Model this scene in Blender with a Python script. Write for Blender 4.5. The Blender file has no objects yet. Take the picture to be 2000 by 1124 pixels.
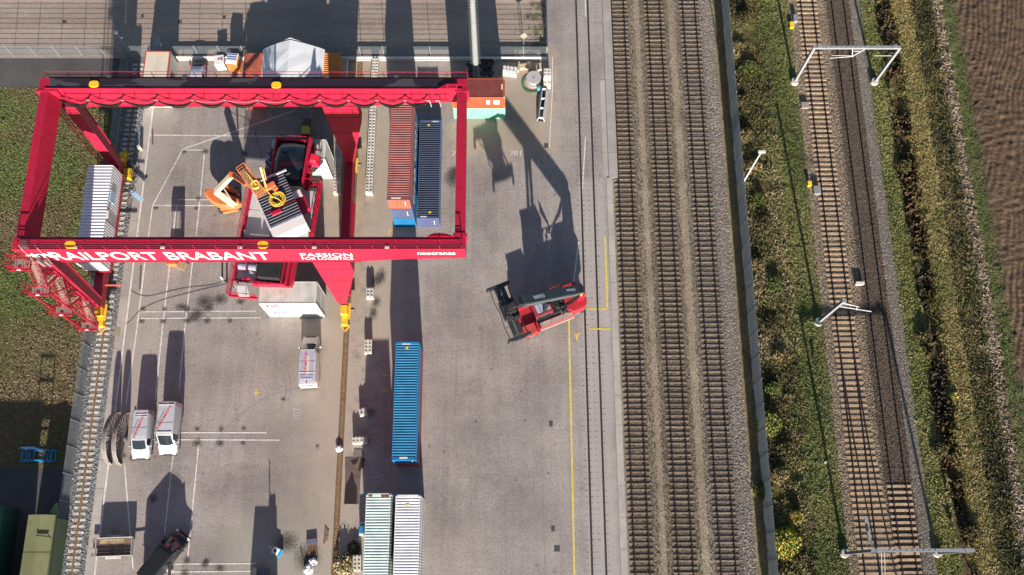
import bpy, math, random
import numpy as np
from mathutils import Vector, Matrix
R = random.Random(7)
sc = bpy.context.scene
COL = sc.collection
# ------------------------------------------------------------------ camera
HC = 100.0
_N = (982.0, 1146.0); _V = (976.0, -5200.0); _C = (1000.0, 562.0)
_f = math.sqrt(-((_N[0]-_C[0])*(_V[0]-_C[0]) + (_N[1]-_C[1])*(_V[1]-_C[1])))
_Z = -Vector((_N[0]-_C[0], -(_N[1]-_C[1]), -_f)).normalized()
_Y = Vector((_V[0]-_C[0], -(_V[1]-_C[1]), -_f)).normalized()
_X = _Y.cross(_Z)
RW = Matrix((_X, _Y, _Z))
cam_d = bpy.data.cameras.new('camera')
cam_d.sensor_width = 36.0
cam_d.lens = _f/2000*36
cam_d.clip_end = 6000
cam_d.clip_start = 1
cam = bpy.data.objects.new('camera', cam_d)
COL.objects.link(cam)
cam.matrix_world = Matrix.Translation((0, 0, HC)) @ RW.to_4x4()
sc.camera = cam
# ------------------------------------------------------------------ light
SUN_EL = math.radians(16.8)
SHADOW = Vector((-0.082, 1.0)).normalized()
w = bpy.data.worlds.new('World'); sc.world = w; w.use_nodes = True
nt = w.node_tree
sky = nt.nodes.new('ShaderNodeTexSky'); sky.sky_type = 'NISHITA'; sky.sun_disc = False
sky.sun_elevation = SUN_EL
sky.sun_rotation = math.atan2(-SHADOW.x, -SHADOW.y)
sky.dust_density = 0.6
bg = nt.nodes['Background']; bg.inputs[1].default_value = 0.052
nt.links.new(sky.outputs[0], bg.inputs[0])
sd = bpy.data.lights.new('sun', 'SUN'); sd.energy = 5.0; sd.angle = math.radians(0.5); sd.color = (1.0, 0.90, 0.78)
so = bpy.data.objects.new('sun', sd); COL.objects.link(so)
_d = Vector((SHADOW.x*math.cos(SUN_EL), SHADOW.y*math.cos(SUN_EL), -math.sin(SUN_EL)))
so.rotation_euler = _d.to_track_quat('-Z', 'Y').to_euler()
so.location = (10, -40, 60)
sc.view_settings.view_transform = 'Standard'
sc.view_settings.look = 'None'
sc.view_settings.gamma = 1.0
sc.view_settings.exposure = 1.30
sc.view_settings.use_curve_mapping = False
sc.cycles.max_bounces = 6
sc.cycles.transparent_max_bounces = 12

def _ray(px, py): return RW @ Vector((px-_C[0], -(py-_C[1]), -_f))
def at(px, py, z=0.0):
    d = _ray(px, py); t = (z-HC)/d.z; return Vector((d.x*t, d.y*t, z))
def atY(px, py, Y):
    d = _ray(px, py); t = Y/d.y; return Vector((d.x*t, Y, HC+d.z*t))

# ------------------------------------------------------------------ materials
def nmat(name): 
    m = bpy.data.materials.new(name); m.use_nodes = True
    return m, m.node_tree, m.node_tree.nodes['Principled BSDF']
def _noise(nt, vec, scale, detail=4, rough=0.6, dist=0.0):
    n = nt.nodes.new('ShaderNodeTexNoise'); n.inputs['Scale'].default_value = scale
    n.inputs['Detail'].default_value = detail; n.inputs['Roughness'].default_value = rough
    n.inputs['Distortion'].default_value = dist
    nt.links.new(vec, n.inputs['Vector']); return n
def _ramp(nt, fac, stops, interp='LINEAR'):
    r = nt.nodes.new('ShaderNodeValToRGB'); r.color_ramp.interpolation = interp
    e = r.color_ramp.elements
    while len(e) > 1: e.remove(e[-1])
    e[0].position = stops[0][0]; e[0].color = (*stops[0][1], 1)
    for p, c in stops[1:]:
        k = e.new(p); k.color = (*c, 1)
    nt.links.new(fac, r.inputs[0]); return r
def _mix(nt, fac, a, b, mode='MIX'):
    m = nt.nodes.new('ShaderNodeMix'); m.data_type = 'RGBA'; m.blend_type = mode
    for s, v in ((0, fac), (6, a), (7, b)):
        if isinstance(v, (int, float)): m.inputs[s].default_value = v
        elif isinstance(v, tuple): m.inputs[s].default_value = (*v, 1)
        else: nt.links.new(v, m.inputs[s])
    return m.outputs[2]
def _math(nt, op, a, b=0.0, c=0.0):
    m = nt.nodes.new('ShaderNodeMath'); m.operation = op
    for i, v in enumerate((a, b, c)):
        if isinstance(v, (int, float)): m.inputs[i].default_value = v
        else: nt.links.new(v, m.inputs[i])
    return m.outputs[0]
def _bump(nt, bsdf, h, strength, dist=0.02):
    b = nt.nodes.new('ShaderNodeBump'); b.inputs['Strength'].default_value = strength
    b.inputs['Distance'].default_value = dist
    nt.links.new(h, b.inputs['Height']); nt.links.new(b.outputs[0], bsdf.inputs['Normal'])
def wpos(nt):
    g = nt.nodes.new('ShaderNodeNewGeometry'); return g.outputs['Position']
def opos(nt):
    g = nt.nodes.new('ShaderNodeTexCoord'); return g.outputs['Object']
MC = {}
def M(name, col, rough=0.6, var=0.12, scale=1.5, metal=0.0, bump=0.0, world=False, dirt=None, spec=None, tint=0, grime=0):
    """painted / plain surface with uneven wear"""
    if name in MC: return MC[name]
    m, nt, b = nmat(name)
    v = wpos(nt) if world else opos(nt)
    n = _noise(nt, v, scale, 6, 0.65)
    lo = tuple(max(0, c*(1-var*1.6)) for c in col); hi = tuple(min(1, c*(1+var)) for c in col)
    r = _ramp(nt, n.outputs[0], [(0.3, lo), (0.52, col), (0.75, hi)])
    out = r.outputs[0]
    if tint:
        oi = nt.nodes.new('ShaderNodeObjectInfo')
        tr = _ramp(nt, oi.outputs['Random'], [(0.0, (1-tint,)*3), (0.5, (1, 1, 1)), (1.0, (1+tint*.8, 1+tint*.7, 1+tint*.55))])
        out = _mix(nt, 1.0, out, tr.outputs[0], 'MULTIPLY')
    if grime:
        mp = nt.nodes.new('ShaderNodeMapping'); mp.inputs['Scale'].default_value = (1.0, 1.0, 0.16); nt.links.new(wpos(nt), mp.inputs[0])
        n3 = _noise(nt, mp.outputs[0], 2.4, 7, 0.75)
        gr = _ramp(nt, n3.outputs[0], [(0.36, (1-grime,)*3), (0.58, (1, 1, 1))])
        out = _mix(nt, 1.0, out, gr.outputs[0], 'MULTIPLY')
    if dirt:
        n2 = _noise(nt, v, scale*2.7, 8, 0.7, 0.4)
        rr = _ramp(nt, n2.outputs[0], [(dirt[1], (0, 0, 0)), (dirt[1]+0.08, (1, 1, 1))])
        out = _mix(nt, rr.outputs[0], out, dirt[0])
    nt.links.new(out, b.inputs['Base Color'])
    b.inputs['Roughness'].default_value = rough; b.inputs['Metallic'].default_value = metal
    if spec is not None: b.inputs['Specular IOR Level'].default_value = spec
    if bump: _bump(nt, b, _noise(nt, v, scale*12, 4).outputs[0], bump)
    MC[name] = m; return m

def ground_mat(name, stops_big, big=0.12, fine=None, fscale=9.0, famt=0.5, bump=0.4, bscale=20, rough=0.9, extra=None, stretch=None):
    if name in MC: return MC[name]
    m, nt, b = nmat(name); v = wpos(nt)
    vv = v
    if stretch:
        mp = nt.nodes.new('ShaderNodeMapping'); mp.inputs['Scale'].default_value = stretch
        nt.links.new(v, mp.inputs[0]); vv = mp.outputs[0]
    n = _noise(nt, vv, big, 8, 0.62, 0.3)
    col = _ramp(nt, n.outputs[0], stops_big).outputs[0]
    if fine:
        n2 = _noise(nt, v, fscale, 5, 0.7)
        f = _ramp(nt, n2.outputs[0], fine).outputs[0]
        col = _mix(nt, famt, col, f, 'MULTIPLY')
    if extra: col = extra(nt, v, col)
    nt.links.new(col, b.inputs['Base Color']); b.inputs['Roughness'].default_value = rough
    b.inputs['Specular IOR Level'].default_value = 0.25
    _bump(nt, b, _noise(nt, v, bscale, 4, 0.7).outputs[0], bump, 0.05)
    MC[name] = m; return m

def attr_mat(name, rough=0.8, var=0.25, scale=3.0, trans=0.0):
    if name in MC: return MC[name]
    m, nt, b = nmat(name)
    a = nt.nodes.new('ShaderNodeAttribute'); a.attribute_name = 'tint'
    n = _noise(nt, wpos(nt), scale, 4)
    f = _ramp(nt, n.outputs[0], [(0.3, (1-var,)*3), (0.7, (1+var*0.6,)*3)]).outputs[0]
    nt.links.new(_mix(nt, 1.0, a.outputs['Color'], f, 'MULTIPLY'), b.inputs['Base Color'])
    b.inputs['Roughness'].default_value = rough; b.inputs['Specular IOR Level'].default_value = 0.2
    MC[name] = m; return m

# ------------------------------------------------------------------ mesh builder
class MB:
    def __init__(s): s.v = []; s.f = []
    def add(s, vs, fs):
        o = len(s.v); s.v.extend([tuple(p) for p in vs]); s.f.extend([tuple(i+o for i in f) for f in fs]); return s
    def hexa(s, b, t):
        return s.add(list(b)+list(t), [(3,2,1,0),(4,5,6,7),(0,1,5,4),(1,2,6,5),(2,3,7,6),(3,0,4,7)])
    def box(s, x0, x1, y0, y1, z0, z1):
        return s.hexa([(x0,y0,z0),(x1,y0,z0),(x1,y1,z0),(x0,y1,z0)], [(x0,y0,z1),(x1,y0,z1),(x1,y1,z1),(x0,y1,z1)])
    def cbox(s, c, sx, sy, sz, rz=0.0):
        ca, sa = math.cos(rz), math.sin(rz)
        def q(x, y, z): return (c[0]+x*ca-y*sa, c[1]+x*sa+y*ca, c[2]+z)
        x, y, z = sx/2, sy/2, sz/2
        return s.hexa([q(-x,-y,-z),q(x,-y,-z),q(x,y,-z),q(-x,y,-z)], [q(-x,-y,z),q(x,-y,z),q(x,y,z),q(-x,y,z)])
    def bar(s, p, q, w, h=None, up=(0,0,1)):
        h = h or w; p = Vector(p); q = Vector(q); d = (q-p).normalized()
        u = Vector(up)
        if abs(d.dot(u)) > 0.98: u = Vector((0,1,0))
        a = d.cross(u).normalized()*w/2; b = a.cross(d).normalized()*h/2
        return s.hexa([p-a-b,p+a-b,p+a+b,p-a+b][::-1], [q-a-b,q+a-b,q+a+b,q-a+b][::-1])
    def cyl(s, p, q, r0, r1=None, n=12, caps=True):
        r1 = r0 if r1 is None else r1; p = Vector(p); q = Vector(q); d = (q-p).normalized()
        u = Vector((0,0,1)) if abs(d.z) < 0.95 else Vector((1,0,0))
        a = d.cross(u).normalized(); b = a.cross(d)
        A = [p+(a*math.cos(2*math.pi*i/n)+b*math.sin(2*math.pi*i/n))*r0 for i in range(n)]
        B = [q+(a*math.cos(2*math.pi*i/n)+b*math.sin(2*math.pi*i/n))*r1 for i in range(n)]
        fs = [(i,(i+1)%n,n+(i+1)%n,n+i) for i in range(n)]
        if caps: fs += [tuple(range(n))[::-1], tuple(range(n,2*n))]
        return s.add(A+B, fs)
    def tube(s, pts, r, n=6, closed=False):
        pts = [Vector(p) for p in pts]; m = len(pts); vs = []
        for i, p in enumerate(pts):
            d = (pts[(i+1) % m if closed else min(i+1, m-1)]-pts[(i-1) % m if closed else max(i-1, 0)])
            d = d.normalized() if d.length > 0 else Vector((1,0,0))
            u = Vector((0,0,1)) if abs(d.z) < 0.9 else Vector((0,1,0))
            a = d.cross(u).normalized(); b = a.cross(d)
            vs += [p+(a*math.cos(2*math.pi*k/n)+b*math.sin(2*math.pi*k/n))*r for k in range(n)]
        fs = []
        for i in range(m if closed else m-1):
            j = (i+1) % m
            fs += [(i*n+k, i*n+(k+1)%n, j*n+(k+1)%n, j*n+k) for k in range(n)]
        if not closed: fs += [tuple(range(n))[::-1], tuple(range((m-1)*n, m*n))]
        return s.add(vs, fs)
    def prism(s, poly, z0, z1):
        n = len(poly)
        return s.add([(x,y,z0) for x,y in poly]+[(x,y,z1) for x,y in poly],
                     [tuple(range(n))[::-1], tuple(range(n,2*n))]+[(i,(i+1)%n,n+(i+1)%n,n+i) for i in range(n)])
    def sheet(s, pts): return s.add(pts, [tuple(range(len(pts)))])
    def loft(s, rings, caps=True, closed=True):
        n = len(rings[0]); vs = [p for r in rings for p in r]; fs = []
        for i in range(len(rings)-1):
            for k in range(n if closed else n-1):
                fs.append((i*n+k, i*n+(k+1)%n, (i+1)*n+(k+1)%n, (i+1)*n+k))
        if caps: fs += [tuple(range(n))[::-1], tuple(range((len(rings)-1)*n, len(rings)*n))]
        return s.add(vs, fs)
    def sphere(s, c, r, n=8, m=6, sz=1.0):
        rings = []
        for j in range(1, m):
            th = math.pi*j/m
            rings.append([(c[0]+r*math.sin(th)*math.cos(2*math.pi*k/n), c[1]+r*math.sin(th)*math.sin(2*math.pi*k/n), c[2]-r*sz*math.cos(th)) for k in range(n)])
        return s.loft(rings)
    def mesh(s, name, smooth=False):
        me = bpy.data.meshes.new(name); me.from_pydata(s.v, [], s.f)
        if smooth: me.polygons.foreach_set('use_smooth', [True]*len(me.polygons))
        me.update(); return me

def link(name, data, mat=None, parent=None, loc=None, rz=0.0, kind=None):
    o = bpy.data.objects.new(name, data); COL.objects.link(o)
    if parent is not None: o.parent = parent
    if loc is not None: o.location = loc
    if rz: o.rotation_euler[2] = rz
    if mat is not None and data is not None and len(data.materials) == 0: data.materials.append(mat)
    if kind: o['kind'] = kind
    return o
def obj(name, mb, mat, parent=None, kind=None, smooth=False, bevel=0, label=None):
    """mb in the parent's own coordinates (world when the parent sits at a place: use wobj)"""
    o = link(name, mb.mesh(name, smooth), mat, parent, kind=kind)
    if bevel:
        b = o.modifiers.new('bevel', 'BEVEL'); b.width = bevel; b.segments = 2; b.limit_method = 'ANGLE'
    if label: o['label'] = label
    return o
def wobj(name, mb, mat, parent, **k):
    """mb in world coordinates under an unrotated thing"""
    L = parent.location if parent else Vector((0,0,0)); p = parent
    if parent and parent.parent: L = parent.parent.location + parent.location
    mb.v = [(a-L[0], b-L[1], c-L[2]) for a, b, c in mb.v]
    return obj(name, mb, mat, parent, **k)
def thing(name, label, cat, loc=(0,0,0), rz=0.0, group=None):
    o = bpy.data.objects.new(name, None); COL.objects.link(o); o.empty_display_size = 0.3
    o.location = loc; o.rotation_euler[2] = rz; o['label'] = label; o['category'] = cat
    if group: o['group'] = group
    return o
def tag(o, label, cat, group=None):
    o['label'] = label; o['category'] = cat
    if group: o['group'] = group
    return o
def solo(name, mb, mat, label, cat, group=None, loc=None, **k):
    """a thing that is one mesh; mb in world coordinates, origin moved to its base"""
    if loc is None:
        xs = [p[0] for p in mb.v]; ys = [p[1] for p in mb.v]; zs = [p[2] for p in mb.v]
        loc = ((min(xs)+max(xs))/2, (min(ys)+max(ys))/2, min(zs))
    mb.v = [(a-loc[0], b-loc[1], c-loc[2]) for a, b, c in mb.v]
    o = obj(name, mb, mat, None, **k); o.location = loc
    return tag(o, label, cat, group)
def struct(name, mb, mat): return obj(name, mb, mat, None, kind='structure')
def copy_tree(o, parent=None):
    c = o.copy(); COL.objects.link(c); c.parent = parent
    for ch in o.children: copy_tree(ch, c)
    return c
def text(name, body, size_xy, mat, parent, matrix, bold=0.0, extr=0.005, align='LEFT'):
    cu = bpy.data.curves.new(name, 'FONT'); cu.body = body; cu.size = 1.0; cu.extrude = extr; cu.offset = bold
    cu.align_x = align; cu.materials.append(mat); cu.resolution_u = 3
    o = bpy.data.objects.new(name, cu); COL.objects.link(o)
    bpy.context.view_layer.update()
    d = o.dimensions
    sx = size_xy[0]/max(d.x, 1e-3); sy = size_xy[1]/max(d.y, 1e-3)
    me = bpy.data.meshes.new_from_object(o.evaluated_get(bpy.context.evaluated_depsgraph_get()))
    bpy.data.objects.remove(o); bpy.data.curves.remove(cu)
    me.name = name; me.transform(Matrix.Diagonal((sx, sy, 1, 1))); me.materials.clear(); me.materials.append(mat)
    o = bpy.data.objects.new(name, me); COL.objects.link(o)
    if parent: o.parent = parent
    o.matrix_local = matrix
    return o
def frame3(origin, xa, ya):
    xa = Vector(xa).normalized(); ya = Vector(ya).normalized(); za = xa.cross(ya)
    m = Matrix((xa, ya, za)).transposed().to_4x4(); m.translation = Vector(origin); return m
# ================================================================== GROUND AND SETTING
YA, YB = -40.0, 110.0
def rect(x0, x1, y0, y1, z): return MB().sheet([(x0,y0,z),(x1,y0,z),(x1,y1,z),(x0,y1,z)])
def dirt_shade_band(x0, x1, y0, y1, col, soft=1.0, amt=0.8):
    def f(nt, v, c):
        s = nt.nodes.new('ShaderNodeSeparateXYZ'); nt.links.new(v, s.inputs[0])
        n = _noise(nt, v, 0.9, 6, 0.75)
        nn = _math(nt, 'MULTIPLY', _math(nt, 'SUBTRACT', n.outputs[0], 0.5), 3.2*soft)
        def edge(val, a, sgn):
            e = _math(nt, 'MULTIPLY', _math(nt, 'SUBTRACT', val, a), sgn/soft)
            r = nt.nodes.new('ShaderNodeMath'); r.operation = 'ADD'; r.use_clamp = True
            nt.links.new(e, r.inputs[0]); nt.links.new(_math(nt, 'ADD', nn, 0.5), r.inputs[1]); return r.outputs[0]
        k = _math(nt, 'MULTIPLY', _math(nt, 'MULTIPLY', edge(s.outputs[0], x0, 1), edge(s.outputs[0], x1, -1)),
                  _math(nt, 'MULTIPLY', edge(s.outputs[1], y0, 1), edge(s.outputs[1], y1, -1)))
        return _mix(nt, _math(nt, 'MULTIPLY', k, amt), c, col)
    return f
def chain(*fs):
    def g(nt, v, c):
        for f in fs: c = f(nt, v, c)
        return c
    return g
SAND = (0.38, 0.315, 0.245)
def grid_lines(sx, sy, w, dark):
    """paving courses: thin darker joints at the real brick pitch, seen as a faint weave"""
    def f(nt, v, c):
        b = nt.nodes.new('ShaderNodeTexBrick'); nt.links.new(v, b.inputs['Vector'])
        b.inputs['Scale'].default_value = 1.0; b.inputs['Brick Width'].default_value = sx; b.inputs['Row Height'].default_value = sy
        b.inputs['Mortar Size'].default_value = w; b.inputs['Mortar Smooth'].default_value = 0.3
        b.inputs['Color1'].default_value = (1.08, 1.06, 1.05, 1); b.inputs['Color2'].default_value = (0.9, 0.9, 0.92, 1)
        b.inputs['Mortar'].default_value = (dark, dark, dark, 1)
        return _mix(nt, 1.0, c, b.outputs[0], 'MULTIPLY')
    return f
def tracks_wear(nt, v, c):
    for sc_, lo, hi, s in (((1.1, 0.05, 1), .90, 1.06, 1.0), ((0.07, 0.9, 1), .95, 1.03, 1.0), ((9, 9, 1), .88, 1.12, 1.0)):
        mp = nt.nodes.new('ShaderNodeMapping'); mp.inputs['Scale'].default_value = sc_; nt.links.new(v, mp.inputs[0])
        n = _noise(nt, mp.outputs[0], s, 6, 0.7, 0.6)
        c = _mix(nt, 1.0, c, _ramp(nt, n.outputs[0], [(0.35, (lo,)*3), (0.62, (hi,)*3)]).outputs[0], 'MULTIPLY')
    vo = nt.nodes.new('ShaderNodeTexVoronoi'); vo.inputs['Scale'].default_value = .55; nt.links.new(v, vo.inputs['Vector'])
    r = _ramp(nt, vo.outputs['Distance'], [(0.06, (.55, .53, .52)), (0.11, (1, 1, 1))])
    return _mix(nt, .7, c, r.outputs[0], 'MULTIPLY')
PAVE = ground_mat('brick_paving', [(0.26, (0.25, 0.225, 0.215)), (0.42, (0.30, 0.27, 0.257)), (0.55, (0.34, 0.307, 0.29)), (0.72, (0.37, 0.334, 0.315))],
    big=0.22, fine=[(0.3, (0.62, 0.62, 0.63)), (0.55, (1.0, 1.0, 1.0)), (0.75, (1.3, 1.27, 1.23))], fscale=5.0, famt=0.9, bump=0.25, bscale=14,
    extra=chain(grid_lines(0.22, 0.11, 0.014, 0.78), tracks_wear,
                dirt_shade_band(-42.5, -38.5, -40, 61.5, (0.34, 0.305, 0.275), 1.6, 0.5),
                dirt_shade_band(-20.5, -15.2, -4, 62, SAND, 2.4, 0.7), dirt_shade_band(-25.0, -15.2, -4, 34, (0.34, 0.30, 0.26), 3.0, 0.35),
                dirt_shade_band(-15.5, -11.0, 24, 62, (0.37, 0.32, 0.26), 1.5, 0.7),
                dirt_shade_band(-29.0, -18.0, -6, 7.0, (0.30, 0.285, 0.24), 2.4, 0.65),
                dirt_shade_band(8.6, 11.9, -20, 45, (0.38, 0.35, 0.335), 0.8, 0.6), dirt_shade_band(-6, 6.5, 48, 62, (0.37, 0.305, 0.24), 1.8, 0.75)))
SANDM = ground_mat('packed_sand', [(0.3, (0.33, 0.26, 0.19)), (0.55, SAND), (0.75, (0.55, 0.46, 0.35))], big=0.35,
    fine=[(0.3, (0.7, 0.7, 0.7)), (0.7, (1.15, 1.15, 1.15))], fscale=6, famt=0.7, bump=0.6, bscale=12)
CONC = ground_mat('poured_concrete', [(0.3, (0.30, 0.28, 0.265)), (0.55, (0.40, 0.37, 0.345)), (0.75, (0.47, 0.44, 0.41))], big=0.3,
    fine=[(0.3, (0.8, 0.8, 0.8)), (0.7, (1.1, 1.1, 1.1))], fscale=7, famt=0.7, bump=0.2)
ASPH = ground_mat('asphalt', [(0.3, (0.06, 0.056, 0.06)), (0.7, (0.105, 0.10, 0.10))], big=0.2,
    fine=[(0.3, (0.75, 0.75, 0.75)), (0.7, (1.2, 1.2, 1.2))], fscale=8, famt=0.7, bump=0.5, bscale=30)
BALL = ground_mat('ballast_stone', [(0.3, (0.17, 0.145, 0.12)), (0.5, (0.225, 0.195, 0.165)), (0.72, (0.30, 0.27, 0.24))], big=0.25,
    fine=[(0.3, (0.35, 0.33, 0.32)), (0.5, (0.95, 0.93, 0.9)), (0.68, (1.6, 1.5, 1.4))], fscale=5.5, famt=0.85, bump=1.0, bscale=7)
def ballast_bands(nt, v, c):
    s = nt.nodes.new('ShaderNodeSeparateXYZ'); nt.links.new(v, s.inputs[0])
    n = _noise(nt, v, 0.7, 5, 0.7)
    x = _math(nt, 'ADD', s.outputs[0], _math(nt, 'MULTIPLY', _math(nt, 'SUBTRACT', n.outputs[0], 0.5), 1.4))
    t = _math(nt, 'DIVIDE', _math(nt, 'SUBTRACT', x, 13.0), 15.0)
    g = (1.08, 1.02, 0.94); d = (0.62, 0.55, 0.48); p = (1.3, 1.2, 1.1); gr = (0.70, 0.64, 0.40)
    X = lambda a: (a-13.0)/15.0
    r = _ramp(nt, t, [(0.0, (0.9, 0.85, 0.8)), (X(13.8), d), (X(15.2), d), (X(16.0), g), (X(16.8), g), (X(17.6), d), (X(19.8), d), (X(20.6), g), (X(21.4), (1.05,1,0.85)), (X(22.0), (0.55, 0.5, 0.5)), (X(24.3), (0.6, 0.55, 0.52)), (X(24.9), p), (X(25.7), p), (X(26.2), gr), (X(27.2), (0.5, 0.48, 0.36))])
    return _mix(nt, 1.0, c, r.outputs[0], 'MULTIPLY')
BALL1 = ground_mat('yard_ballast', [(0.3, (0.19, 0.165, 0.135)), (0.5, (0.25, 0.22, 0.185)), (0.72, (0.31, 0.28, 0.245))], big=0.25,
    fine=[(0.3, (0.35, 0.33, 0.32)), (0.5, (0.95, 0.93, 0.9)), (0.68, (1.6, 1.5, 1.4))], fscale=5.5, famt=0.85, bump=1.0, bscale=7, extra=ballast_bands)
def main_bands(nt, v, c):
    s = nt.nodes.new('ShaderNodeSeparateXYZ'); nt.links.new(v, s.inputs[0])
    n = _noise(nt, v, 0.7, 5, 0.7)
    x = _math(nt, 'ADD', s.outputs[0], _math(nt, 'MULTIPLY', _math(nt, 'SUBTRACT', n.outputs[0], 0.5), 1.0))
    t = _math(nt, 'DIVIDE', _math(nt, 'SUBTRACT', x, 34.0), 12.0)
    X = lambda a: (a-34.0)/12.0
    r = _ramp(nt, t, [(0.0, (0.9, 0.9, 0.7)), (X(35.2), (1.2, 1.1, 0.95)), (X(36.6), (1.2, 1.0, 0.8)), (X(39.2), (1.1, 0.9, 0.68)), (X(40.1), (0.5, 0.4, 0.33)), (X(42.9), (0.48, 0.40, 0.35)), (X(43.3), (1.1, 1.0, 0.88)), (X(44.0), (1.15, 1.05, 0.92)), (X(44.5), (0.8, 0.85, 0.7))])
    return _mix(nt, 1.0, c, r.outputs[0], 'MULTIPLY')
BALL2 = ground_mat('mainline_ballast', [(0.3, (0.20, 0.165, 0.125)), (0.5, (0.26, 0.215, 0.165)), (0.72, (0.33, 0.28, 0.225))], big=0.25,
    fine=[(0.3, (0.35, 0.33, 0.32)), (0.5, (0.95, 0.93, 0.9)), (0.68, (1.6, 1.5, 1.4))], fscale=5.5, famt=0.85, bump=1.0, bscale=7, extra=main_bands)
LAWN = ground_mat('lawn_turf', [(0.3, (0.11, 0.105, 0.045)), (0.45, (0.12, 0.095, 0.05)), (0.6, (0.095, 0.105, 0.038)), (0.75, (0.075, 0.12, 0.032))], big=0.18,
    fine=[(0.3, (0.5, 0.5, 0.5)), (0.7, (1.4, 1.4, 1.3))], fscale=5, famt=0.8, bump=1.0, bscale=6)
FIELD = ground_mat('far_fields', [(0.3, (0.06, 0.075, 0.025)), (0.5, (0.09, 0.085, 0.04)), (0.7, (0.12, 0.095, 0.06))], big=0.01, bump=0.5, bscale=2)

# outer ground reaching the horizon, a ring round the built area
g = MB()
Fh = 2500
for x0, x1, y0, y1 in ((-Fh, Fh, YB, Fh), (-Fh, Fh, -Fh, YA), (-Fh, -95, YA, YB), (85, Fh, YA, YB)):
    g.sheet([(x0,y0,-0.01),(x1,y0,-0.01),(x1,y1,-0.01),(x0,y1,-0.01)])
struct('ground', g, FIELD)
struct('lawn', rect(-95, -45.25, 12.0, 56.9, 0.0), LAWN)
struct('access_road', rect(-95, -45.25, 56.9, 60.9, 0.0), ASPH)
struct('south_yard_asphalt', rect(-95, -45.25, YA, 12.0, 0.0), ASPH)
def north_grid(nt, v, c): return c
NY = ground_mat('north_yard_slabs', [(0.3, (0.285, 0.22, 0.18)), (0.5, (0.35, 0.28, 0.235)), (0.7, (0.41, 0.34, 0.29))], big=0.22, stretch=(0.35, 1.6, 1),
    fine=[(0.3, (0.8, 0.8, 0.8)), (0.7, (1.15, 1.15, 1.15))], fscale=3.5, famt=0.8, bump=0.3, bscale=12, extra=chain(grid_lines(0.4, 0.2, 0.02, 0.8), dirt_shade_band(4.2, 5.6, 61, 110, (0.10, 0.10, 0.04), 2.6, 0.85)))  # dark east edge: shadow strip painted into the ground colour, with moss
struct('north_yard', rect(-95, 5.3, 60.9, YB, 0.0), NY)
struct('crane_track_ballast', rect(-45.25, -42.4, YA, 60.9, 0.0), ground_mat('grey_ballast', [(0.3, (0.17, 0.17, 0.165)), (0.6, (0.27, 0.27, 0.265)), (0.75, (0.36, 0.36, 0.35))], big=0.3,
    fine=[(0.3, (0.35, 0.35, 0.35)), (0.5, (0.95, 0.95, 0.95)), (0.68, (1.6, 1.6, 1.6))], fscale=6, famt=0.85, bump=1.0, bscale=8))
struct('grass_margin', rect(-45.28, -45.0, YA, 60.9, 0.006), SANDM)
struct('pavement', rect(-41.5, 12.1, YA, 60.9, 0.0).sheet([(12.1,45.2,0),(12.35,45.2,0),(12.35,60.9,0),(12.1,60.9,0)]), PAVE)
struct('pavement_north', rect(5.3, 12.35, 60.9, YB, 0.0), PAVE)
# kerb beside the crane track: long cast pieces
ks = struct('kerb_strip', rect(-42.4, -41.5, YA, 60.9, -0.006), CONC)
km = MB().box(-0.44, 0.44, 0.015, 2.985, 0, 0.05).mesh('kerb_slab')
for i in range(24):
    link('kerb_slab', km, CONC, ks, (-41.95, -8+3*i-0.1, 0.0))
kl = M('kerb_white', (0.62, 0.60, 0.56), 0.8, 0.2, 1.2, world=True)
km2 = MB().box(-0.09, 0.09, 0.01, 1.99, 0, 0.075).mesh('kerb_stone')
for i in range(36):
    link('kerb_stone', km2, kl, ks, (-41.38, -9+2*i, 0.0))
# platform edge, slab by slab
pe = struct('platform_edge', rect(12.05, 12.8, YA, 45.2, -0.05).sheet([(12.3,45.2,-.05),(13.45,45.2,-.05),(13.45,YB,-.05),(12.3,YB,-.05)]), CONC)
pm3 = MB().box(-0.35, 0.35, 0.015, 3.185, -0.3, 0.07).mesh('concrete_slab')
pm = MB().box(-0.53, 0.53, 0.015, 3.185, -0.3, 0.07).mesh('concrete_slab')
pm2 = MB().box(-0.28, 0.28, 0.015, 3.185, -0.02, 0.015).mesh('channel_slab')
CONC2 = ground_mat('grey_slab', [(0.3, (0.26, 0.245, 0.235)), (0.55, (0.33, 0.31, 0.295)), (0.75, (0.38, 0.36, 0.34))], big=0.4, bump=0.2)
for i in range(28):
    yy = -6+3.2*i
    if yy > 45: link('concrete_slab', pm, CONC2, pe, (12.92, yy, 0))
    else: link('concrete_slab', pm3, CONC, pe, (12.42, yy, 0))
    if 45 < yy < 58: link('channel_slab', pm2, CONC, pe, (12.03, -6+3.2*i, 0.004))
struct('yard_track_bed', rect(12.7, 27.35, YA, YB, -0.06), BALL1)
struct('mainline_track_bed', rect(35.0, 44.25, YA, YB, -0.06), BALL2)
struct('sandy_crane_rail_bed', rect(-18.3, -15.9, 30, 60.9, 0.005), SANDM)

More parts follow.
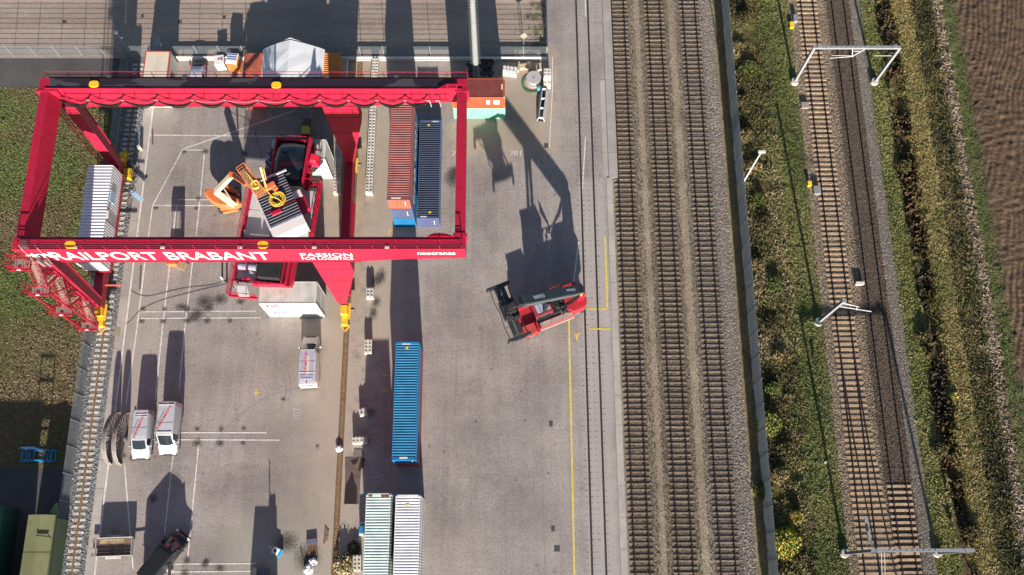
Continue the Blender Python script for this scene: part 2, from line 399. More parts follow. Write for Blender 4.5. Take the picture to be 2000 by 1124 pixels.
# ---- verges: real relief
def heightfield(name, x0, x1, y0, y1, step, hf, mat, kind='structure'):
    nx = int((x1-x0)/step)+1; ny = int((y1-y0)/step)+1
    X, Y = np.meshgrid(np.linspace(x0, x1, nx), np.linspace(y0, y1, ny))
    Z = hf(X, Y)
    v = np.stack([X.ravel(), Y.ravel(), Z.ravel()], 1)
    i = np.arange(nx*ny).reshape(ny, nx)
    f = np.stack([i[:-1,:-1].ravel(), i[:-1,1:].ravel(), i[1:,1:].ravel(), i[1:,:-1].ravel()], 1)
    me = bpy.data.meshes.new(name); me.vertices.add(len(v)); me.vertices.foreach_set('co', v.ravel())
    me.loops.add(f.size); me.loops.foreach_set('vertex_index', f.ravel())
    me.polygons.add(len(f)); me.polygons.foreach_set('loop_start', np.arange(0, f.size, 4)); me.update(calc_edges=True)
    me.polygons.foreach_set('use_smooth', np.ones(len(f), bool))
    me.materials.append(mat); o = bpy.data.objects.new(name, me); COL.objects.link(o); o['kind'] = kind; return o
rng = np.random.default_rng(5)
_tab = rng.random((256, 256))
def vn(x, y):
    xi = np.floor(x).astype(int); yi = np.floor(y).astype(int); fx = x-xi; fy = y-yi
    fx = fx*fx*(3-2*fx); fy = fy*fy*(3-2*fy)
    t = lambda a, b: _tab[a % 256, b % 256]
    return (t(xi,yi)*(1-fx)+t(xi+1,yi)*fx)*(1-fy)+(t(xi,yi+1)*(1-fx)+t(xi+1,yi+1)*fx)*fy
def fbm(x, y, o=4):
    s = 0; a = 1; n = 0
    for k in range(o): s = s+a*vn(x*2**k+17*k, y*2**k+5*k); n += a; a *= 0.5
    return s/n
def sm(x, a, b): t = np.clip((x-a)/(b-a), 0, 1); return t*t*(3-2*t)
def verge_w(X, Y):
    h = 0.25*fbm(X*1.3, Y*1.3)*sm(X, 27.3, 28.3)*(1-sm(X, 33.8, 35))
    h += 0.35*fbm(X*0.6+9, Y*0.4)*sm(X, 27.5, 28.5)*(1-sm(X, 31.0, 32.5))
    return h-0.03
def verge_e(X, Y):
    xw = X+(fbm(X*0.2, Y*0.25)-0.5)*0.8
    h = 0.22*fbm(X*1.5, Y*1.5)*sm(X, 44.2, 45.3)
    h = h-(0.15+0.75*np.clip((fbm(X*0.3, Y*0.16)-.35)*3, 0, 1))*sm(xw, 46.4, 47.3)*(1-sm(xw, 48.0, 48.8))
    h = h+0.35*sm(xw, 51.0, 53.5)*(1-sm(xw, 54.3, 55.5))*fbm(X*1.2, Y*1.0)
    h = h-0.25*sm(xw, 50.2, 51.5)*(1-sm(xw, 52.0, 53.4))
    # plough furrows with turning curves
    fld = sm(X, 56.2, 56.8)
    warp = (fbm(X*0.06, Y*0.04)-0.5)*7
    fur = np.sin((X*0.95-Y*0.30+warp)*2*np.pi/0.72)*(0.4+1.2*fbm(X*0.5,Y*0.15,2))
    head = np.sin((Y+0.04*(X-62)**2)*2*np.pi/0.9)
    band = np.exp(-((Y-50)/1.6)**2)+np.exp(-((Y-41)/1.5)**2)+np.exp(-((Y-35.5)/1.4)**2)
    band = np.clip(band, 0, 1)
    h = h+fld*(0.035*(fur*(1-band)+0.6*head*band)+0.06*(fbm(X*2.4, Y*0.35, 4)-0.5)+0.10*(fbm(X*4.5, Y*4, 3)-0.5))
    return h-0.03
def band_mat(name, wob, stops, x0, x1, fs=6.0, fine=(0.45, 1.5), bump=1.0, extra=None):
    m, nt, b = nmat(name); v = wpos(nt)
    s = nt.nodes.new('ShaderNodeSeparateXYZ'); nt.links.new(v, s.inputs[0])
    n = _noise(nt, v, 0.55, 7, 0.75)
    x = _math(nt, 'ADD', s.outputs[0], _math(nt, 'MULTIPLY', _math(nt, 'SUBTRACT', n.outputs[0], 0.5), wob))
    t = _math(nt, 'DIVIDE', _math(nt, 'SUBTRACT', x, x0), x1-x0)
    c = _ramp(nt, t, [((p-x0)/(x1-x0), col) for p, col in stops]).outputs[0]
    n2 = _noise(nt, v, fs, 6, 0.75)
    f = _ramp(nt, n2.outputs[0], [(0.3, (fine[0],)*3), (0.7, (fine[1],)*3)]).outputs[0]
    n3 = _noise(nt, v, 0.35, 5, 0.6)
    f3 = _ramp(nt, n3.outputs[0], [(0.35, (0.88, 0.9, 0.9)), (0.65, (1.12, 1.08, 1.03))]).outputs[0]
    c = _mix(nt, 1.0, _mix(nt, 0.8, c, f, 'MULTIPLY'), f3, 'MULTIPLY')
    if extra: c = extra(nt, v, c)
    nt.links.new(c, b.inputs['Base Color']); b.inputs['Roughness'].default_value = 0.95; b.inputs['Specular IOR Level'].default_value = 0.15
    _bump(nt, b, n2.outputs[0], bump, 0.12); return m
G1 = (0.11, 0.13, 0.04); BR = (0.16, 0.115, 0.055); DK = (0.075, 0.06, 0.032); YL = (0.21, 0.165, 0.045); ST = (0.25, 0.19, 0.13); SOIL = (0.112, 0.078, 0.054)
VW = band_mat('west_verge_cover', 2.6, [(27.0, (0.09, 0.09, 0.03)), (27.8, (0.07, 0.065, 0.03)), (29.0, (0.12, 0.095, 0.04)), (31.0, (0.11, 0.10, 0.035)), (31.8, (0.07, 0.085, 0.022)), (34.2, (0.06, 0.08, 0.02)), (35.0, (0.12, 0.11, 0.06))], 27.0, 35.2, fs=3.5)
def furrow_shading(nt, v, c):  # furrow shading put into the colour: dark troughs, light crests
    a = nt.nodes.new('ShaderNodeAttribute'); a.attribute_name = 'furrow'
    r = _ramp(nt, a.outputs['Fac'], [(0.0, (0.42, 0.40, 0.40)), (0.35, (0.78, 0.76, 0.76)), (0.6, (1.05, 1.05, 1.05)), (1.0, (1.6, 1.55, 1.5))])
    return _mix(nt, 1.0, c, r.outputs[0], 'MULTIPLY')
VE = band_mat('east_verge_cover', 1.3, [(44.4, (0.14, 0.14, 0.10)), (45.0, (0.085, 0.095, 0.03)), (46.4, (0.09, 0.105, 0.028)), (46.9, DK), (47.8, DK), (48.2, YL), (49.7, (0.19, 0.155, 0.045)), (50.3, (0.10, 0.095, 0.03)), (51.2, (0.06, 0.058, 0.022)), (52.5, (0.05, 0.048, 0.02)), (53.0, (0.24, 0.18, 0.11)), (53.9, ST), (54.4, (0.13, 0.11, 0.06)), (55.2, (0.07, 0.11, 0.025)), (55.9, (0.12, 0.10, 0.055)), (56.6, SOIL), (85, SOIL)], 44.0, 85.0, fs=4.0, fine=(0.6, 1.4), extra=furrow_shading)
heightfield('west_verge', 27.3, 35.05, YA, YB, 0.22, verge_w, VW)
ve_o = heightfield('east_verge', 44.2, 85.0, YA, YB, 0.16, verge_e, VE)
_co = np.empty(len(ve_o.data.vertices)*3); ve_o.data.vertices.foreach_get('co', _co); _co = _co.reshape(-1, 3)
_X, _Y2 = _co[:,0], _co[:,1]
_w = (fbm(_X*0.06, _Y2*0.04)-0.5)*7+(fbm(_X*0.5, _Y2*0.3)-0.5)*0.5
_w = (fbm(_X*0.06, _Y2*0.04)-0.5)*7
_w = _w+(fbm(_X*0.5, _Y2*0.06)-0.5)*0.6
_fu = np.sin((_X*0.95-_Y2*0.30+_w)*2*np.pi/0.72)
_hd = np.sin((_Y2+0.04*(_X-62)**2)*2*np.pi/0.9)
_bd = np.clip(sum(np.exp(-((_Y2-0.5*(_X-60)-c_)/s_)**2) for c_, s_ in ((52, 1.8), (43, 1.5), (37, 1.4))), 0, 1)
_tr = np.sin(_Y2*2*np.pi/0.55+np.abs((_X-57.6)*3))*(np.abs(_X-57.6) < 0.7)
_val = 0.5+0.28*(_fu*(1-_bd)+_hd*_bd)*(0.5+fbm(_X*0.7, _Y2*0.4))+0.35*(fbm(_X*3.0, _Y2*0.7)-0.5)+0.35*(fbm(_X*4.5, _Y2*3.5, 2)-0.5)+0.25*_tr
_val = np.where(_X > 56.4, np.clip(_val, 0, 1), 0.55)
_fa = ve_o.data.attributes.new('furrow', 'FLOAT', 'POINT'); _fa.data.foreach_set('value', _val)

# ---- stray vegetation: real blades and leaves, uncountable
def scatter_blades(name, n, xr, yr, size, height, cols, hf=None, dens=None, seed=1, mat=None, lean=0.6, cs=.28, nz=.5):
    r = np.random.default_rng(seed)
    X = r.uniform(xr[0], xr[1], n); Y = r.uniform(yr[0], yr[1], n)
    if dens is not None:
        k = r.random(n) < dens(X, Y); X = X[k]; Y = Y[k]; n = len(X)
    Z = hf(X, Y) if hf else np.zeros(n)
    th = r.uniform(0, 2*np.pi, n); s = r.uniform(size[0], size[1], n); h = r.uniform(height[0], height[1], n)*(0.5+fbm(X*0.8, Y*0.8, 2))
    dx = np.cos(th)*s/2; dy = np.sin(th)*s/2
    lx = r.normal(0, lean, n)*h; ly = r.normal(0, lean, n)*h
    a = np.stack([X-dx, Y-dy, Z], 1); b = np.stack([X+dx, Y+dy, Z], 1)
    c = np.stack([X+lx+dx*0.6, Y+ly+dy*0.6, Z+h], 1); d = np.stack([X+lx-dx*0.6, Y+ly-dy*0.6, Z+h*0.95], 1)
    v = np.stack([a, b, c, d], 1).reshape(-1, 3)
    me = bpy.data.meshes.new(name); me.vertices.add(4*n); me.vertices.foreach_set('co', v.ravel())
    me.loops.add(4*n); me.loops.foreach_set('vertex_index', np.arange(4*n))
    me.polygons.add(n); me.polygons.foreach_set('loop_start', np.arange(0, 4*n, 4)); me.update(calc_edges=True)
    C = np.array(cols); q = fbm(X*cs+3, Y*cs, 4)
    idx = np.clip(((q-0.3)/0.4*len(C)+r.normal(0, nz, n)), 0, len(C)-1).astype(int)
    cc = C[idx]*1.12*r.uniform(0.88, 1.14, (n, 1)); cc = np.concatenate([np.clip(cc, 0, 1), np.ones((n, 1))], 1)
    at_ = me.color_attributes.new('tint', 'FLOAT_COLOR', 'POINT'); at_.data.foreach_set('color', np.repeat(cc, 4, 0).ravel())
    me.materials.append(mat or attr_mat('leaf_tint')); o = bpy.data.objects.new(name, me); COL.objects.link(o); o['kind'] = 'stuff'
    return o
LG = [(0.19, 0.145, 0.085), (0.165, 0.14, 0.07), (0.14, 0.14, 0.055), (0.12, 0.155, 0.05)]
scatter_blades('lawn_grass', 110000, (-63, -45.35), (12.2, 56.8), (0.05, 0.2), (0.015, 0.07), LG, seed=2, lean=1.6, cs=.13, nz=.35)
scatter_blades('verge_grass', 80000, (31.0, 35.5), (-2, 72), (0.05, 0.2), (0.02, 0.10), [(0.10, 0.115, 0.04), (0.13, 0.145, 0.05), (0.17, 0.165, 0.065)], verge_w, seed=3, lean=1.4)
scatter_blades('scrub_growth', 90000, (27.5, 32.2), (-2, 72), (0.03, 0.13), (0.06, 0.38), [(0.08, 0.07, 0.035), (0.10, 0.095, 0.04), (0.13, 0.125, 0.05), (0.19, 0.15, 0.08), (0.12, 0.14, 0.045), (0.24, 0.19, 0.11)], verge_w,
               dens=lambda x, y: (fbm(x*0.9, y*0.55, 3) > 0.42+0.12*sm(x, 30.5, 32.2))*1.0, seed=4, lean=0.9)
scatter_blades('ditch_bank_grass', 50000, (44.5, 46.9), (-2, 72), (0.05, 0.2), (0.02, 0.12), [(0.14, 0.145, 0.05), (0.17, 0.18, 0.06), (0.21, 0.20, 0.08)], verge_e, seed=5, lean=1.3)
scatter_blades('yellow_grass', 50000, (48.1, 50.8), (-2, 72), (0.03, 0.13), (0.04, 0.16), [(0.26, 0.21, 0.085), (0.21, 0.18, 0.07), (0.31, 0.24, 0.11), (0.16, 0.155, 0.055)], verge_e, seed=6, lean=1.3, cs=.5)
scatter_blades('dark_weeds', 60000, (50.9, 53.2), (-2, 72), (0.03, 0.14), (0.05, 0.32), [(0.065, 0.062, 0.033), (0.085, 0.08, 0.038), (0.11, 0.11, 0.04), (0.15, 0.12, 0.06)], verge_e, seed=7, lean=1.1, cs=.5)
scatter_blades('ditch_reeds', 12000, (46.4, 48.4), (-2, 72), (0.1, 0.4), (0.1, 0.6), [(0.04, 0.035, 0.02), (0.09, 0.055, 0.03), (0.06, 0.05, 0.02)], verge_e, dens=lambda x, y: (fbm(x*0.7, y*0.4, 3) > 0.5)*1.0, seed=8)
scatter_blades('straw_litter', 9000, (53.1, 54.3), (-2, 72), (0.1, 0.4), (0.02, 0.15), [(0.22, 0.17, 0.12), (0.17, 0.13, 0.09), (0.27, 0.215, 0.16)], verge_e, seed=9, lean=2.0)
scatter_blades('wheel_track_grass', 20000, (54.4, 56.4), (-2, 72), (0.05, 0.16), (0.01, 0.07), [(0.075, 0.095, 0.035), (0.12, 0.105, 0.06), (0.09, 0.115, 0.035)], verge_e, seed=10, lean=1.6)

# loose ballast stones, uncountable
def stones(name, n, xr, yr, cols, seed, size=(0.05, 0.14), z=-0.05):
    r = np.random.default_rng(seed); X = r.uniform(*xr, n); Y = r.uniform(*yr, n); s = r.uniform(*size, n)
    base = np.array([(-1,-0.6,0),(1,-0.7,0),(0.8,0.9,0),(-0.9,0.8,0),(0.1,0.0,1.0)])
    th = r.uniform(0, 6.28, n); ca, sa = np.cos(th), np.sin(th)
    v = np.zeros((n, 5, 3))
    for k in range(5):
        bx, by, bz = base[k]; j = r.uniform(0.7, 1.3, n)
        v[:,k,0] = X+(bx*ca-by*sa)*s*j*0.5; v[:,k,1] = Y+(bx*sa+by*ca)*s*j*0.5; v[:,k,2] = z+bz*s*0.6*j-(0.01 if bz == 0 else 0)
    f = np.array([(0,1,4),(1,2,4),(2,3,4),(3,0,4)])
    F = (f[None]+5*np.arange(n)[:,None,None]).reshape(-1, 3)
    me = bpy.data.meshes.new(name); me.vertices.add(5*n); me.vertices.foreach_set('co', v.ravel())
    me.loops.add(F.size); me.loops.foreach_set('vertex_index', F.ravel()); me.polygons.add(len(F))
    me.polygons.foreach_set('loop_start', np.arange(0, F.size, 3)); me.update(calc_edges=True)
    C = np.array(cols)[r.integers(0, len(cols), n)]*r.uniform(0.6, 1.4, (n, 1))
    cc = np.concatenate([C, np.ones((n, 1))], 1)
    a = me.color_attributes.new('tint', 'FLOAT_COLOR', 'POINT'); a.data.foreach_set('color', np.repeat(cc, 5, 0).ravel())
    me.materials.append(attr_mat('stone_tint', 0.9, 0.15)); o = bpy.data.objects.new(name, me); COL.objects.link(o); o['kind'] = 'stuff'
stones('yard_ballast_stones', 20000, (24.3, 26.0), (-2, 72), [(0.29, 0.255, 0.23), (0.22, 0.19, 0.17), (0.38, 0.34, 0.31)], 20)
for k_, (a_, b_, c_) in enumerate(((13.5, 16.0, 0), (16.0, 17.1, 1), (17.1, 20.2, 0), (20.2, 21.5, 1), (21.5, 24.4, 2))):
    stones('track_ballast_stones', int((5200, 3000, 5200)[c_]*(b_-a_)), (a_-.25, b_+.25), (-2, 72), ([(0.145, 0.11, 0.08), (0.11, 0.085, 0.062), (0.19, 0.148, 0.112)], [(0.20, 0.175, 0.145), (0.18, 0.155, 0.13), (0.225, 0.195, 0.165)], [(0.155, 0.13, 0.12), (0.12, 0.10, 0.09), (0.21, 0.18, 0.165)])[c_], 121+k_, size=((.05,.14),(.03,.07),(.05,.14))[c_], z=-0.06)
stones('mainline_ballast_stones', 50000, (35.0, 40.2), (-2, 72), [(0.30, 0.24, 0.18), (0.22, 0.17, 0.12), (0.38, 0.31, 0.24)], 22, (0.06, 0.16))
stones('mainline_shoulder_stones', 22000, (43.1, 44.2), (-2, 72), [(0.27, 0.235, 0.20), (0.19, 0.165, 0.14), (0.36, 0.32, 0.28)], 23, (0.06, 0.16))
stones('sleeper_bay_stones', 30000, (40.1, 43.1), (-2, 72), [(0.12, 0.09, 0.07), (0.09, 0.07, 0.055), (0.15, 0.115, 0.09)], 24)
stones('crane_track_stones', 24000, (-45.1, -42.5), (-2, 61), [(0.27, 0.27, 0.27), (0.2, 0.2, 0.2), (0.38, 0.38, 0.37)], 25, (0.06, 0.16), 0.0)

# ================================================================== RAILWAY
RAILM = M('rail_steel', (0.06, 0.045, 0.05), 0.5, 0.3, 3, metal=0.4)
RUST = M('rusty_rail', (0.27, 0.155, 0.07), 0.8, 0.35, 2.0, dirt=((0.12, 0.06, 0.03), 0.6))
def rail_mesh(L, w=0.085, h=0.17, foot=0.17):
    m = MB(); m.box(-foot/2, foot/2, 0, L, 0, 0.025); m.box(-0.01, 0.01, 0, L, 0.025, h-0.045); m.box(-w/2, w/2, 0, L, h-0.045, h)
    return m.mesh('rail')
RL = rail_mesh(120)
def track(label, xc, gauge, sleeper_mesh, sleeper_mat, y0, y1, step, group, z=0.0, rails=True, jit=0.0):
    t = thing('railway_track', label, 'railway track', (xc, y0, z), group=group)
    if rails:
        for s in (-1, 1): link('rail', RL, RAILM, t, (s*gauge/2, -20, 0.085))
    y = 0.0
    while y < y1-y0:
        o = link('sleeper', sleeper_mesh, sleeper_mat, t, (R.uniform(-.03, .03), y+R.uniform(-.025, .025), R.uniform(-.02, .008)), R.uniform(-.012, .012))
        y += step
    return t
def sleeper(L, w, h, mid=0.0):
    m = MB()
    if mid: # concrete sleeper with a lower middle and sloped shoulders
        m.hexa([(-L/2,-w/2,-0.1),(L/2,-w/2,-0.1),(L/2,w/2,-0.1),(-L/2,w/2,-0.1)], [(-L/2+.02,-w/2+.03,h),(L/2-.02,-w/2+.03,h),(L/2-.02,w/2-.03,h),(-L/2+.02,w/2-.03,h)])
        for s in (-1, 1):
            m.box(s*0.753-0.16, s*0.753+0.16, -w/2+.05, w/2-.05, h, h+0.02)
            for q in (-1, 1): m.box(s*0.753+q*0.12-0.03, s*0.753+q*0.12+0.03, -0.06, 0.06, h+0.02, h+0.05)
    else: m.box(-L/2, L/2, -w/2, w/2, -0.1, h)
    return m.mesh('sleeper')
S1 = sleeper(2.5, 0.20, 0.07, 1); S2 = sleeper(2.6, 0.29, 0.11, 1)
SM1 = M('weathered_concrete', (0.19, 0.152, 0.118), 0.9, 0.3, 2.2, world=True, bump=0.3, tint=.25, dirt=((0.10, 0.075, 0.055), .56))
SM1b = M('grey_sleeper_concrete', (0.22, 0.185, 0.165), 0.9, 0.3, 2.2, world=True, bump=0.3, tint=.25, dirt=((0.10, 0.08, 0.07), .56))
SM2 = M('tan_concrete', (0.36, 0.262, 0.175), 0.9, 0.25, 2.2, world=True, bump=0.3, tint=.2, dirt=((0.16, 0.095, 0.05), .60))
GR = 'parallel railway tracks running up the picture'
track('brown ballasted siding track next to the concrete platform edge', 14.25, 1.507, S1, SM1, -6, 73, 0.6, GR, -0.06)
track('middle one of three ballasted sidings between platform and grey mesh fence', 18.7, 1.507, S1, SM1, -6, 73, 0.6, GR, -0.06)
track('siding track nearest the long grey mesh fence, with greyish sleepers', 23.07, 1.507, S1, SM1b, -6, 73, 0.6, GR, -0.06)
tm = track('main line track with bright tan sleepers and a turnout at its lower end', 37.75, 1.507, S2, SM2, 26.5, 73, 0.62, GR, -0.06, rails=False)
for s in (-1, 1): link('rail', RL, RAILM, tm, (s*0.7535, -46.5, 0.12))
# turnout: diverging rails and lengthening sleepers
def xoff(y):
    t = max(0.0, 26.5-y); return 0.0 if t <= 0 else min(0.0021*t*t+0.012*t, 3.8)
def curve_rail(x0, ys, fn):
    m = MB()
    for prof in ((-0.075, 0.075, 0.12, 0.145), (-0.035, 0.035, 0.23, 0.275), (-0.01, 0.01, 0.145, 0.23)):
        rings = [[(x0+fn(y)+prof[0], y-26.5, prof[2]), (x0+fn(y)+prof[1], y-26.5, prof[2]), (x0+fn(y)+prof[1], y-26.5, prof[3]), (x0+fn(y)+prof[0], y-26.5, prof[3])] for y in ys]
        m.loft(rings)
    return m
ys = [26.5-1.0*k for k in range(0, 32)]
for s in (-1, 1):
    obj('curved_rail', curve_rail(s*0.7535, ys, xoff), RAILM, tm)
y = 25.9
while y > -6:
    Ls = 2.6+min(xoff(y), 2.2)
    m = MB().box(-1.3, -1.3+Ls, -0.14, 0.14, -0.1, 0.11)
    me = m.mesh('long_sleeper'); o = link('long_sleeper', me, SM2, tm, (R.uniform(-.04, .04), y-26.5, R.uniform(-.01, .004)), R.uniform(-.008, .008)); y -= 0.62
# main 2: half buried dark sleepers, then concrete ones
S3 = sleeper(2.45, 0.24, -0.0); DKS = M('dark_timber', (0.10, 0.07, 0.055), 0.9, 0.3, 2)
t2 = track('main line track with dark half buried sleepers beside the grassy ditch', 41.62, 1.507, S3, DKS, 10.4, 73, 0.6, GR, -0.055, rails=False)
for s in (-1, 1): link('rail', RL, RAILM, t2, (s*0.7535, -30, 0.085))
cover = MB().box(-0.62, 0.62, 0, 62, -0.02, 0.012)
obj('sunken_infill', cover, M('dark_infill', (0.11, 0.08, 0.062), 0.95, 0.35, 2.4, bump=0.6, world=True), t2)
y = 9.9
while y > -6:
    link('concrete_sleeper', S2, SM2, t2, (0, y-10.4, 0)); y -= 0.62
for a in (-1, 1):   # chairs where the dark sleepers meet the rails
    m = MB()
    for k in range(104):
        for q in (-1, 1): m.box(a*0.7535+q*0.13-0.05, a*0.7535+q*0.13+0.05, k*0.6-0.08, k*0.6+0.08, 0.0, 0.06)
    obj('rail_chairs', m, M('chair_iron', (0.13, 0.10, 0.09), 0.7), t2, kind='stuff')
# paved track
pt = thing('paved_track', 'flush railway track set in the paving with two thin dark grooves', 'railway track', (9.85, -6, 0), group=GR)
GRV = M('rail_groove', (0.035, 0.028, 0.035), 0.5, 0.2, 3)
for s in (-1, 1):
    link('rail', MB().box(-0.105, 0.105, -30, 110, 0.0, 0.014).mesh('rail'), GRV, pt, (s*0.72, 0, 0))
m = MB()
for k in range(98):
    yy = k*0.62
    if yy > 66: break
    for q in (-1.15, -0.5, 0.1, 1.0):
        ww = R.uniform(0.1, 0.35); m.box(q-ww/2, q+ww/2, yy+R.uniform(-.03,.03), yy+0.05, 0.0, 0.006)
obj('sleeper_joints', m, M('joint_dark', (0.12, 0.10, 0.095), 0.9), pt, kind='stuff')
# crane rails
cr = thing('crane_rail', 'rusty crane rail on short white concrete sleepers beside the lawn fence', 'crane rail', (-43.7, -6, 0))
link('rail', rail_mesh(66.6, 0.1, 0.18, 0.22), RUST, cr, (0, 0, 0.06))
sw = sleeper(1.35, 0.25, 0.05); WC = M('white_concrete', (0.60, 0.60, 0.58), 0.85, 0.15, 0.8, world=True, bump=0.2)
for k in range(107): link('sleeper', sw, WC, cr, (R.uniform(-.02, .02), 0.3+k*0.62, 0))
cr2 = thing('crane_rail', 'rusty crane rail sunk in sandy trench between the container rows', 'crane rail', (-17.15, -6, 0))
link('rail', MB().box(-0.06, 0.06, 0, 66.4, -0.02, 0.06).mesh('rail'), RUST, cr2, (0, 0, 0))
TR = M('trench_rust', (0.15, 0.10, 0.06), 0.95, 0.4, 2.2, world=True, bump=0.5)
for s in (-1, 1):
    link('trench_edge', MB().box(-0.04, 0.04, 0, 66.4, 0.0, 0.035).mesh('trench_edge'), M('trench_edge_dark', (0.13, 0.10, 0.08), 0.9), cr2, (s*0.27, 0, 0))
m = MB()
for k in range(213):
    m.box(-0.2, -0.1, k*0.31, k*0.31+0.16, 0, 0.025); m.box(0.1, 0.2, k*0.31+0.1, k*0.31+0.26, 0, 0.025)
obj('rail_clips', m, RUST, cr2, kind='stuff')
link('trench_floor', MB().box(-0.24, 0.24, 0, 66.4, -0.01, 0.009).mesh('trench_floor'), TR, cr2)

# ================================================================== PAINTED MARKINGS
WP = M('white_road_paint', (0.62, 0.61, 0.60), 0.8, 0.25, 2.5, world=True, dirt=((0.38, 0.35, 0.32), 0.56))
YP = M('yellow_road_paint', (0.66, 0.52, 0.06), 0.8, 0.2, 2.5, world=True, dirt=((0.45, 0.38, 0.14), 0.62))
def line(pts, wd, z=0.004, m=None, dash=None):
    m = m or MB()
    for a, b in zip(pts, pts[1:]):
        a = at(*a); b = at(*b); d = (b-a); L = d.length; d = d/L; n = Vector((-d.y, d.x, 0))*wd/2
        segs = [(0, L)]
        if dash:
            segs = []; s = 0
            while s < L: segs.append((s, min(L, s+dash[0]))); s += dash[0]+dash[1]
        for s0, s1 in segs:
            p = a+d*s0; q = a+d*s1; zz = Vector((0,0,z)); m.sheet([p-n+zz, q-n+zz, q+n+zz, p+n+zz])
    return m
mk = MB()
WL = [[(579.6,214.7),(356.8,292),(298,402.8),(290,461.6),(265,660),(246,790)], [(243,905),(260,1112)], [(271,264),(580,267)], [(356.8,293.4),(399.5,293.6)], [(399.5,297),(391.5,383),(388,415),(383,461)],
      [(282.5,512.5),(275,575)], [(348.7,390.3),(410,390.8)], [(300.7,402),(431,402)], [(345,402),(338,461)], [(332,512.5),(317.5,640),(303,779)], [(340,872),(321,1045)], [(376,512.5),(360,650),(350,760)], [(388,869),(367,1088)],
      [(275,609.5),(500,608)], [(275,622.5),(510,621)], [(296,845.5),(520,845.5)], [(296,859),(545,860)], [(325,1102.5),(500,1101)], [(325,1117.7),(500,1116)],
      [(1079,112),(1079,175),(1073,288)]]
for i, p in enumerate(WL):
    struct('white_marking', line(p, 0.13 if i != 19 else 0.1, 0.004+0.0006*i), WP)
struct('drain_line', line([(1052,700),(1066,1130)], .05, .0035), M('drain_slot', (.2,.18,.17), .8))
struct('white_marking', line([(1143.1,0),(1144.2,33)], 0.12), WP)
struct('white_marking', line([(1143.6,267),(1137,380)], 0.12), WP)
struct('white_marking', line([(1130,473),(1120.5,551)], 0.14), WP)
struct('yellow_marking', line([(1111,618),(1122,1130)], 0.16), YP)
struct('yellow_marking', line([(1182,462),(1186.5,604),(1134,604)], 0.16, 0.006), YP)
struct('yellow_marking', line([(1151,643),(1199,643)], 0.16, 0.016), YP)
struct('yellow_marking', line([(1127,652),(1127,664)], 0.18, 0.005), YP)
struct('yellow_marking', line([(1122,652),(1127,660),(1132,650)], 0.1, 0.007), YP)
struct('yellow_marking', line([(495,767),(508,767)], 0.1, 0.005), YP)
struct('yellow_marking', line([(500,760),(500,774)], 0.1, 0.006), YP)
for a in ([(749,727),(749,734),(757,734)], [(748,757),(748,763),(757,763)], [(759,461),(760,450),(770,450)]):
    struct('yellow_marking', line(a, 0.1, 0.005), YP)
def gtext(s, c, w_, h_, ang, mat=WP):
    p = at(*c); o = text('ground_number', s, (w_, h_), mat, None, Matrix.Translation((p.x, p.y, 0.007)) @ Matrix.Rotation(ang, 4, 'Z') @ Matrix.Translation((-w_/2, -h_/2, 0)), 0.004, 0.001)
    o['kind'] = 'structure'
gtext('701', (1006,299), 1.3, 0.62, 0); gtext('701', (893,300), 1.3, 0.62, 0); gtext('707', (580,810), 1.5, 0.75, math.radians(96), M('worn_paint', (0.44, 0.42, 0.39), 0.85, 0.25, 3, dirt=((.33,.30,.28), .5)))
gtext('702', (1021,700), 1.5, 0.6, math.radians(95), M('faded_paint', (0.345, 0.315, 0.30), 0.85, 0.2, 3))
# drain covers
DC = M('drain_iron', (0.06, 0.06, 0.065), 0.7)
for (px, py, w_, h_) in ((1076,828,.38,.6),(1080,1033,.38,.55),(1088,1072,.6,.6),(1070,452,.5,.6),(1067,285,.5,.6),(126,43,.5,.45),(351,43,.5,.45),(438,34,.35,.45),(278,32,.35,.45),(1031,33,.35,.5)):
    p = at(px, py); m = MB().box(p.x-w_/2, p.x+w_/2, p.y-h_/2, p.y+h_/2, 0, 0.012)
    for k in range(3): m.box(p.x-w_/2+.04, p.x+w_/2-.04, p.y-h_/2+.08+k*h_*.3, p.y-h_/2+.08+k*h_*.3+.05, 0.012, 0.02)
    o = obj('drain_cover', m, DC, None, kind='structure')
for (px, py) in ((229,648),(224,1045)):
    p = at(px, py); struct('drain_grate', MB().box(p.x-.35, p.x+.35, p.y-.5, p.y+.5, 0.04, 0.056), M('drain_beige', (0.26, 0.22, 0.17), 0.9))
# oil stains with broken edges
def stain_mat():
    m, nt, b = nmat('oil_stain'); b.inputs['Base Color'].default_value = (0.05, 0.043, 0.04, 1); b.inputs['Roughness'].default_value = 0.6
    n = _noise(nt, wpos(nt), 4.5, 8, 0.85)
    a = nt.nodes.new('ShaderNodeAttribute'); a.attribute_name = 'edge'
    f = _math(nt, 'ADD', n.outputs[0], _math(nt, 'MULTIPLY', a.outputs['Fac'], 0.42))
    r = _ramp(nt, f, [(0.58, (0,0,0)), (0.95, (0.8,0.8,0.8))]); nt.links.new(r.outputs[0], b.inputs['Alpha']); return m
SMt = stain_mat()
SMw = SMt.copy(); SMw.name = 'faint_smudge'
for n_ in SMw.node_tree.nodes:
    if n_.type == 'VALTORGB': n_.color_ramp.elements[0].position = .45; n_.color_ramp.elements[1].position = 1.0; n_.color_ramp.elements[1].color = (.16,.16,.16,1)
    if n_.type == 'TEX_NOISE': n_.inputs['Scale'].default_value = .9
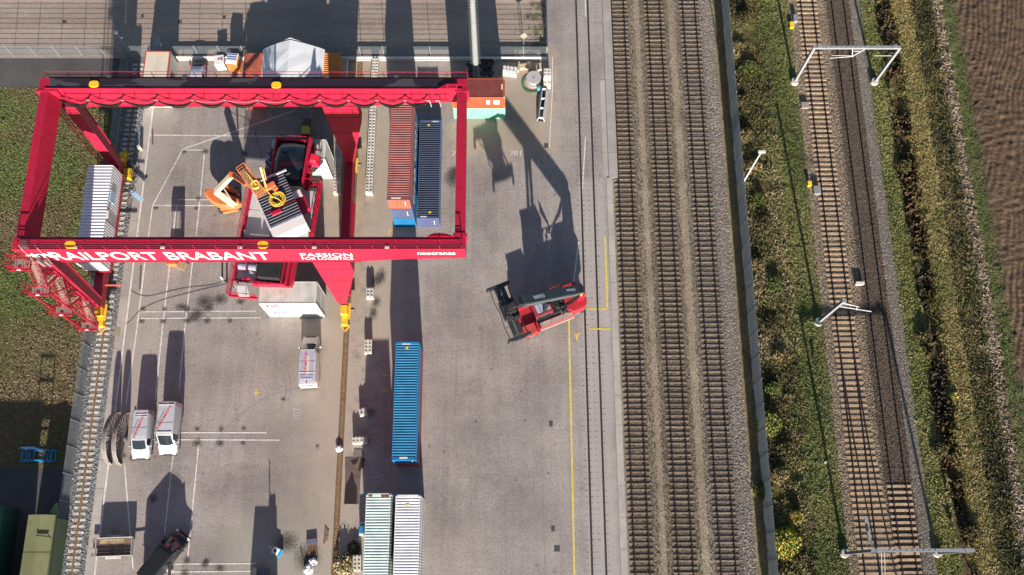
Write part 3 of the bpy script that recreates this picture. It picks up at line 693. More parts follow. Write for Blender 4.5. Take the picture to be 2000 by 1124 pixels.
def stains(lst, mt_=None, name='oil_stains', zb=.0165):
    me = bpy.data.meshes.new(name); v = []; f = []; e = []
    for k, (px, py, rx, ry) in enumerate(lst):
        c = at(px, py); o = len(v); z = zb+0.0004*(k % 9); v.append((c.x, c.y, z)); e.append(1.0)
        for i in range(16):
            t = 2*math.pi*i/16; v.append((c.x+rx*math.cos(t), c.y+ry*math.sin(t), z)); e.append(0.0)
            f.append((o, o+1+i, o+1+(i+1) % 16))
    me.from_pydata(v, [], f); a = me.attributes.new('edge', 'FLOAT', 'POINT'); a.data.foreach_set('value', e); me.materials.append(mt_ or SMt)
    o = bpy.data.objects.new(name, me); COL.objects.link(o); o['kind'] = 'stuff'
stains([(279,604,.5,.45),(321,604,.5,.4),(365,604,.65,.6),(408,602,.9,.8),(277,628,.5,.45),(319,628,.6,.5),(366,627,.8,.55),(405,627,.7,.6),(449,627,.5,.5),(385,612,1.4,.9),(400,590,1.6,1.2),(430,585,1.2,1.0),(380,622,1.3,.7),
        (360,297,.5,.4),(401,297,.7,.5),(478,300,.7,.5),(305,407,.5,.4),(388,388,.5,.5),(383,408,.4,.4),(385,838,.5,.4),(385,866,.8,.7),(432,839,.4,.5),(430,866,.7,.6),(476,837,.4,.4),(475,866,.5,.4),(365,1095,.6,.7),(361,1120,.7,.6),
        (400,1102,.6,.6),(403,1097,.5,.5),(620,872,.35,.4),(553,780,.4,.4),(884,348,1.5,1.9),(890,335,1.2,1.0),(736,548,.9,1.2),(735,590,.8,1.0),(729,612,.7,1.3),(745,540,.8,1.5),(260,895,.7,.6),(240,890,.6,.5),
        (430,1110,.8,.6),(600,1090,2.0,2.2),(560,1060,1.8,1.6),(355,600,1.1,.6),(300,975,.8,.7),(470,590,.8,.6)])
stains([(560,930,6,3.5),(470,960,5,3),(560,850,5,3),(430,740,4,3),(350,340,4,4),(480,245,3,3),(420,460,4,3),(940,380,5,5),(1010,250,4,5),(900,620,5,5),(930,850,5,6),(1000,980,5,5),(330,900,3,4),(560,1010,5,3),(860,1000,3,5),(420,1080,3,3),(560,700,4,4),(1050,760,3,5)], SMw, 'traffic_film', .0105)
# dark curved tyre marks
TY = M('tyre_mark', (0.245, 0.22, 0.213), 0.8, 0.15, 2, world=True)
for k, (c, r0, a0, a1) in enumerate((((490,760), 4.2, -20, 95), ((490,765), 3.7, -30, 80), ((600,960), 11.0, 95, 160))):
    p = at(*c); m = MB(); n = 40
    for i in range(n):
        t0 = math.radians(a0+(a1-a0)*i/n); t1 = math.radians(a0+(a1-a0)*(i+1)/n); zz = 0.0032-0.0003*k
        m.sheet([(p.x+r0*math.cos(t0), p.y+r0*math.sin(t0), zz), (p.x+(r0+.16)*math.cos(t0), p.y+(r0+.16)*math.sin(t0), zz), (p.x+(r0+.16)*math.cos(t1), p.y+(r0+.16)*math.sin(t1), zz), (p.x+r0*math.cos(t1), p.y+r0*math.sin(t1), zz)])
    struct('tyre_mark', m, TY)
# ================================================================== FENCES
GALV = M('galvanised_steel', (0.27, 0.29, 0.30), 0.55, 0.12, 2, metal=0.2)
MESHM = M('fence_wire', (0.17, 0.195, 0.21), 0.6, 0.1, 2)
def panel_mesh(L, H, rod, pitch, hz, hrod=0.012, flat=0.045):
    m = MB(); n = int(L/pitch)
    for k in range(n):
        x = (k+0.5)*L/n; m.sheet([(x-rod/2, 0, 0.05), (x+rod/2, 0, 0.05), (x+rod/2, 0, H), (x-rod/2, 0, H)])
    for k in range(hz):
        z = 0.1+(H-0.15)*k/(hz-1); m.box(0, L, -flat/2, flat/2, z-hrod/2, z+hrod/2)
    return m.mesh('mesh_panel')
def fence(label, A, B, H, step, rod, pitch, hz, name='mesh_fence', pw=0.06, mat=MESHM, extra=0.0, arm=0.0):
    A = Vector(A); B = Vector(B); L = (B-A).length; n = max(1, round(L/step)); s = L/n; d = (B-A)/L
    ang = math.atan2(d.y, d.x); t = thing(name, label, 'fence', A, ang)
    pm_ = panel_mesh(s, H, rod, pitch, hz); po = MB().box(-pw/2, pw/2, -pw/2, pw/2, 0, H+extra).mesh('post')
    for k in range(n+1):
        link('post', po, GALV, t, (k*s, 0, 0))
        if k < n: link('mesh_panel', pm_, mat, t, (k*s, 0, 0))
    return t
fence('tall wire mesh fence between the lawn and the crane track', (-44.95, -2.5, 0), (-45.0, 60.9, 0), 2.3, 2.75, 0.012, 0.055, 11, extra=0.05)
fence('double rod mesh fence along the upper yard, left of the corner camera mast', (-95, 61.15, 0), (-45.0, 61.15, 0), 2.3, 2.75, 0.006, 0.055, 11, extra=0.05)
fence('double rod mesh fence behind the row of containers, with bright line at its foot', (-45.0, 61.15, 0), (5.3, 61.15, 0), 2.3, 2.75, 0.006, 0.055, 11, extra=0.08)
fence('thin blue grey fence running up beside the platform road from the corner', (5.42, 61.2, 0), (5.42, 110, 0), 2.2, 2.75, 0.03, 0.055, 11)
fence('long grey mesh fence between the ballasted sidings and the scrub', (27.2, -8, 0), (27.2, 112, 0), 3.3, 2.6, 0.046, 0.055, 11, mat=M('fence_grey', (0.24, 0.275, 0.29), 0.6, 0.15, 1.0), extra=0.15)
gr_ = thing('guard_rail', 'white topped concrete barrier at the foot of the mesh fence', 'barrier', (-39.5, 60.75, 0))
m = MB().box(0, 44.9, -0.12, 0.12, 0, 0.16); obj('base_beam', m, M('barrier_concrete', (0.5, 0.48, 0.45), 0.8), gr_)
obj('top_rail', MB().box(0, 44.9, -0.16, -0.02, 0.5, 0.78), M('barrier_white', (0.7, 0.69, 0.66), 0.6), gr_)
pmm = MB().box(-0.06, 0.06, -0.1, 0.04, 0.16, 0.5).mesh('post')
for k in range(17): link('post', pmm, GALV, gr_, (1.0+k*2.7, 0, 0))

# ================================================================== CONTAINERS
def corr(m, axis, a0, a1, b0, b1, c, depth, out, pitch=0.28, flip=False):
    """trapezoid corrugation running along `axis` 'x' or 'y' on a vertical wall (b = z range) or 'r' roof along y"""
    n = max(2, int(round((a1-a0)/pitch))); p = (a1-a0)/n; pts = []
    for k in range(n):
        s = a0+k*p; pts += [(s, 0), (s+p*0.30, 0), (s+p*0.46, 1), (s+p*0.84, 1)]
    pts.append((a1, 0))
    o = len(m.v); vs = []
    for s, h in pts:
        q = c-out*depth*h
        if axis == 'y': vs += [(q, s, b0), (q, s, b1)]
        elif axis == 'x': vs += [(s, q, b0), (s, q, b1)]
        elif axis == 'r': vs += [(b0, s, c-depth*h), (b1, s, c-depth*h)]
    m.add(vs, [(2*i, 2*i+2, 2*i+3, 2*i+1) for i in range(len(pts)-1)])
CONT = {}
CAST = M('casting_rust', (0.10, 0.05, 0.035), 0.8, 0.3, 4)
def container(label, L, color, loc, rz=0.0, H=2.59, side=None, group=None, dirt=None, roofcol=None, topz=True, cat='container', var=0.1, rust=0.0, W=2.438, key=None, roofdepth=0.035):
    t = thing('shipping_container', label, cat, loc, rz, group)
    key = (L, H, W, roofdepth)
    if key not in CONT:
        g = {}
        f = MB()
        for sx in (-1, 1):
            for sy in (-1, 1):
                x = sx*(W/2-0.07); y = sy*(L/2-0.08); f.box(x-0.065, x+0.065, y-0.075, y+0.075, 0.12, H-0.12)
            x = sx*(W/2-0.04); f.box(x-0.035, x+0.035, -L/2+0.16, L/2-0.16, H-0.09, H-0.012); f.box(x-0.035, x+0.035, -L/2+0.16, L/2-0.16, 0.02, 0.16)
        for sy in (-1, 1):
            y = sy*(L/2-0.07); f.box(-W/2+.16, W/2-.16, y-0.06, y+0.06, H-0.14, H-0.012); f.box(-W/2+.16, W/2-.16, y-0.06, y+0.06, 0.02, 0.16)
            y2 = sy*(L/2-0.25); f.box(-W/2+.076, W/2-.076, min(y2, sy*(L/2-.13)), max(y2, sy*(L/2-.13)), H-0.06, H-0.02)
        g['frame'] = f.mesh('frame')
        r = MB(); corr(r, 'r', -L/2+0.25, L/2-0.25, -W/2+0.075, W/2-0.075, H-0.02, roofdepth, 1, 0.27); g['roof'] = r.mesh('roof')
        for s, nm in ((-1, 'wl'), (1, 'wr')):
            q = MB(); corr(q, 'y', -L/2+0.145, L/2-0.145, 0.16, H-0.09, s*(W/2-0.02), 0.045, s, 0.275); g[nm] = q.mesh('side_wall')
        q = MB(); corr(q, 'x', -W/2+0.135, W/2-0.135, 0.16, H-0.14, -(L/2-0.03), 0.045, -1, 0.25); g['end'] = q.mesh('end_wall')
        d = MB(); d.box(0.012, W/2-0.14, L/2-0.1, L/2-0.04, 0.16, H-0.14)
        for zz in (0.6, 1.2, 1.8): d.box(0.06, W/2-0.2, L/2-0.04, L/2-0.025, zz, zz+0.12)
        g['door'] = d.mesh('door')
        k = MB()
        for xx in (0.28, 0.82): k.cyl((xx, L/2-0.01, 0.14), (xx, L/2-0.01, H-0.12), 0.018, n=6)
        g['bar'] = k.mesh('lock_bar')
        c = MB().box(-0.089, 0.089, -0.081, 0.081, -0.06, 0.06); c.box(-0.03, 0.03, -0.055, 0.055, 0.06, 0.0605); g['cast'] = c.mesh('corner_fitting')
        CONT[key] = g
    g = CONT[key]
    mn = 'paint_%s' % '_'.join('%02x' % int(c*255) for c in color)
    mt = M(mn, color, 0.55, var, 0.7, dirt=dirt, spec=0.3)
    ms = M(mn+'_side_%s' % '_'.join('%02x' % int(c*255) for c in (side or color)), side or color, 0.55, var, 0.7, spec=0.3)
    rc = roofcol or color
    mr = M(mn+'_roof_%s' % '_'.join('%02x' % int(c*255) for c in rc), rc, 0.6, var*1.8, 0.8, dirt=dirt or (tuple(c*.5+.03 for c in rc), .63), spec=0.3)
    def lk(n, k, m_, **q):
        me = g[k].copy() ; me.name = n; return link(n, me, m_, t, **q)
    lk('frame', 'frame', ms); lk('roof', 'roof', mr); lk('side_wall', 'wl', ms); lk('side_wall', 'wr', ms); lk('end_wall', 'end', mt)
    for s in (1, -1):
        o = lk('door', 'door', mt); o.scale = (s, 1, 1)
        b = link('lock_bar', g['bar'], GALV, o)
    for sx in (-1, 1):
        for sy in (-1, 1):
            for z in (0.06, H-0.06): link('corner_fitting', g['cast'], CAST if rust else ms, t, (sx*(W/2-.089), sy*(L/2-.081), z))
    return t
def plate(t, x0, x1, y0, y1, z0, z1, mat, name='marking_plate'):
    return obj(name, MB().box(x0, x1, y0, y1, z0, z1), mat, t)
WHT = M('plate_white', (0.62, 0.61, 0.60), 0.6, 0.1, 3)
YEL = M('bright_yellow', (0.75, 0.50, 0.03), 0.5, 0.1, 2)
AZ = math.radians(0.0)
L40, L20 = 12.192, 6.058
G40 = 'forty foot containers stacked under and beside the crane'
# maroon / navy / blue stack
mx, my = -11.05, 44.95
container('bright blue container at the bottom of the maroon topped stack', L40, (0.01, 0.13, 0.30), (-11.0, 45.15, 0), group=G40)
tn = container('navy container with white lettering, in the middle of the maroon topped stack', L40, (0.07, 0.09, 0.17), (-11.0, 45.15, 2.6), group=G40)
tm_ = container('maroon ribbed container with salmon end wall, top of its stack', L40, (0.36, 0.105, 0.065), (-11.05, 45.2, 5.2), group=G40, side=(0.24, 0.085, 0.075), roofcol=(0.27, 0.10, 0.095), dirt=((0.25, 0.10, 0.08), 0.62))
text('lettering', 'CMA CGM', (9.8, 1.5), WHT, tn, frame3((1.225, -4.9, 0.55), (0, 1, 0), (0, 0, 1)), 0.01, 0.004)
for t, x0 in ((tn, 0.5),): plate(t, 0.55, 0.62, -6.11, -6.10, 0.9, 2.1, WHT)
plate(tm_, -0.75, 0.25, -5.95, -5.78, 2.575, 2.585, WHT)
plate(tm_, 0.62, 0.69, -6.11, -6.10, 1.0, 2.2, WHT)
t = container('single dark navy container beside the maroon stack', L40, (0.065, 0.085, 0.18), (-8.3, 45.2, 0), group=G40, roofcol=(0.022, 0.036, 0.07))
plate(t, 0.6, 0.67, -6.11, -6.10, 0.7, 1.9, WHT); plate(t, -0.85, -0.15, -5.95, -5.82, 2.575, 2.585, WHT); plate(t, 0.25, 0.95, 5.86, 5.96, 2.575, 2.585, WHT)
plate(t, 0.05, 0.35, -5.45, -5.25, 2.572, 2.585, YEL); plate(t, -0.3, -0.05, 5.35, 5.55, 2.572, 2.585, YEL)
# blue on red
t = container('bright blue ribbed container lying on a red brown one in the open yard', L40, (0.008, 0.13, 0.33), (-9.88, 18.17, 2.6), group=G40, side=(0.02, 0.17, 0.38), roofcol=(0.008, 0.15, 0.30))
plate(t, -0.45, 0.35, -5.95, -5.78, 2.575, 2.585, WHT); plate(t, 0.75, 0.82, -6.11, -6.10, 1.4, 2.2, WHT); plate(t, -0.55, 0.3, 5.8, 5.93, 2.575, 2.585, WHT); plate(t, -0.15, 0.08, 5.35, 5.6, 2.572, 2.585, YEL)
container('red brown container underneath the bright blue one', L40, (0.26, 0.05, 0.04), (-9.88, 18.17, 0), group=G40)
# pale green and white pair
t = container('pale green rusty container, top of the left pair at the bottom edge', L40, (0.50, 0.60, 0.56), (-12.28, 2.74, 2.6), group=G40, dirt=((0.16, 0.09, 0.05), 0.70), rust=1, roofcol=(0.46, 0.57, 0.55))
plate(t, 0.25, 1.05, 5.75, 5.99, 2.572, 2.584, M('rust_patch', (0.18, 0.075, 0.03), 0.9, 0.5, 4), 'rust_patch'); plate(t, -1.0, -0.6, 5.8, 5.99, 2.572, 2.584, MC['rust_patch'], 'rust_patch')
container('greyish green container underneath the pale rusty green one', L40, (0.30, 0.36, 0.33), (-12.28, 2.74, 0), group=G40)
t = container('white ribbed container with red lower corner rail, beside the pale green one', L40, (0.64, 0.63, 0.65), (-9.37, 2.6, 2.6), group=G40, rust=1, roofcol=(0.62, 0.62, 0.66))
plate(t, -0.2, 0.15, 5.0, 5.2, 2.572, 2.585, M('pale_yellow', (0.6, 0.55, 0.12), 0.7))
container('pale grey container underneath the white ribbed one', L40, (0.52, 0.51, 0.50), (-9.37, 2.6, 0), group=G40)
# short containers, east-west
G20 = 'twenty foot containers standing across the yard'
rzE = math.radians(90)
container('mint green container underneath the orange red one beside the crane corner', L20, (0.17, 0.42, 0.31), (-2.68, 54.02, 0), rzE, group=G20)
t = container('orange red container with dark maroon roof, on top of the mint green one', L20, (0.36, 0.075, 0.035), (-2.72, 54.0, 2.6), rzE, group=G20, roofcol=(0.19, 0.05, 0.045), dirt=((0.16, 0.05, 0.04), 0.6))
plate(t, -1.23, -1.225, -2.4, -1.7, 1.0, 1.9, WHT); plate(t, -1.23, -1.225, -1.3, -.9, 1.0, 1.9, WHT); plate(t, -.2, .5, -2.75, -2.6, 2.575, 2.585, WHT)
WHs = (0.52, 0.51, 0.48)
t1 = container('lower white container carrying the southern end of the red trolley', L20, WHs, (-22.62, 29.66, 0), rzE, group=G20)
t2_ = container('upper white container with red letters under the trolley end', L20, WHs, (-22.64, 29.66, 2.6), rzE, group=G20, dirt=((0.30, 0.26, 0.22), 0.66), rust=1)
RED = M('red_letter', (0.42, 0.03, 0.05), 0.6); BLU = M('blue_letter', (0.12, 0.16, 0.38), 0.6); GRY = M('grey_letter', (0.30, 0.33, 0.38), 0.6)
# local +x of the rotated container points to world +y, local -y to world +x: text on world south face
text('lettering', 'RST', (1.3, 0.8), RED, t2_, frame3((-1.222, 2.5, 1.1), (0, -1, 0), (0, 0, 1)), 0.01, 0.004)
text('lettering', 'RST', (1.3, 0.8), BLU, t1, frame3((-1.222, 2.3, 1.1), (0, -1, 0), (0, 0, 1)), 0.01, 0.004)
t3 = container('lower white container carrying the northern end of the red trolley', L20, WHs, (-22.62, 46.3, 0), rzE, group=G20)
t4 = container('upper white container under the northern trolley end', L20, WHs, (-22.62, 46.3, 2.6), rzE, group=G20)
# row along the north fence
t = container('orange ribbed container right of the blue tarpaulin tent', L20, (0.55, 0.20, 0.05), (-20.35, 57.1, 0), group=G20, roofcol=(0.52, 0.19, 0.05))
t = container('orange container with a red tarpaulin over it, left of the tent', L20, (0.50, 0.13, 0.05), (-29.1, 57.1, 0), group=G20)
RT = M('red_tarp', (0.40, 0.10, 0.06), 0.7, 0.25, 1.5, world=True)
m = MB(); rings = []
for i in range(9):
    y = 54.2+i*0.72
    rings.append([(-30.42, y, 2.2), (-30.38, y, 2.63), (-29.8, y, 2.66+0.10*fbm(np.array(i*.9), np.array(1.3))), (-28.9, y, 2.62+0.14*fbm(np.array(i*1.1), np.array(5.3))), (-28.2, y, 2.68), (-27.9, y, 2.66)])
m.loft([[(float(a), float(b), float(c)) for a, b, c in r] for r in rings], caps=False, closed=False)
solo('red_tarpaulin', m, RT, 'rust red tarpaulin lying over the left container beside the tent', 'tarpaulin', smooth=True)
# tent roof
tt = thing('tarpaulin_tent', 'large peaked white tarpaulin tent roof between the two orange containers', 'tent', (-24.6, 54, 0))
m = MB(); TP = M('tent_sheet', (0.66, 0.69, 0.74), 0.6, 0.06, 0.6, world=True)
rings = []
for y, e in ((54.0, 0), (55.2, .05), (56.6, 0), (58.0, .04), (59.4, 0), (60.5, 0)):
    rings.append([(-28.25, y, 2.6), (-27.85, y, 3.0+e), (-26.3, y, 3.95+e*2), (-24.62, y, 4.75-e), (-23.0, y, 3.95+e), (-21.45, y, 3.05), (-20.95, y, 2.6)])
m.loft(rings, caps=False, closed=False); wobj('roof_sheet', m, TP, tt)
m = MB().sheet([(-27.85, 60.5, 3.0), (-24.62, 60.75, 4.75), (-21.45, 60.5, 3.05), (-24.6, 60.5, 2.5)]); wobj('gable_sheet', m, TP, tt)
fr = MB()
for y in (54.1, 57.3, 60.35):
    fr.tube([(-28.0, y, 2.55), (-27.8, y, 2.95), (-24.62, y, 4.68), (-21.5, y, 3.0), (-21.1, y, 2.55)], 0.04)
wobj('tube_frame', fr, GALV, tt)
m = MB().box(-27.88, -27.6, 54.0, 60.5, 2.55, 2.62); m.box(-21.6, -21.2, 54, 60.5, 2.55, 2.62); wobj('edge_batten', m, WHT, tt)
# beige site office
t = thing('site_office', 'beige site office cabin with red roof edges, left of the grey car', 'cabin', (-40.5, 57.2, 0))
BG = M('cabin_cream', (0.60, 0.54, 0.44), 0.7, 0.08, 0.6, dirt=((0.42, 0.37, 0.30), 0.62)); RDT = M('cabin_red_edge', (0.45, 0.06, 0.03), 0.6)
obj('body', MB().box(-1.45, 1.45, -3.0, 3.0, 0.1, 2.6), M('cabin_grey', (0.52, 0.52, 0.50), 0.7, 0.08, 1), t, bevel=0.02)
for x0, x1 in ((-1.38, -0.02), (0.01, 1.32)): obj('roof_panel', MB().box(x0, x1, -2.95, 2.9, 2.6, 2.66), BG, t)
m = MB().box(-1.5, 1.5, 2.9, 3.02, 2.58, 2.74); m.box(1.32, 1.48, -3.0, 2.9, 2.58, 2.74); m.box(-1.5, -1.39, -3.0, 2.9, 2.58, 2.72); m.box(-1.5, 1.5, -3.05, -2.95, 2.5, 2.7); obj('roof_trim', m, RDT, t)
obj('door', MB().box(-0.4, 0.5, -3.05, -3.0, 0.15, 2.15), M('door_grey', (0.3, 0.3, 0.3), 0.6), t)
obj('window', MB().box(-1.2, -0.6, -3.04, -3.0, 1.0, 1.9), M('dark_glass', (0.02, 0.025, 0.03), 0.1, 0, 1), t)
obj('window', MB().box(1.45, 1.49, -1.0, 0.6, 1.0, 1.9), MC['dark_glass'], t)
# cabinets
t = thing('equipment_cabinet', 'small white cabinet with coloured dots, left of the orange toilet cabin', 'cabinet', (-33.75, 59.9, 0), math.radians(8))
obj('body', MB().box(-0.55, 0.55, -0.6, 0.6, 0, 1.25), M('cabinet_white', (0.72, 0.72, 0.70), 0.5, 0.05, 2), t, bevel=0.03)
obj('lid', MB().box(-0.58, 0.58, -0.63, 0.63, 1.25, 1.33), MC['cabinet_white'], t)
obj('vent', MB().box(-0.15, 0.12, 0.0, 0.2, 1.33, 1.36), RED, t); obj('panel', MB().box(0.2, 0.45, -0.1, 0.35, 1.33, 1.345), BLU, t)
obj('door', MB().box(-0.45, 0.45, -0.63, -0.6, 0.15, 1.1), M('cabinet_grey', (0.5, 0.5, 0.5), 0.5), t)
t = thing('toilet_cabin', 'orange portable cabin with a striped white roof beside the small white cabinet', 'portable toilet', (-32.0, 59.7, 0), math.radians(-6))
ORC = M('cabin_orange', (0.62, 0.18, 0.03), 0.55, 0.1, 1)
obj('body', MB().box(-0.65, 0.65, -0.7, 0.7, 0, 1.95), ORC, t, bevel=0.03)
obj('roof', MB().hexa([(-.68,-.72,1.95),(.68,-.72,1.95),(.68,.72,1.95),(-.68,.72,1.95)], [(-.6,-.5,2.12),(.6,-.5,2.12),(.6,.6,2.12),(-.6,.6,2.12)]), MC['cabinet_white'], t)
for k in range(3): obj('roof_rib', MB().box(-0.58, 0.58, -0.25+k*0.3, -0.17+k*0.3, 2.12, 2.16), BLU, t)
obj('door', MB().box(-0.45, 0.45, -0.74, -0.7, 0.08, 1.85), M('cabin_orange_dark', (0.5, 0.13, 0.03), 0.5), t)

# ================================================================== VEHICLES
GLASS = M('car_glass', (0.015, 0.022, 0.028), 0.06, 0, 1, spec=0.8); TYRE = M('tyre', (0.02, 0.02, 0.02), 0.85); RIM = M('rim', (0.3, 0.3, 0.32), 0.4, metal=0.6)
LAMP = M('lamp_glass', (0.7, 0.72, 0.75), 0.15, 0, 1); TAIL = M('tail_red', (0.5, 0.02, 0.02), 0.3); BLK = M('black_plastic', (0.02, 0.02, 0.022), 0.6)
def wheel(t, x, y, r, w_, name='wheel'):
    o = obj(name, MB().cyl((x-w_/2, y, r), (x+w_/2, y, r), r, n=20), TYRE, t, bevel=0.02)
    obj('rim', MB().cyl((x-w_/2-.01, y, r), (x+w_/2+.01, y, r), r*0.58, n=12), RIM, o)
def car(label, cat, loc, rz, col, L=5.0, W=1.95, prof=None, rough=0.35, name='delivery_van', ribs=0, wy=(1.65, -1.5), wr=0.34, rear_glass=True, group=None, side=None):
    """profile stations along +y (front): (y, hood/roof height, half width factor, roof inset)"""
    t = thing(name, label, cat, loc, rz, group)
    mt = M('van_paint_%s' % '_'.join('%02x' % int(c*255) for c in col), col, rough, 0.04, 0.8, spec=0.5)
    h = W/2; rings = []
    for (y, zt, wf, ins) in prof['st']:
        zb = prof.get('belt', 1.1); zb = min(zb, zt-0.12); hw = h*wf; tw = hw-ins
        rings.append([(-hw*0.93, y, 0.28), (-hw, y, 0.5), (-hw*1.0, y, zb), (-tw, y, zt-0.09), (-tw+0.09, y, zt), (0, y, zt+0.02), (tw-0.09, y, zt), (tw, y, zt-0.09), (hw, y, zb), (hw, y, 0.5), (hw*0.93, y, 0.28)])
    for yy in (rings[5][0][1], rings[5][0][1]-1.25): 
        if name == 'delivery_van': obj('panel_gap', MB().box(-h*.86, h*.86, yy-.012, yy+.012, prof['rz']+.018, prof['rz']+.026), BLK, t)
    o = obj('body', MB().loft(rings), mt, t, smooth=True)
    md = o.modifiers.new('edge', 'EDGE_SPLIT'); md.split_angle = math.radians(38)
    # windscreen and windows laid 6 mm proud of the body
    def q(i, side, k): r = rings[i][k]; return Vector(r)
    a, b = prof['ws']; A = prof['st'][a]; B = prof['st'][b]
    def P(stn, fx, fz=0.0):
        y, zt, wf, ins = stn; return (fx*(h*wf-ins-0.1), y, zt+0.012)
    n_ = Vector((0, 1, 0.9)).normalized()*0.012
    m = MB(); r0 = [(-0.93, 0), (-0.5, .03), (0, .045), (.5, .03), (.93, 0)]
    la = [Vector(P(A, f))+n_+Vector((0, e*2, 0)) for f, e in r0]; lb = [Vector(P(B, f*0.98))+n_+Vector((0, e, 0.004)) for f, e in r0]
    d = Vector((0, 0, 0)); k0 = 0.10; k1 = 0.93
    ra = [p+(q_-p)*k0 for p, q_ in zip(la, lb)]; rb = [p+(q_-p)*k1 for p, q_ in zip(la, lb)]
    m.loft([ra, rb], caps=False, closed=False); obj('windscreen', m, GLASS, t)
    obj('wiper', MB().bar(ra[1]+Vector((0, .02, .015)), ra[3]+Vector((0, .0, .02)), 0.03, 0.02), BLK, t)
    for (y0, y1) in prof['win']:
        for s in (-1, 1):
            z0 = prof.get('belt', 1.1)+0.04; z1 = prof['rz']-0.16; ww = h-prof['ri']*0.35+0.004; w2 = h-prof['ri']+0.004
            obj('side_window', MB().sheet([(s*(h+0.004), y0, z0), (s*(h+0.004), y1, z0), (s*(w2+0.01), y1-0.14, z1), (s*(w2+0.01), y0+.03, z1)]), GLASS, t)
    for s in (-1, 1):
        for y in wy: wheel(t, s*(h-0.13), y, wr, 0.24)
        mi = obj('door_mirror', MB().cbox((s*(h+0.13), prof['my'], 1.2), 0.2, 0.12, 0.28), BLK if col[0] < .3 else mt, t, bevel=0.02)
        yf = prof['st'][-1][0]; obj('headlight', MB().cbox((s*(h*0.72), yf-0.16, 0.80), 0.3, 0.36, 0.16), LAMP, t, bevel=0.03)
        yb = prof['st'][0][0]; obj('tail_light', MB().cbox((s*(h*0.96), yb+0.03, 1.0), 0.1, 0.09, 0.4), TAIL, t)
    ya, yb2 = prof['st'][-4][0], prof['st'][-2][0]; za, zb3 = prof['st'][-4][1], prof['st'][-2][1]
    for s in (-1, 1): obj('bonnet_seam', MB().bar((s*h*.62, ya, za+.015), (s*h*.55, yb2, zb3+.015), .025, .012), M('seam_grey', (.16,.16,.17), .6), t)
    obj('bumper', MB().cbox((0, prof['st'][-1][0]-0.02, 0.42), W*0.82, 0.2, 0.26), BLK, t, bevel=0.05)
    obj('rear_bumper', MB().cbox((0, prof['st'][0][0]+0.0, 0.42), W*0.9, 0.18, 0.2), BLK, t, bevel=0.03)
    if rear_glass: obj('rear_window', MB().cbox((0, prof['st'][0][0]-0.004, prof['rz']-0.5), W*0.66, 0.02, 0.42), GLASS, t)
    obj('grille', MB().cbox((0, prof['st'][-1][0]-0.02, 0.70), W*0.45, 0.16, 0.14), BLK, t)
    return t, mt
def vprof(L, H):
    f = L/2
    return dict(st=[(-f, H-0.14, .93, .12), (-f+.06, H-0.02, .97, .12), (-f+.5, H, 1, .13), (0.2, H, 1, .13), (f-1.95, H-0.02, 1, .13), (f-1.80, H-0.06, 1, .15), (f-0.86, 1.26, .99, .12), (f-0.68, 1.15, .97, .10), (f-.28, 1.0, .90, .08), (f-.08, .86, .80, .06), (f, .62, .72, .03)],
                ws=(6, 5), win=[(f-1.95, f-1.2)], rz=H, ri=.13, my=f-1.25)
VWHT = (0.72, 0.72, 0.73)
GV = 'light panel vans parked in the yard'
t, mt = car('lower silver white panel van with a red diagonal stripe, nose down', 'van', (-37.85, 15.35, 0), math.radians(180+1.0), (0.40, 0.42, 0.47), 4.95, 1.95, vprof(4.95, 1.98), group=GV)
RS = M('roof_red_print', (0.62, 0.10, 0.08), 0.5, 0.2, 9); BS = M('roof_blue_print', (0.30, 0.34, 0.50), 0.5, 0.2, 9)
def diag(t, s, x0, y0, x1, y1, wd, z, mat, txt, h):
    d = Vector((x1-x0, y1-y0, 0)); return text('roof_lettering', txt, (d.length, h), mat, t, frame3((x0, y0, z), d, Vector((-d.y, d.x, 0))), 0.012, 0.003)
diag(t, 1, 0.35, 0.55, -0.45, -1.9, .25, 2.004, RS, 'HERMENS', .27); diag(t, 1, 0.62, 0.1, 0.1, -1.5, .1, 2.004, BS, 'TECHNIEK', .12)
for y in (-2.0, -1.75): obj('roof_bar', MB().box(-0.7, 0.5, y, y+.04, 1.995, 2.03), WHT, t)
t, mt = car('taller silver white panel van with two roof bars, right of the other', 'van', (-35.05, 15.95, 0), math.radians(180+0.5), (0.41, 0.42, 0.46), 5.3, 2.02, vprof(5.3, 2.55), group=GV)
diag(t, 1, 0.62, 0.35, -0.62, -2.3, .25, 2.574, RS, 'HERMENS', .27); diag(t, 1, 0.72, -0.2, 0.05, -1.8, .1, 2.574, BS, 'TECHNIEK', .13)
for y in (-2.3, 0.55): obj('roof_bar', MB().box(-0.78, 0.78, y, y+.06, 2.565, 2.61), WHT, t)
t, mt = car('white panel van facing up the yard in front of the white container stack', 'van', (-20.75, 23.15, 0), math.radians(1.5), (0.52, 0.50, 0.48), 5.6, 2.0, vprof(5.6, 2.35), group=GV)
obj('roof_panel', MB().box(-0.72, 0.72, -2.4, 0.9, 2.352, 2.364), M('roof_sky_tint', (.33,.34,.46), .4, .04, 1), t)  # thin sheet that paints the sky reflection onto the roof
text('roof_lettering', 'HERMENS', (2.7, .26), RS, t, frame3((-0.05, -1.95, 2.374), (0, 1, 0), (-1, 0, 0)), 0.02, 0.003)
for y in (-1.5, .95): obj('roof_bar', MB().box(-0.8, 0.8, y, y+.05, 2.365, 2.40), WHT, t)
for k in range(4): obj('roof_fan', MB().cyl((-0.5+k*.3, -2.2, 2.37), (-0.5+k*.3, -2.2, 2.43), .1, n=12), WHT, t)
obj('roof_hatch', MB().box(-0.72, 0.66, -2.35, -1.75, 2.366, 2.385), M('hatch_blue', (0.33, 0.36, 0.52), 0.4), t)
obj('aerial', MB().cyl((0, -2.55, 2.33), (0, -2.6, 2.45), .06, n=8), BLK, t)
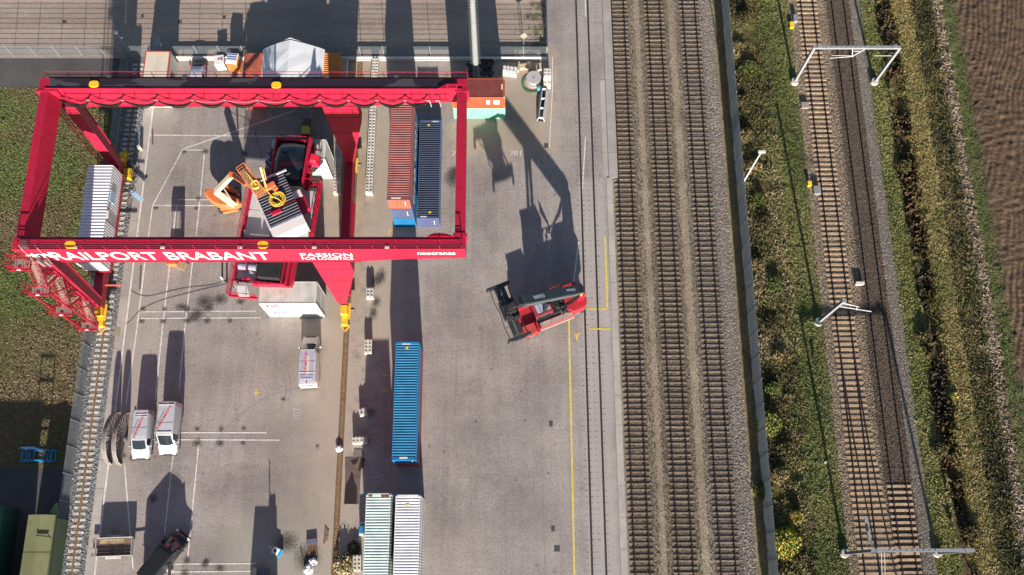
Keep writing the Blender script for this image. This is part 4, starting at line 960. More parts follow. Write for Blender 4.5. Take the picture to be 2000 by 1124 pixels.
t, mt = car('black pickup van with ribbed roof, door open, beside the trailer', 'van', (-34.15, 3.05, 0), math.radians(-36), (0.012, 0.013, 0.017), 5.4, 2.0, vprof(5.4, 2.3), rough=0.25)
for k in range(7): obj('roof_rib', MB().box(-0.62+k*.2, -0.57+k*.2, -2.5, 0.6, 2.31, 2.345), BLK, t)
obj('open_door', MB().hexa([(1.0,-.1,.5),(1.06,-.1,.5),(1.75,-1.0,.5),(1.7,-1.0,.5)], [(1.0,-.1,1.9),(1.06,-.1,1.9),(1.75,-1.0,1.9),(1.7,-1.0,1.9)]), mt, t)
obj('door_tray', MB().box(1.05, 1.7, -1.0, -0.55, 0.9, 0.98), WHT, t)
m = MB(); 
for k in range(26): m.cbox((R.uniform(-.6, 1.1), R.uniform(-3.6, -2.75), R.uniform(.2, .6)), R.uniform(.05,.4), R.uniform(.05,.4), .1, R.uniform(0,3))
obj('rear_rack', m, M('pale_scrap', (0.5, 0.5, 0.48), 0.6), t, kind='stuff')
# small car half under the crane
cp = dict(st=[(-2.0, 0.95, .86, .08), (-1.85, 1.2, .94, .1), (-1.3, 1.46, .98, .2), (-0.2, 1.5, 1, .2), (0.35, 1.45, 1, .2), (1.05, 1.0, .98, .1), (1.7, .88, .9, .08), (2.0, .6, .78, .04)], ws=(5, 4), win=[(-1.1, -0.3), (-0.2, 0.4)], rz=1.5, ri=.2, my=.75, belt=.92)
car('pale grey blue car parked between the site office and the cabinets', 'car', (-36.3, 57.3, 0), math.radians(180), (0.50, 0.54, 0.62), 4.0, 1.75, cp, name='parked_car', wy=(1.3, -1.25), wr=.31)
# trailer
t = thing('flatbed_trailer', 'small open trailer with light plank strip, hitched beside the black van', 'trailer', (-39.45, 4.0, 0), math.radians(2))
WD = M('old_planks', (0.34, 0.25, 0.16), 0.85, 0.3, 1.5, bump=0.3); WD2 = M('brown_deck', (0.15, 0.10, 0.08), 0.8, 0.3, 1.5)
for k in range(5): obj('deck_board', MB().box(-1.75, 1.78, -0.86+k*.345, -0.53+k*.345, 0.62, 0.66), WD2, t)
m = MB().box(-1.8, 1.8, 0.87, 0.92, 0.5, 1.0); m.box(-1.8, 1.8, -0.92, -0.87, 0.5, 1.0); m.box(1.78, 1.83, -.92, .92, .5, 1.0); obj('side_board', m, M('trailer_metal', (0.45, 0.44, 0.42), 0.5, 0.15, 2), t)
for k in range(3): obj('plank', MB().box(-1.5+k*.85, -0.7+k*.85, 0.35, 0.78, 0.66, 0.72), WD, t)
obj('drawbar', MB().bar((1.8, 0, .5), (3.1, 0.1, .5), 0.09), GALV, t)
for s in (-1, 1):
    for y in (-0.1, 0.75): wheel(t, 0, 0, .3, .2) if False else None
for s in (-1, 1):
    for x in (-0.45, 0.35):
        o = obj('wheel', MB().cyl((x, s*1.0-.1, .3), (x, s*1.0+.1, .3), .3, n=16), TYRE, t)
    obj('mudguard', MB().box(-0.85, 0.75, s*1.05-.13, s*1.05+.13, .62, .68), MC['trailer_metal'], t, bevel=.03)
for s in (-1, 1): obj('ramp', MB().box(-2.4, -1.8, s*.7-.18, s*.7+.18, .3, .5), M('ramp_mesh', (0.2, 0.19, 0.2), 0.7), t)
# trailer head board seen only by its long shadow
obj('head_frame', MB().box(-1.75, -1.70, -0.9, 0.9, 1.0, 1.25).box(-1.78, 1.8, .88, .93, 1.0, 1.1), MC['trailer_metal'], t)
# ================================================================== GANTRY CRANE
CR = M('crane_red', (0.40, 0.012, 0.042), 0.42, 0.08, 0.35, spec=0.4, grime=.22, dirt=((0.34, 0.012, 0.036), .60))
CRD = M('crane_red_deep', (0.28, 0.007, 0.032), 0.5, 0.08, 0.5)
def roof_dark():
    m, nt, b = nmat('girder_top_dark'); v = wpos(nt)
    mp = nt.nodes.new('ShaderNodeMapping'); mp.inputs['Scale'].default_value = (0.35, 0.9, 1); nt.links.new(v, mp.inputs[0])
    n = _noise(nt, mp.outputs[0], 0.9, 4, 0.4)
    r = _ramp(nt, n.outputs[0], [(0.50, (0.02, 0.012, 0.02)), (0.52, (0.055, 0.047, 0.058))]); nt.links.new(r.outputs[0], b.inputs['Base Color'])
    b.inputs['Roughness'].default_value = 0.5; return m
GT = roof_dark(); MRN = M('maroon_top', (0.045, 0.005, 0.016), 0.5, 0.2, 1.0)
LAMPY = M('floodlight_amber', (0.85, 0.50, 0.02), 0.35, 0.02, 1); CY = M('bogie_yellow', (0.72, 0.45, 0.03), 0.5, 0.15, 2); CAB = M('cable_black', (0.012, 0.012, 0.012), 0.85, spec=.15); CABW = M('cable_pale', (0.36, 0.34, 0.31), 0.6)
crane = thing('gantry_crane', 'huge red rail mounted gantry crane with lettering along its girder', 'gantry crane', (-24.4, 38.0, 0))
ZT, ZB = 18.0, 14.65
GXL, GXR = -45.35, -3.45
SY0, SY1 = 29.83, 31.07       # south girder
NY0, NY1 = 46.50, 47.72       # north girder
def profile_girder(y0, y1):
    pts = [(GXL, ZT), (GXR, ZT), (GXR, ZT-2.45), (GXR-5.5, ZT-2.7), (-13.5, ZB), (-42.2, ZB), (-45.0, ZT-0.9), (GXL, ZT-0.5)]
    m = MB(); n = len(pts)
    m.add([(x, y0, z) for x, z in pts]+[(x, y1, z) for x, z in pts], [tuple(range(n)), tuple(range(n, 2*n))[::-1]]+[((i+1) % n, i, n+i, n+(i+1) % n) for i in range(n)])
    return m
gs = wobj('main_girder', profile_girder(SY0, SY1), CR, crane, bevel=0.02)
gn = wobj('main_girder', profile_girder(NY0, NY1), CR, crane, bevel=0.02)
def sub(name, m, mat, par, **k): return wobj(name, m, mat, par, **k)
# top plates, rails, flanges
sub('top_plate', MB().box(GXL+1.0, GXR-1.3, NY0+0.08, NY1-0.03, ZT, ZT+0.02), GT, gn)
sub('top_plate', MB().box(GXL+1.0, GXR-0.25, SY0+0.05, SY1-0.42, ZT, ZT+0.02), MRN, gs)
for y, g_ in ((SY1-0.36, gs), (SY0+0.62, gs), (NY0+0.04, gn)):
    sub('trolley_rail', MB().box(GXL+0.6, GXR-0.5, y-0.035, y+0.035, ZT+0.02, ZT+0.10), CR, g_)
for y0, y1, g_ in ((SY0-0.06, SY1+0.06, gs), (NY0-0.06, NY1+0.06, gn)):
    sub('lower_flange', MB().box(-42.2, -13.5, y0, y1, ZB-0.05, ZB), CR, g_)
def railing(x0, x1, y, z, step, par, h=1.05, mat=CR, drop=0.35, thick=0.045):
    m = MB(); n = max(1, round((x1-x0)/step))
    for zz in (h, h*0.52, 0.06): m.box(x0, x1, y-thick/2, y+thick/2, z+zz-thick/2, z+zz+thick/2)
    for k in range(n+1):
        x = x0+(x1-x0)*k/n; m.box(x-thick/2, x+thick/2, y-thick/2-.002, y+thick/2+.002, z, z+h)
    return wobj('railing', m, mat, par)
railing(GXL+0.5, GXR-0.3, SY0+0.03, ZT, 2.05, gs); railing(GXL+0.5, GXR-0.3, SY1-0.62, ZT, 2.05, gs, h=0.9)
# north walkway with open grating
wk = wobj('walkway', MB().box(GXL+0.3, GXR, NY1+0.02, NY1+0.08, ZT-1.25, ZT-1.1).box(GXL+0.3, GXR, NY1+0.72, NY1+0.78, ZT-1.25, ZT-1.1), CR, crane)
m = MB(); k = GXL+0.4
while k < GXR: m.box(k, k+0.03, NY1+0.08, NY1+0.72, ZT-1.2, ZT-1.18); k += 0.27
for y in np.linspace(NY1+0.1, NY1+0.7, 7): m.box(GXL+0.3, GXR, float(y)-.008, float(y)+.008, ZT-1.18, ZT-1.16)
sub('grating', m, M('grating_steel', (0.16, 0.06, 0.07), 0.6), wk, kind='stuff')
railing(GXL+0.3, GXR, NY1+0.76, ZT-1.15, 2.05, wk, h=1.1)
sub('end_rail', MB().box(GXL+0.28, GXL+.33, NY1, NY1+.78, ZT-.2, ZT-.15).box(GXR-.03, GXR+.02, NY1-1.6, NY1+.78, ZT+.65, ZT+.7).box(GXR-2.0, GXR, NY0-.02, NY0+.03, ZT+.95, ZT+1.0).box(GXR-1.0, GXR-.95, NY0-.02, NY0+.03, ZT, ZT+1.0).box(GXR-1.9, GXR-1.85, NY0-.02, NY0+.03, ZT, ZT+1.0), CR, wk)
for px in (209, 358, 498, 636, 773):
    p = at(px, 148, ZT-.2); sub('lamp_box', MB().cbox((p.x, NY1+.55, ZT-.6), .4, .3, .14), WHT, wk)
for px in (147, 318, 469, 614, 756):
    p = at(px, 489, ZT); sub('lamp_box', MB().cbox((p.x, SY0+.16, ZT+.1), .4, .18, .12), WHT, gs)
# end beams
eb = wobj('end_beam', MB().hexa([(-45.15,SY1,16.55),(-43.75,SY1,16.3),(-43.75,NY0,16.3),(-45.15,NY0,16.55)], [(-45.15,SY1,ZT-.05),(-44.35,SY1,ZT-.05),(-44.35,NY0,ZT-.05),(-45.15,NY0,ZT-.05)]), CR, crane, bevel=.015)
eb2 = wobj('end_beam', MB().box(-4.45, -3.5, SY1, NY0, 16.5, ZT-0.05), CR, crane, bevel=.015)
sub('beam_collar', MB().box(-45.6, -43.5, NY0-.25, NY0, 16.6, ZT+.02), CR, eb); sub('beam_collar', MB().box(-4.65, -3.3, NY0-.22, NY0, 16.4, ZT+.02), CR, eb2); sub('beam_collar', MB().box(-4.6, -3.3, SY1, SY1+.4, 16.4, ZT+.02), CR, eb2)
sub('gusset', MB().prism([(-6.3, NY0-.02), (-4.4, NY0-.02), (-4.4, NY0+.5), (-5.5, NY0+.5)], ZT+.02, ZT+.25), CR, eb2)
sub('gusset', MB().prism([(-7.0, SY1+.02), (-5.5, SY1+.02), (-4.5, SY1+.02), (-5.5, SY1+.35), (-6.4, SY1+.35)], ZT-.1, ZT+.15), CR, eb2)
# floodlights hung beneath? seen from above as amber discs
def disc(px, py, z, par, rx=.55, ry=.42):
    p = at(px, py, z); m = MB(); n = 20
    pts = [(p.x+rx*(abs(math.cos(a))**.7)*(1 if math.cos(a) > 0 else -1), p.y+ry*(abs(math.sin(a))**.7)*(1 if math.sin(a) > 0 else -1)) for a in [2*math.pi*i/n for i in range(n)]]
    m.prism(pts, z-.12, z); return wobj('floodlight', m, LAMPY, par, bevel=.02)
disc(183, 164, ZT+.16, gn, .48, .36); disc(539.5, 166, ZT+.16, gn, .48, .36)
disc(136.5, 478, ZT+.5, gs, .5, .36); disc(513, 478, ZT+.5, gs, .5, .36); 
# lettering on the south face
fY = SY0-0.012
def facetext(s, px0, px1, pyt, pyb, mat=WHT, bold=0.03):
    a = atY(px0, pyb, SY0); b = atY(px1, pyb, SY0); c = atY(px0, pyt, SY0)
    o = text('lettering', s, (b.x-a.x, c.z-a.z), mat, gs, frame3((a.x-crane.location.x, fY-crane.location.y, a.z), (1,0,0), (0,0,1)), bold, 0.004)
    return o
facetext('RAILPORT BRABANT', 108, 529, 492.3, 507.5, bold=.012)
facetext('PASSION', 587, 688, 494.5, 501.5, bold=.01); facetext('FOR LOGISTICS', 590, 690, 502.8, 507.5, bold=.012)
facetext('neocranes', 815, 889, 493.2, 497.5, bold=.02)
SEAM = M('weld_seam', (0.20, 0.008, 0.022), .6)
for k in range(7):
    x_ = -39.6+k*5.3
    if x_ > -5: break
    sub('weld_seam', MB().box(x_-.025, x_+.025, SY0-.02, SY0-.003, ZB+.02, ZT-.05), SEAM, gs); sub('weld_seam', MB().box(x_-.025, x_+.025, NY0-.02, NY0-.003, ZB+.02, ZT-.05), SEAM, gn)
# emblem: two overlapping pointed stars
for cx_ in (68, 92):
    a = atY(cx_, 500, SY0); m = MB(); n = 16
    pts = [(a.x+(.95 if i % 2 == 0 else .45)*math.cos(2*math.pi*i/n), a.z+(.8 if i % 2 == 0 else .38)*math.sin(2*math.pi*i/n)) for i in range(n)]
    m.add([(x, fY-.004, z) for x, z in pts], [tuple(range(n))]); sub('emblem', m, WHT, gs)
# legs: right hand wedges
def wedge_leg(dy, top):
    b0 = 29.1+dy; f0 = SY0+dy
    lo = [(-17.72, 3.2), (-16.74, 3.2), (-14.66, 11.8), (-14.75, ZB), (-18.3, ZB)]
    m = MB(); vs = []
    for x, z in lo: vs.append((x, b0+(f0-b0)*(z-3.2)/(ZB-3.2), z))
    for x, z in lo: vs.append((x, b0+0.9+(f0-b0)*(z-3.2)/(ZB-3.2)+(z-3.2)*0.02, z))
    n = len(lo); m.add(vs, [tuple(range(n)), tuple(range(n, 2*n))[::-1]]+[((i+1) % n, i, n+i, n+(i+1) % n) for i in range(n)])
    return m
DYN = 16.6
l1 = wobj('leg', wedge_leg(0, 0), CR, crane, bevel=.015); l2 = wobj('leg', wedge_leg(DYN, 0), CR, crane, bevel=.015)
# left legs: box with big east face, leaning
def left_leg(dy):
    def ring(z, x0, x1, y0, y1): return [(x0, y0, z), (x1, y0, z), (x1, y1, z), (x0, y1, z)]
    return MB().hexa(ring(2.9, -44.2, -43.2, 28.75+dy, 29.75+dy), ring(ZB, -44.6, -43.2, 29.75+dy, 31.1+dy))
l3 = wobj('leg', left_leg(0), CRD, crane, bevel=.015); l4 = wobj('leg', left_leg(DYN), CRD, crane, bevel=.015)
for l_, dy in ((l3, 0), (l4, DYN)):
    m = MB()
    for yy in (28.72, 29.78): m.bar((-43.17, yy+dy, 2.9), (-43.17, yy+dy+(1.0 if yy < 29 else 1.33), ZB), .08, .1)
    sub('edge_flange', m, CR, l_)
    m = MB().bar((-44.9, 28.6+dy, 3.4), (-45.15, 29.65+dy, ZB), .07); m.bar((-44.45, 28.6+dy, 3.4), (-44.75, 29.65+dy, ZB), .07)
    for k in range(36):
        u = k/36; m.bar((-44.9-.25*u, 28.6+1.05*u+dy, 3.5+11*u), (-44.45-.3*u, 28.6+1.05*u+dy, 3.5+11*u), .03)
    sub('ladder', m, CR, l_)
for l_, dy in ((l1, 0), (l2, DYN)):
    for z_, x0_, x1_ in ((6.5, -17.87, -15.95), (9.6, -18.03, -15.2), (12.6, -18.18, -14.7)):
        yy_ = 29.1+dy+.73*(z_-3.2)/(ZB-3.2); sub('weld_seam', MB().box(x0_, x1_, yy_-.02, yy_-.004, z_-.02, z_+.02), SEAM, l_)
# sill beams and bogies
sb1 = wobj('sill_beam', MB().box(-17.8, -16.75, 29.3, 46.0, 2.0, 3.2).box(-16.75, -16.45, 30.2, 41.0, 2.2, 2.7), CRD, crane, bevel=.02)
sb2 = wobj('sill_beam', MB().box(-44.2, -43.2, 28.9, 46.2, 1.7, 2.9), CRD, crane, bevel=.02)
for x, y in ((-17.2, 28.7), (-17.2, 46.1), (-43.7, 28.6), (-43.7, 46.3)):
    b = wobj('bogie', MB().box(x-.33, x+.33, y-1.5, y+1.5, 0.75, 1.35).box(x-.38, x+.38, y-.5, y+.5, 1.35, 2.1), CY, crane, bevel=.03)
    for k in (-1.15, -.4, .4, 1.15): sub('wheel', MB().cyl((x-.12, y+k, .55), (x+.12, y+k, .55), .32, n=16), M('wheel_steel', (0.12, 0.11, 0.1), 0.5, metal=.5), b)
    s = -1 if y < 35 else 1
    sub('buffer', MB().bar((x-.45, y+s*1.55, .7), (x, y+s*2.1, .7), .1).bar((x+.45, y+s*1.55, .7), (x, y+s*2.1, .7), .1).box(x-.5, x+.5, y+s*1.45-.06, y+s*1.45+.06, .6, .85), CY, b)
    sub('drive_motor', MB().cyl((x+.35, y+.3, 1.0), (x+.95, y+.3, 1.0), .22, n=12), M('motor_dark', (0.07, 0.07, 0.08), 0.5), b)
    sub('guard', MB().box(x+.38, x+.62, y-.9, y+.9, 1.35, 1.42), CY, b)
for x, y in ((-43.3, 41.9), (-43.3, 40.8)): pass
# cable drum hardware near the N-W bogie
m = MB()
for k in range(26): 
    a = R.uniform(0, 6.28); c = (-42.9+R.uniform(-.5, .7), 44.6+R.uniform(-2.2, 1.6), 0.5+R.uniform(0, 1.2)); m.tube([(c[0]+.45*math.cos(a+t), c[1]+.45*math.sin(a+t)*.6, c[2]+.3*math.sin(t*2)) for t in np.linspace(0, 4.5, 8)], .03, 5)
wobj('loose_hoses', m, CAB, crane, kind='stuff')
m = MB().box(-43.2, -42.3, 44.4, 45.6, .8, 1.7); wobj('cable_reel_box', m, CY, crane, bevel=.03)
# festoon rail and cables on the north girder
fy = NY0-0.75
fr = wobj('festoon_rail', MB().box(GXL+2.3, -5.2, fy-.05, fy+.05, ZT-0.72, ZT-0.60), CR, crane)
m = MB(); k = -43.0
while k < -5: m.box(k, k+.07, fy, NY0, ZT-.6, ZT-.5); k += 3.4
sub('bracket', m, CR, fr)
hang = [171, 237.5, 304, 374, 438, 501, 563, 622.7, 680, 735.7, 790.5, 834, 853]
hx = [atY(p, 193, fy).x for p in hang]; hz = ZT-0.78
for i, x in enumerate(hx): sub('cable_trolley', MB().box(x-.14, x+.14, fy-.1, fy+.1, hz-.05, hz+.12), GALV, fr)
for i, (a, b) in enumerate(zip([hx[0]-2.9]+hx, hx)):
    if i > 11: break
    for j, (sag, rr, mt, off) in enumerate(((1.25, .085, CAB, 0), (1.05, .04, CAB, .07), (1.38, .05, CAB, -.06), (1.1, .016, CABW, .14), (1.15, .06, CAB, .03))):
        if j == 3 and i in (4, 5, 6): sag = .55
        pts = []
        for k in range(15):
            u = k/14; s = math.sin(math.pi*u)**.75 if 0 < u < 1 else 0
            pts.append((a+(b-a)*(u+.05*math.sin(math.pi*u)*math.cos(math.pi*u)), fy-.05+off*math.sin(math.pi*u), hz-sag*s*(1+.05*(j-2))))
        wobj('festoon_cable', MB().tube(pts, rr, 5), mt, crane)
# loose cable ends near the right
for px in (838, 857):
    a = atY(px, 193, fy); wobj('cable_tail', MB().tube([(a.x, fy, hz), (a.x+.1, fy-.05, hz-.8), (a.x+.12, fy, hz-1.3)], .05, 5), CABW, crane)
# electrical house on the left sill beam
eh = wobj('electrical_house', MB().box(-44.85, -42.25, 32.55, 43.7, 3.92, 6.55), M('house_white', (0.56, 0.58, 0.62), 0.55, 0.05, .6), crane)
HW = M('house_sheet', (0.62, 0.64, 0.68), 0.5, 0.05, .6)
m = MB(); corr(m, 'r', 32.6, 43.65, -44.88, -42.25, 6.64, 0.06, 1, 0.36); sub('roof', m, HW, eh)
m = MB(); corr(m, 'y', 32.6, 37.2, 3.98, 6.5, -42.18, 0.06, 1, 0.3); corr(m, 'y', 38.7, 43.65, 3.98, 6.5, -42.18, 0.06, 1, 0.3); sub('side_wall', m, HW, eh)
m = MB(); corr(m, 'x', -44.8, -42.3, 3.98, 6.5, 32.48, 0.06, -1, 0.3); sub('end_wall', m, HW, eh)
sub('door', MB().box(-42.24, -42.2, 37.3, 38.6, 4.0, 6.3), M('house_door', (0.35, 0.36, 0.38), 0.6), eh)
sub('air_vent', MB().box(-42.2, -42.1, 39.6, 40.9, 5.3, 6.4), M('vent_blue', (0.35, 0.5, 0.68), 0.4), eh)
sub('lamp_box', MB().box(-42.24, -42.0, 37.6, 38.4, 6.45, 6.6), WHT, eh)
sub('floor_frame', MB().box(-44.9, -42.1, 32.4, 43.8, 3.75, 3.92), CR, eh)
m = MB()
for y in (34, 38, 42): m.box(-44.3, -43.1, y-.3, y+.3, 2.9, 3.76)
sub('support', m, CRD, eh)
wobj('davit_arm', MB().box(-42.6, -40.7, 36.3, 36.42, 3.3, 3.42), M('arm_orange', (0.7, 0.12, 0.06), 0.5), crane); wobj('davit_arm', MB().box(-42.9, -40.9, 31.1, 31.22, 3.0, 3.14), MC['arm_orange'], crane)
lb = wobj('light_blue_platform', MB().bar((-42.3, 43.1, 1.0), (-40.9, 41.9, 1.0), .5, .06), M('lattice_blue', (0.35, 0.55, 0.75), 0.5), crane)
# access staircase on the south west leg
st = wobj('staircase', MB().bar((-45.35, 27.0, 13.6), (-45.35, 26.6, 0.2), .12), CR, crane)
GRT = M('tread_grating', (0.28, 0.22, 0.20), 0.7, 0.1, 4)
sx0, sx1 = -44.85, -43.6
m = MB()
for (x, y) in ((-43.45, 26.9), (-45.35, 27.0)): m.bar((x, y, 13.7), (x, y-.2, 2.4), .14)
for (z0, z1) in ((13.6, 8.4), (8.4, 2.3)): m.bar((-43.45, 26.8, z0), (-43.2, 28.9, z1+1.5), .12); m.bar((-44.9, 28.5, z0), (-43.3, 26.8, z1), .10)
sub('support_strut', m, CR, st)
def landing(x0, x1, y0, y1, z, sides):
    o = wobj('landing', MB().box(x0, x1, y0, y0+.09, z-.16, z).box(x0, x1, y1-.09, y1, z-.16, z).box(x0, x0+.09, y0+.09, y1-.09, z-.16, z).box(x1-.09, x1, y0+.09, y1-.09, z-.16, z), CR, st)
    g_ = MB(); x = x0+.45
    while x < x1-.1: g_.box(x, x+.035, y0+.09, y1-.09, z-.05, z-.02); x += .12
    g_.box(x0+.42, x1-.09, y0+.09, y1-.09, z-.062, z-.052); sub('floor_grating', g_, GRT, st)
    r = MB()
    for zz in (.55, 1.08):
        if 's' in sides: r.box(x0, x1, y0, y0+.045, z+zz, z+zz+.045)
        if 'w' in sides: r.box(x0, x0+.045, y0, y1, z+zz, z+zz+.045)
        if 'e' in sides: r.box(x1-.045, x1, y0, y1, z+zz, z+zz+.045)
        if 'n' in sides: r.box(x0, x1, y1-.045, y1, z+zz, z+zz+.045)
    k = x0
    while k <= x1:
        for s_, y_ in (('s', y0), ('n', y1-.045)):
            if s_ in sides: r.box(k, k+.045, y_, y_+.045, z, z+1.1)
        k += (x1-x0)/3
    for y_ in (y0, (y0+y1)/2, y1-.045):
        for s_, x_ in (('w', x0), ('e', x1-.045)):
            if s_ in sides: r.box(x_, x_+.045, y_, y_+.045, z, z+1.1)
    sub('railing', r, CR, st); sub('lamp_box', MB().cbox(((x0+x1)/2, y0+.05, z+.05), .35, .12, .12), WHT, st)
def flight(y0, z0, y1, z1, x0, x1):
    m = MB()
    for x in (x0, x1):
        m.bar((x, y0, z0-.1), (x, y1, z1-.1), .07, .25)
        for h_ in (.6, 1.1): m.bar((x, y0, z0+h_), (x, y1, z1+h_), .045)
        for k in range(5):
            u = k/4; m.box(x-.022, x+.022, y0+(y1-y0)*u-.022, y0+(y1-y0)*u+.022, z0+(z1-z0)*u, z0+(z1-z0)*u+1.1)
    wobj('stair_flight', m, CR, st)
    g_ = MB(); n = 12
    for k in range(n):
        u = (k+.5)/n; y = y0+(y1-y0)*u; z = z0+(z1-z0)*u
        g_.box(x0+.05, x1-.05, y-.11, y+.11, z-.03, z)
    sub('stair_treads', g_, M('tread_pale', (0.42, 0.34, 0.28), 0.7, .2, 5), st, kind='stuff')
LX0, LX1 = -45.55, -43.4
landing(-46.3, -44.3, 28.4, 29.6, 16.2, 'snw')
landing(LX0, LX1, 26.7, 27.7, 13.7, 'swe'); landing(LX0, LX1, 26.2, 27.2, 8.5, 'swe'); landing(LX0, LX1, 26.3, 27.3, 2.4, 'swe')
landing(-45.3, -43.75, 29.6, 30.6, 11.3, 'ne'); landing(-45.35, -43.75, 29.4, 30.4, 5.2, 'ne')
flight(29.3, 16.2, 27.7, 13.7, -44.55, -43.7); flight(27.5, 13.7, 29.7, 11.3, -44.85, -44.0); flight(29.7, 11.3, 27.2, 8.5, -44.55, -43.65)
flight(27.1, 8.5, 29.5, 5.2, -44.85, -44.0); flight(29.4, 5.2, 27.3, 2.4, -44.55, -43.65); flight(27.1, 2.4, 29.2, 0.1, -44.85, -44.1)
# small hoist and boxes clinging to the girder end
m = MB().box(-44.3, -43.7, 29.9, 30.6, 18.0, 18.6); wobj('service_hoist', m, M('hoist_dark', (0.10, 0.05, 0.06), 0.6), crane, bevel=.03)
m = MB()
for (x, z) in ((-44.6, 18.4), (-43.1, 18.4)): m.bar((x, SY0+.3, z), (x+.8, SY0-.6, z-.8), .045)
wobj('hoist_arm', m, M('arm_grey', (.4,.38,.38), .5), crane)
m = MB()
for k in range(9): m.bar((-44.9+k*.26, SY0-.15, 15.2+(k % 3)*.7), (-44.7+k*.26, SY0-.6, 15.6+(k % 2)*.8), .05)
m.box(-43.6, -43.3, SY0-.7, SY0-.4, 15.2, 16.7); m.box(-43.0, -42.75, SY0-.7, SY0-.4, 15.2, 16.5)
wobj('pipe_cage', m, M('pipe_grey', (0.22, 0.16, 0.17), 0.5), crane)
# ================================================================== CRANE TROLLEY RESTING ON THE CONTAINERS
TRL = thing('crane_trolley', 'long red crane trolley with grey decks and black tops lying on white containers', 'crane trolley', (-23.85, 38.0, 5.2), math.radians(-5.3))
GD = M('deck_grey', (0.45, 0.44, 0.44), 0.6, 0.06, .8, dirt=((0.36, 0.34, 0.33), .6)); GLB = M('glossy_black', (0.010, 0.012, 0.018), 0.12, 0.2, .7, spec=.7); BRB = M('rubber_black', (0.022, 0.024, 0.024), 0.5, .4, 1.0)
T = TRL
m = MB()
for x, y_ in ((-3.7, -7.4), (-0.2, -7.4), (3.6, -4.6), (2.3, -7.4)): m.box(x-.2, x+.2, y_, 4.2, 0.05, .75)
m.box(-3.7, 2.4, -7.7, -7.4, .05, .75); m.box(-3.7, 3.7, 3.9, 4.2, .06, .74); m.box(-1.7, 2.4, 8.6, 9.0, .05, .9); m.box(-1.8, -1.45, 3.5, 8.6, .05, 1.0); m.box(2.05, 2.5, 3.5, 8.6, .05, 1.0)
obj('frame', m, CR, T, bevel=.02)
for y0 in (-7.9, -5.1, -2.3, 0.5):
    for x0, x1 in ((-3.45, -.45), (.3, 3.35)):
        if y0 < -5 and x0 > 0: continue
        obj('deck_panel', MB().box(x0, x1, y0+.04, y0+2.7, .76, .80), GD, T)
obj('deck_panel', MB().box(.3, 3.35, -4.9, -2.4, .765, .80), GD, T)
# northern black pit
rg = []
for yy, hh in ((3.6, .95), (3.9, 1.35), (4.6, 1.7), (6.0, 1.82), (7.4, 1.72), (8.2, 1.4), (8.5, 1.0)):
    rg.append([(-1.4, yy, .8), (-1.38, yy, hh), (-.9, yy, hh+.22), (.25, yy, hh+.3), (1.4, yy, hh+.2), (1.92, yy, hh), (1.95, yy, .8)])
ho = obj('engine_hood', MB().loft(rg), M('hood_blue_black', (.012,.022,.035), .22, .5, .8, spec=.8), T, smooth=True)
for yy in (5.2, 6.9): obj('hood_strap', MB().box(-.7, .9, yy, yy+.09, 1.98, 2.1), GLB, T)
m = MB().box(2.0, 2.25, 3.2, 8.9, 1.0, 2.3); m.box(-1.75, -1.5, 3.2, 8.9, 1.0, 1.6); m.box(-1.5, 2.0, 8.62, 8.9, 1.0, 1.5); m.box(2.25, 2.6, 5.0, 7.0, 1.0, 1.5)
obj('side_girder', m, CR, T, bevel=.03)
obj('drive_unit', MB().hexa([(2.3,6.1,.9),(3.3,5.9,.9),(3.4,7.3,.9),(2.3,7.5,.9)], [(2.4,6.3,1.9),(2.95,6.3,1.9),(2.95,7.1,1.9),(2.4,7.2,1.9)]), M('drive_red', (0.72, .02, .06), .4), T, bevel=.08)
obj('side_walkway', MB().box(-2.6, -1.9, 3.8, 7.2, .7, .78), M('walkway_pale', (.45, .5, .62), .5), T)
m = MB()
for k in range(14): m.cbox((-2.15+R.uniform(-.3,.3), 3.9+k*.3, 1.0+R.uniform(0,.3)), R.uniform(.1,.4), R.uniform(.1,.35), R.uniform(.1,.5))
obj('small_fittings', m, M('fitting_dark', (.08, .07, .09), .5), T, kind='stuff')
m = MB()
for y in (9.2,):
    for x in np.linspace(-1.4, 2.2, 13): m.box(float(x)-.02, float(x)+.02, y-.02, y+.02, .3, 1.6)
    for z in (.3, .95, 1.6): m.box(-1.4, 2.2, y-.025, y+.025, z-.025, z+.025)
obj('railing', m, CRD, T)
# southern winch box
obj('winch_box', MB().box(-1.0, 1.35, -7.4, -4.4, .8, 2.1), BRB, T, bevel=.05)
m = MB()
for k in range(9): m.box(-.9+k*.26, -.86+k*.26, -7.3, -4.5, 2.1, 2.14)
obj('box_rib', m, BLK, T)
obj('side_girder', MB().box(1.4, 1.55, -7.6, -3.6, .8, 1.6), CR, T, bevel=.03); obj('side_girder', MB().box(1.75, 2.0, -7.6, -4.2, .5, 1.3), CR, T, bevel=.03); m = MB().box(-1.25, -1.1, -7.6, -3.6, .8, 1.5)
for yy in (-7.6, -6.2, -4.8): m.box(-3.5, -1.25, yy-.07, yy+.07, .85, 1.05); obj('side_girder', m, CR, T, bevel=.03)
m = MB().hexa([(-1.6,-8.1,.7),(2.2,-7.9,.7),(2.2,-7.7,.7),(-1.6,-7.7,.7)], [(-1.5,-8.0,1.4),(1.7,-7.8,1.4),(1.7,-7.65,1.4),(-1.5,-7.65,1.4)]); obj('end_girder', m, CR, T, bevel=.03)
m = MB()
for x0 in (-3.2, -2.1): m.cyl((x0, -6.2, 1.5), (x0+.8, -6.2, 1.5), .4, n=14); m.cyl((x0, -5.0, 1.5), (x0+.8, -5.0, 1.5), .35, n=14)
obj('winch_motor', m, M('motor_blue_grey', (.22, .23, .32), .4, .3, 3), T, smooth=False)
obj('drum', MB().cyl((-3.0, -4.2, 1.4), (-1.4, -4.2, 1.4), .55, n=18), BRB, T)
m = MB()
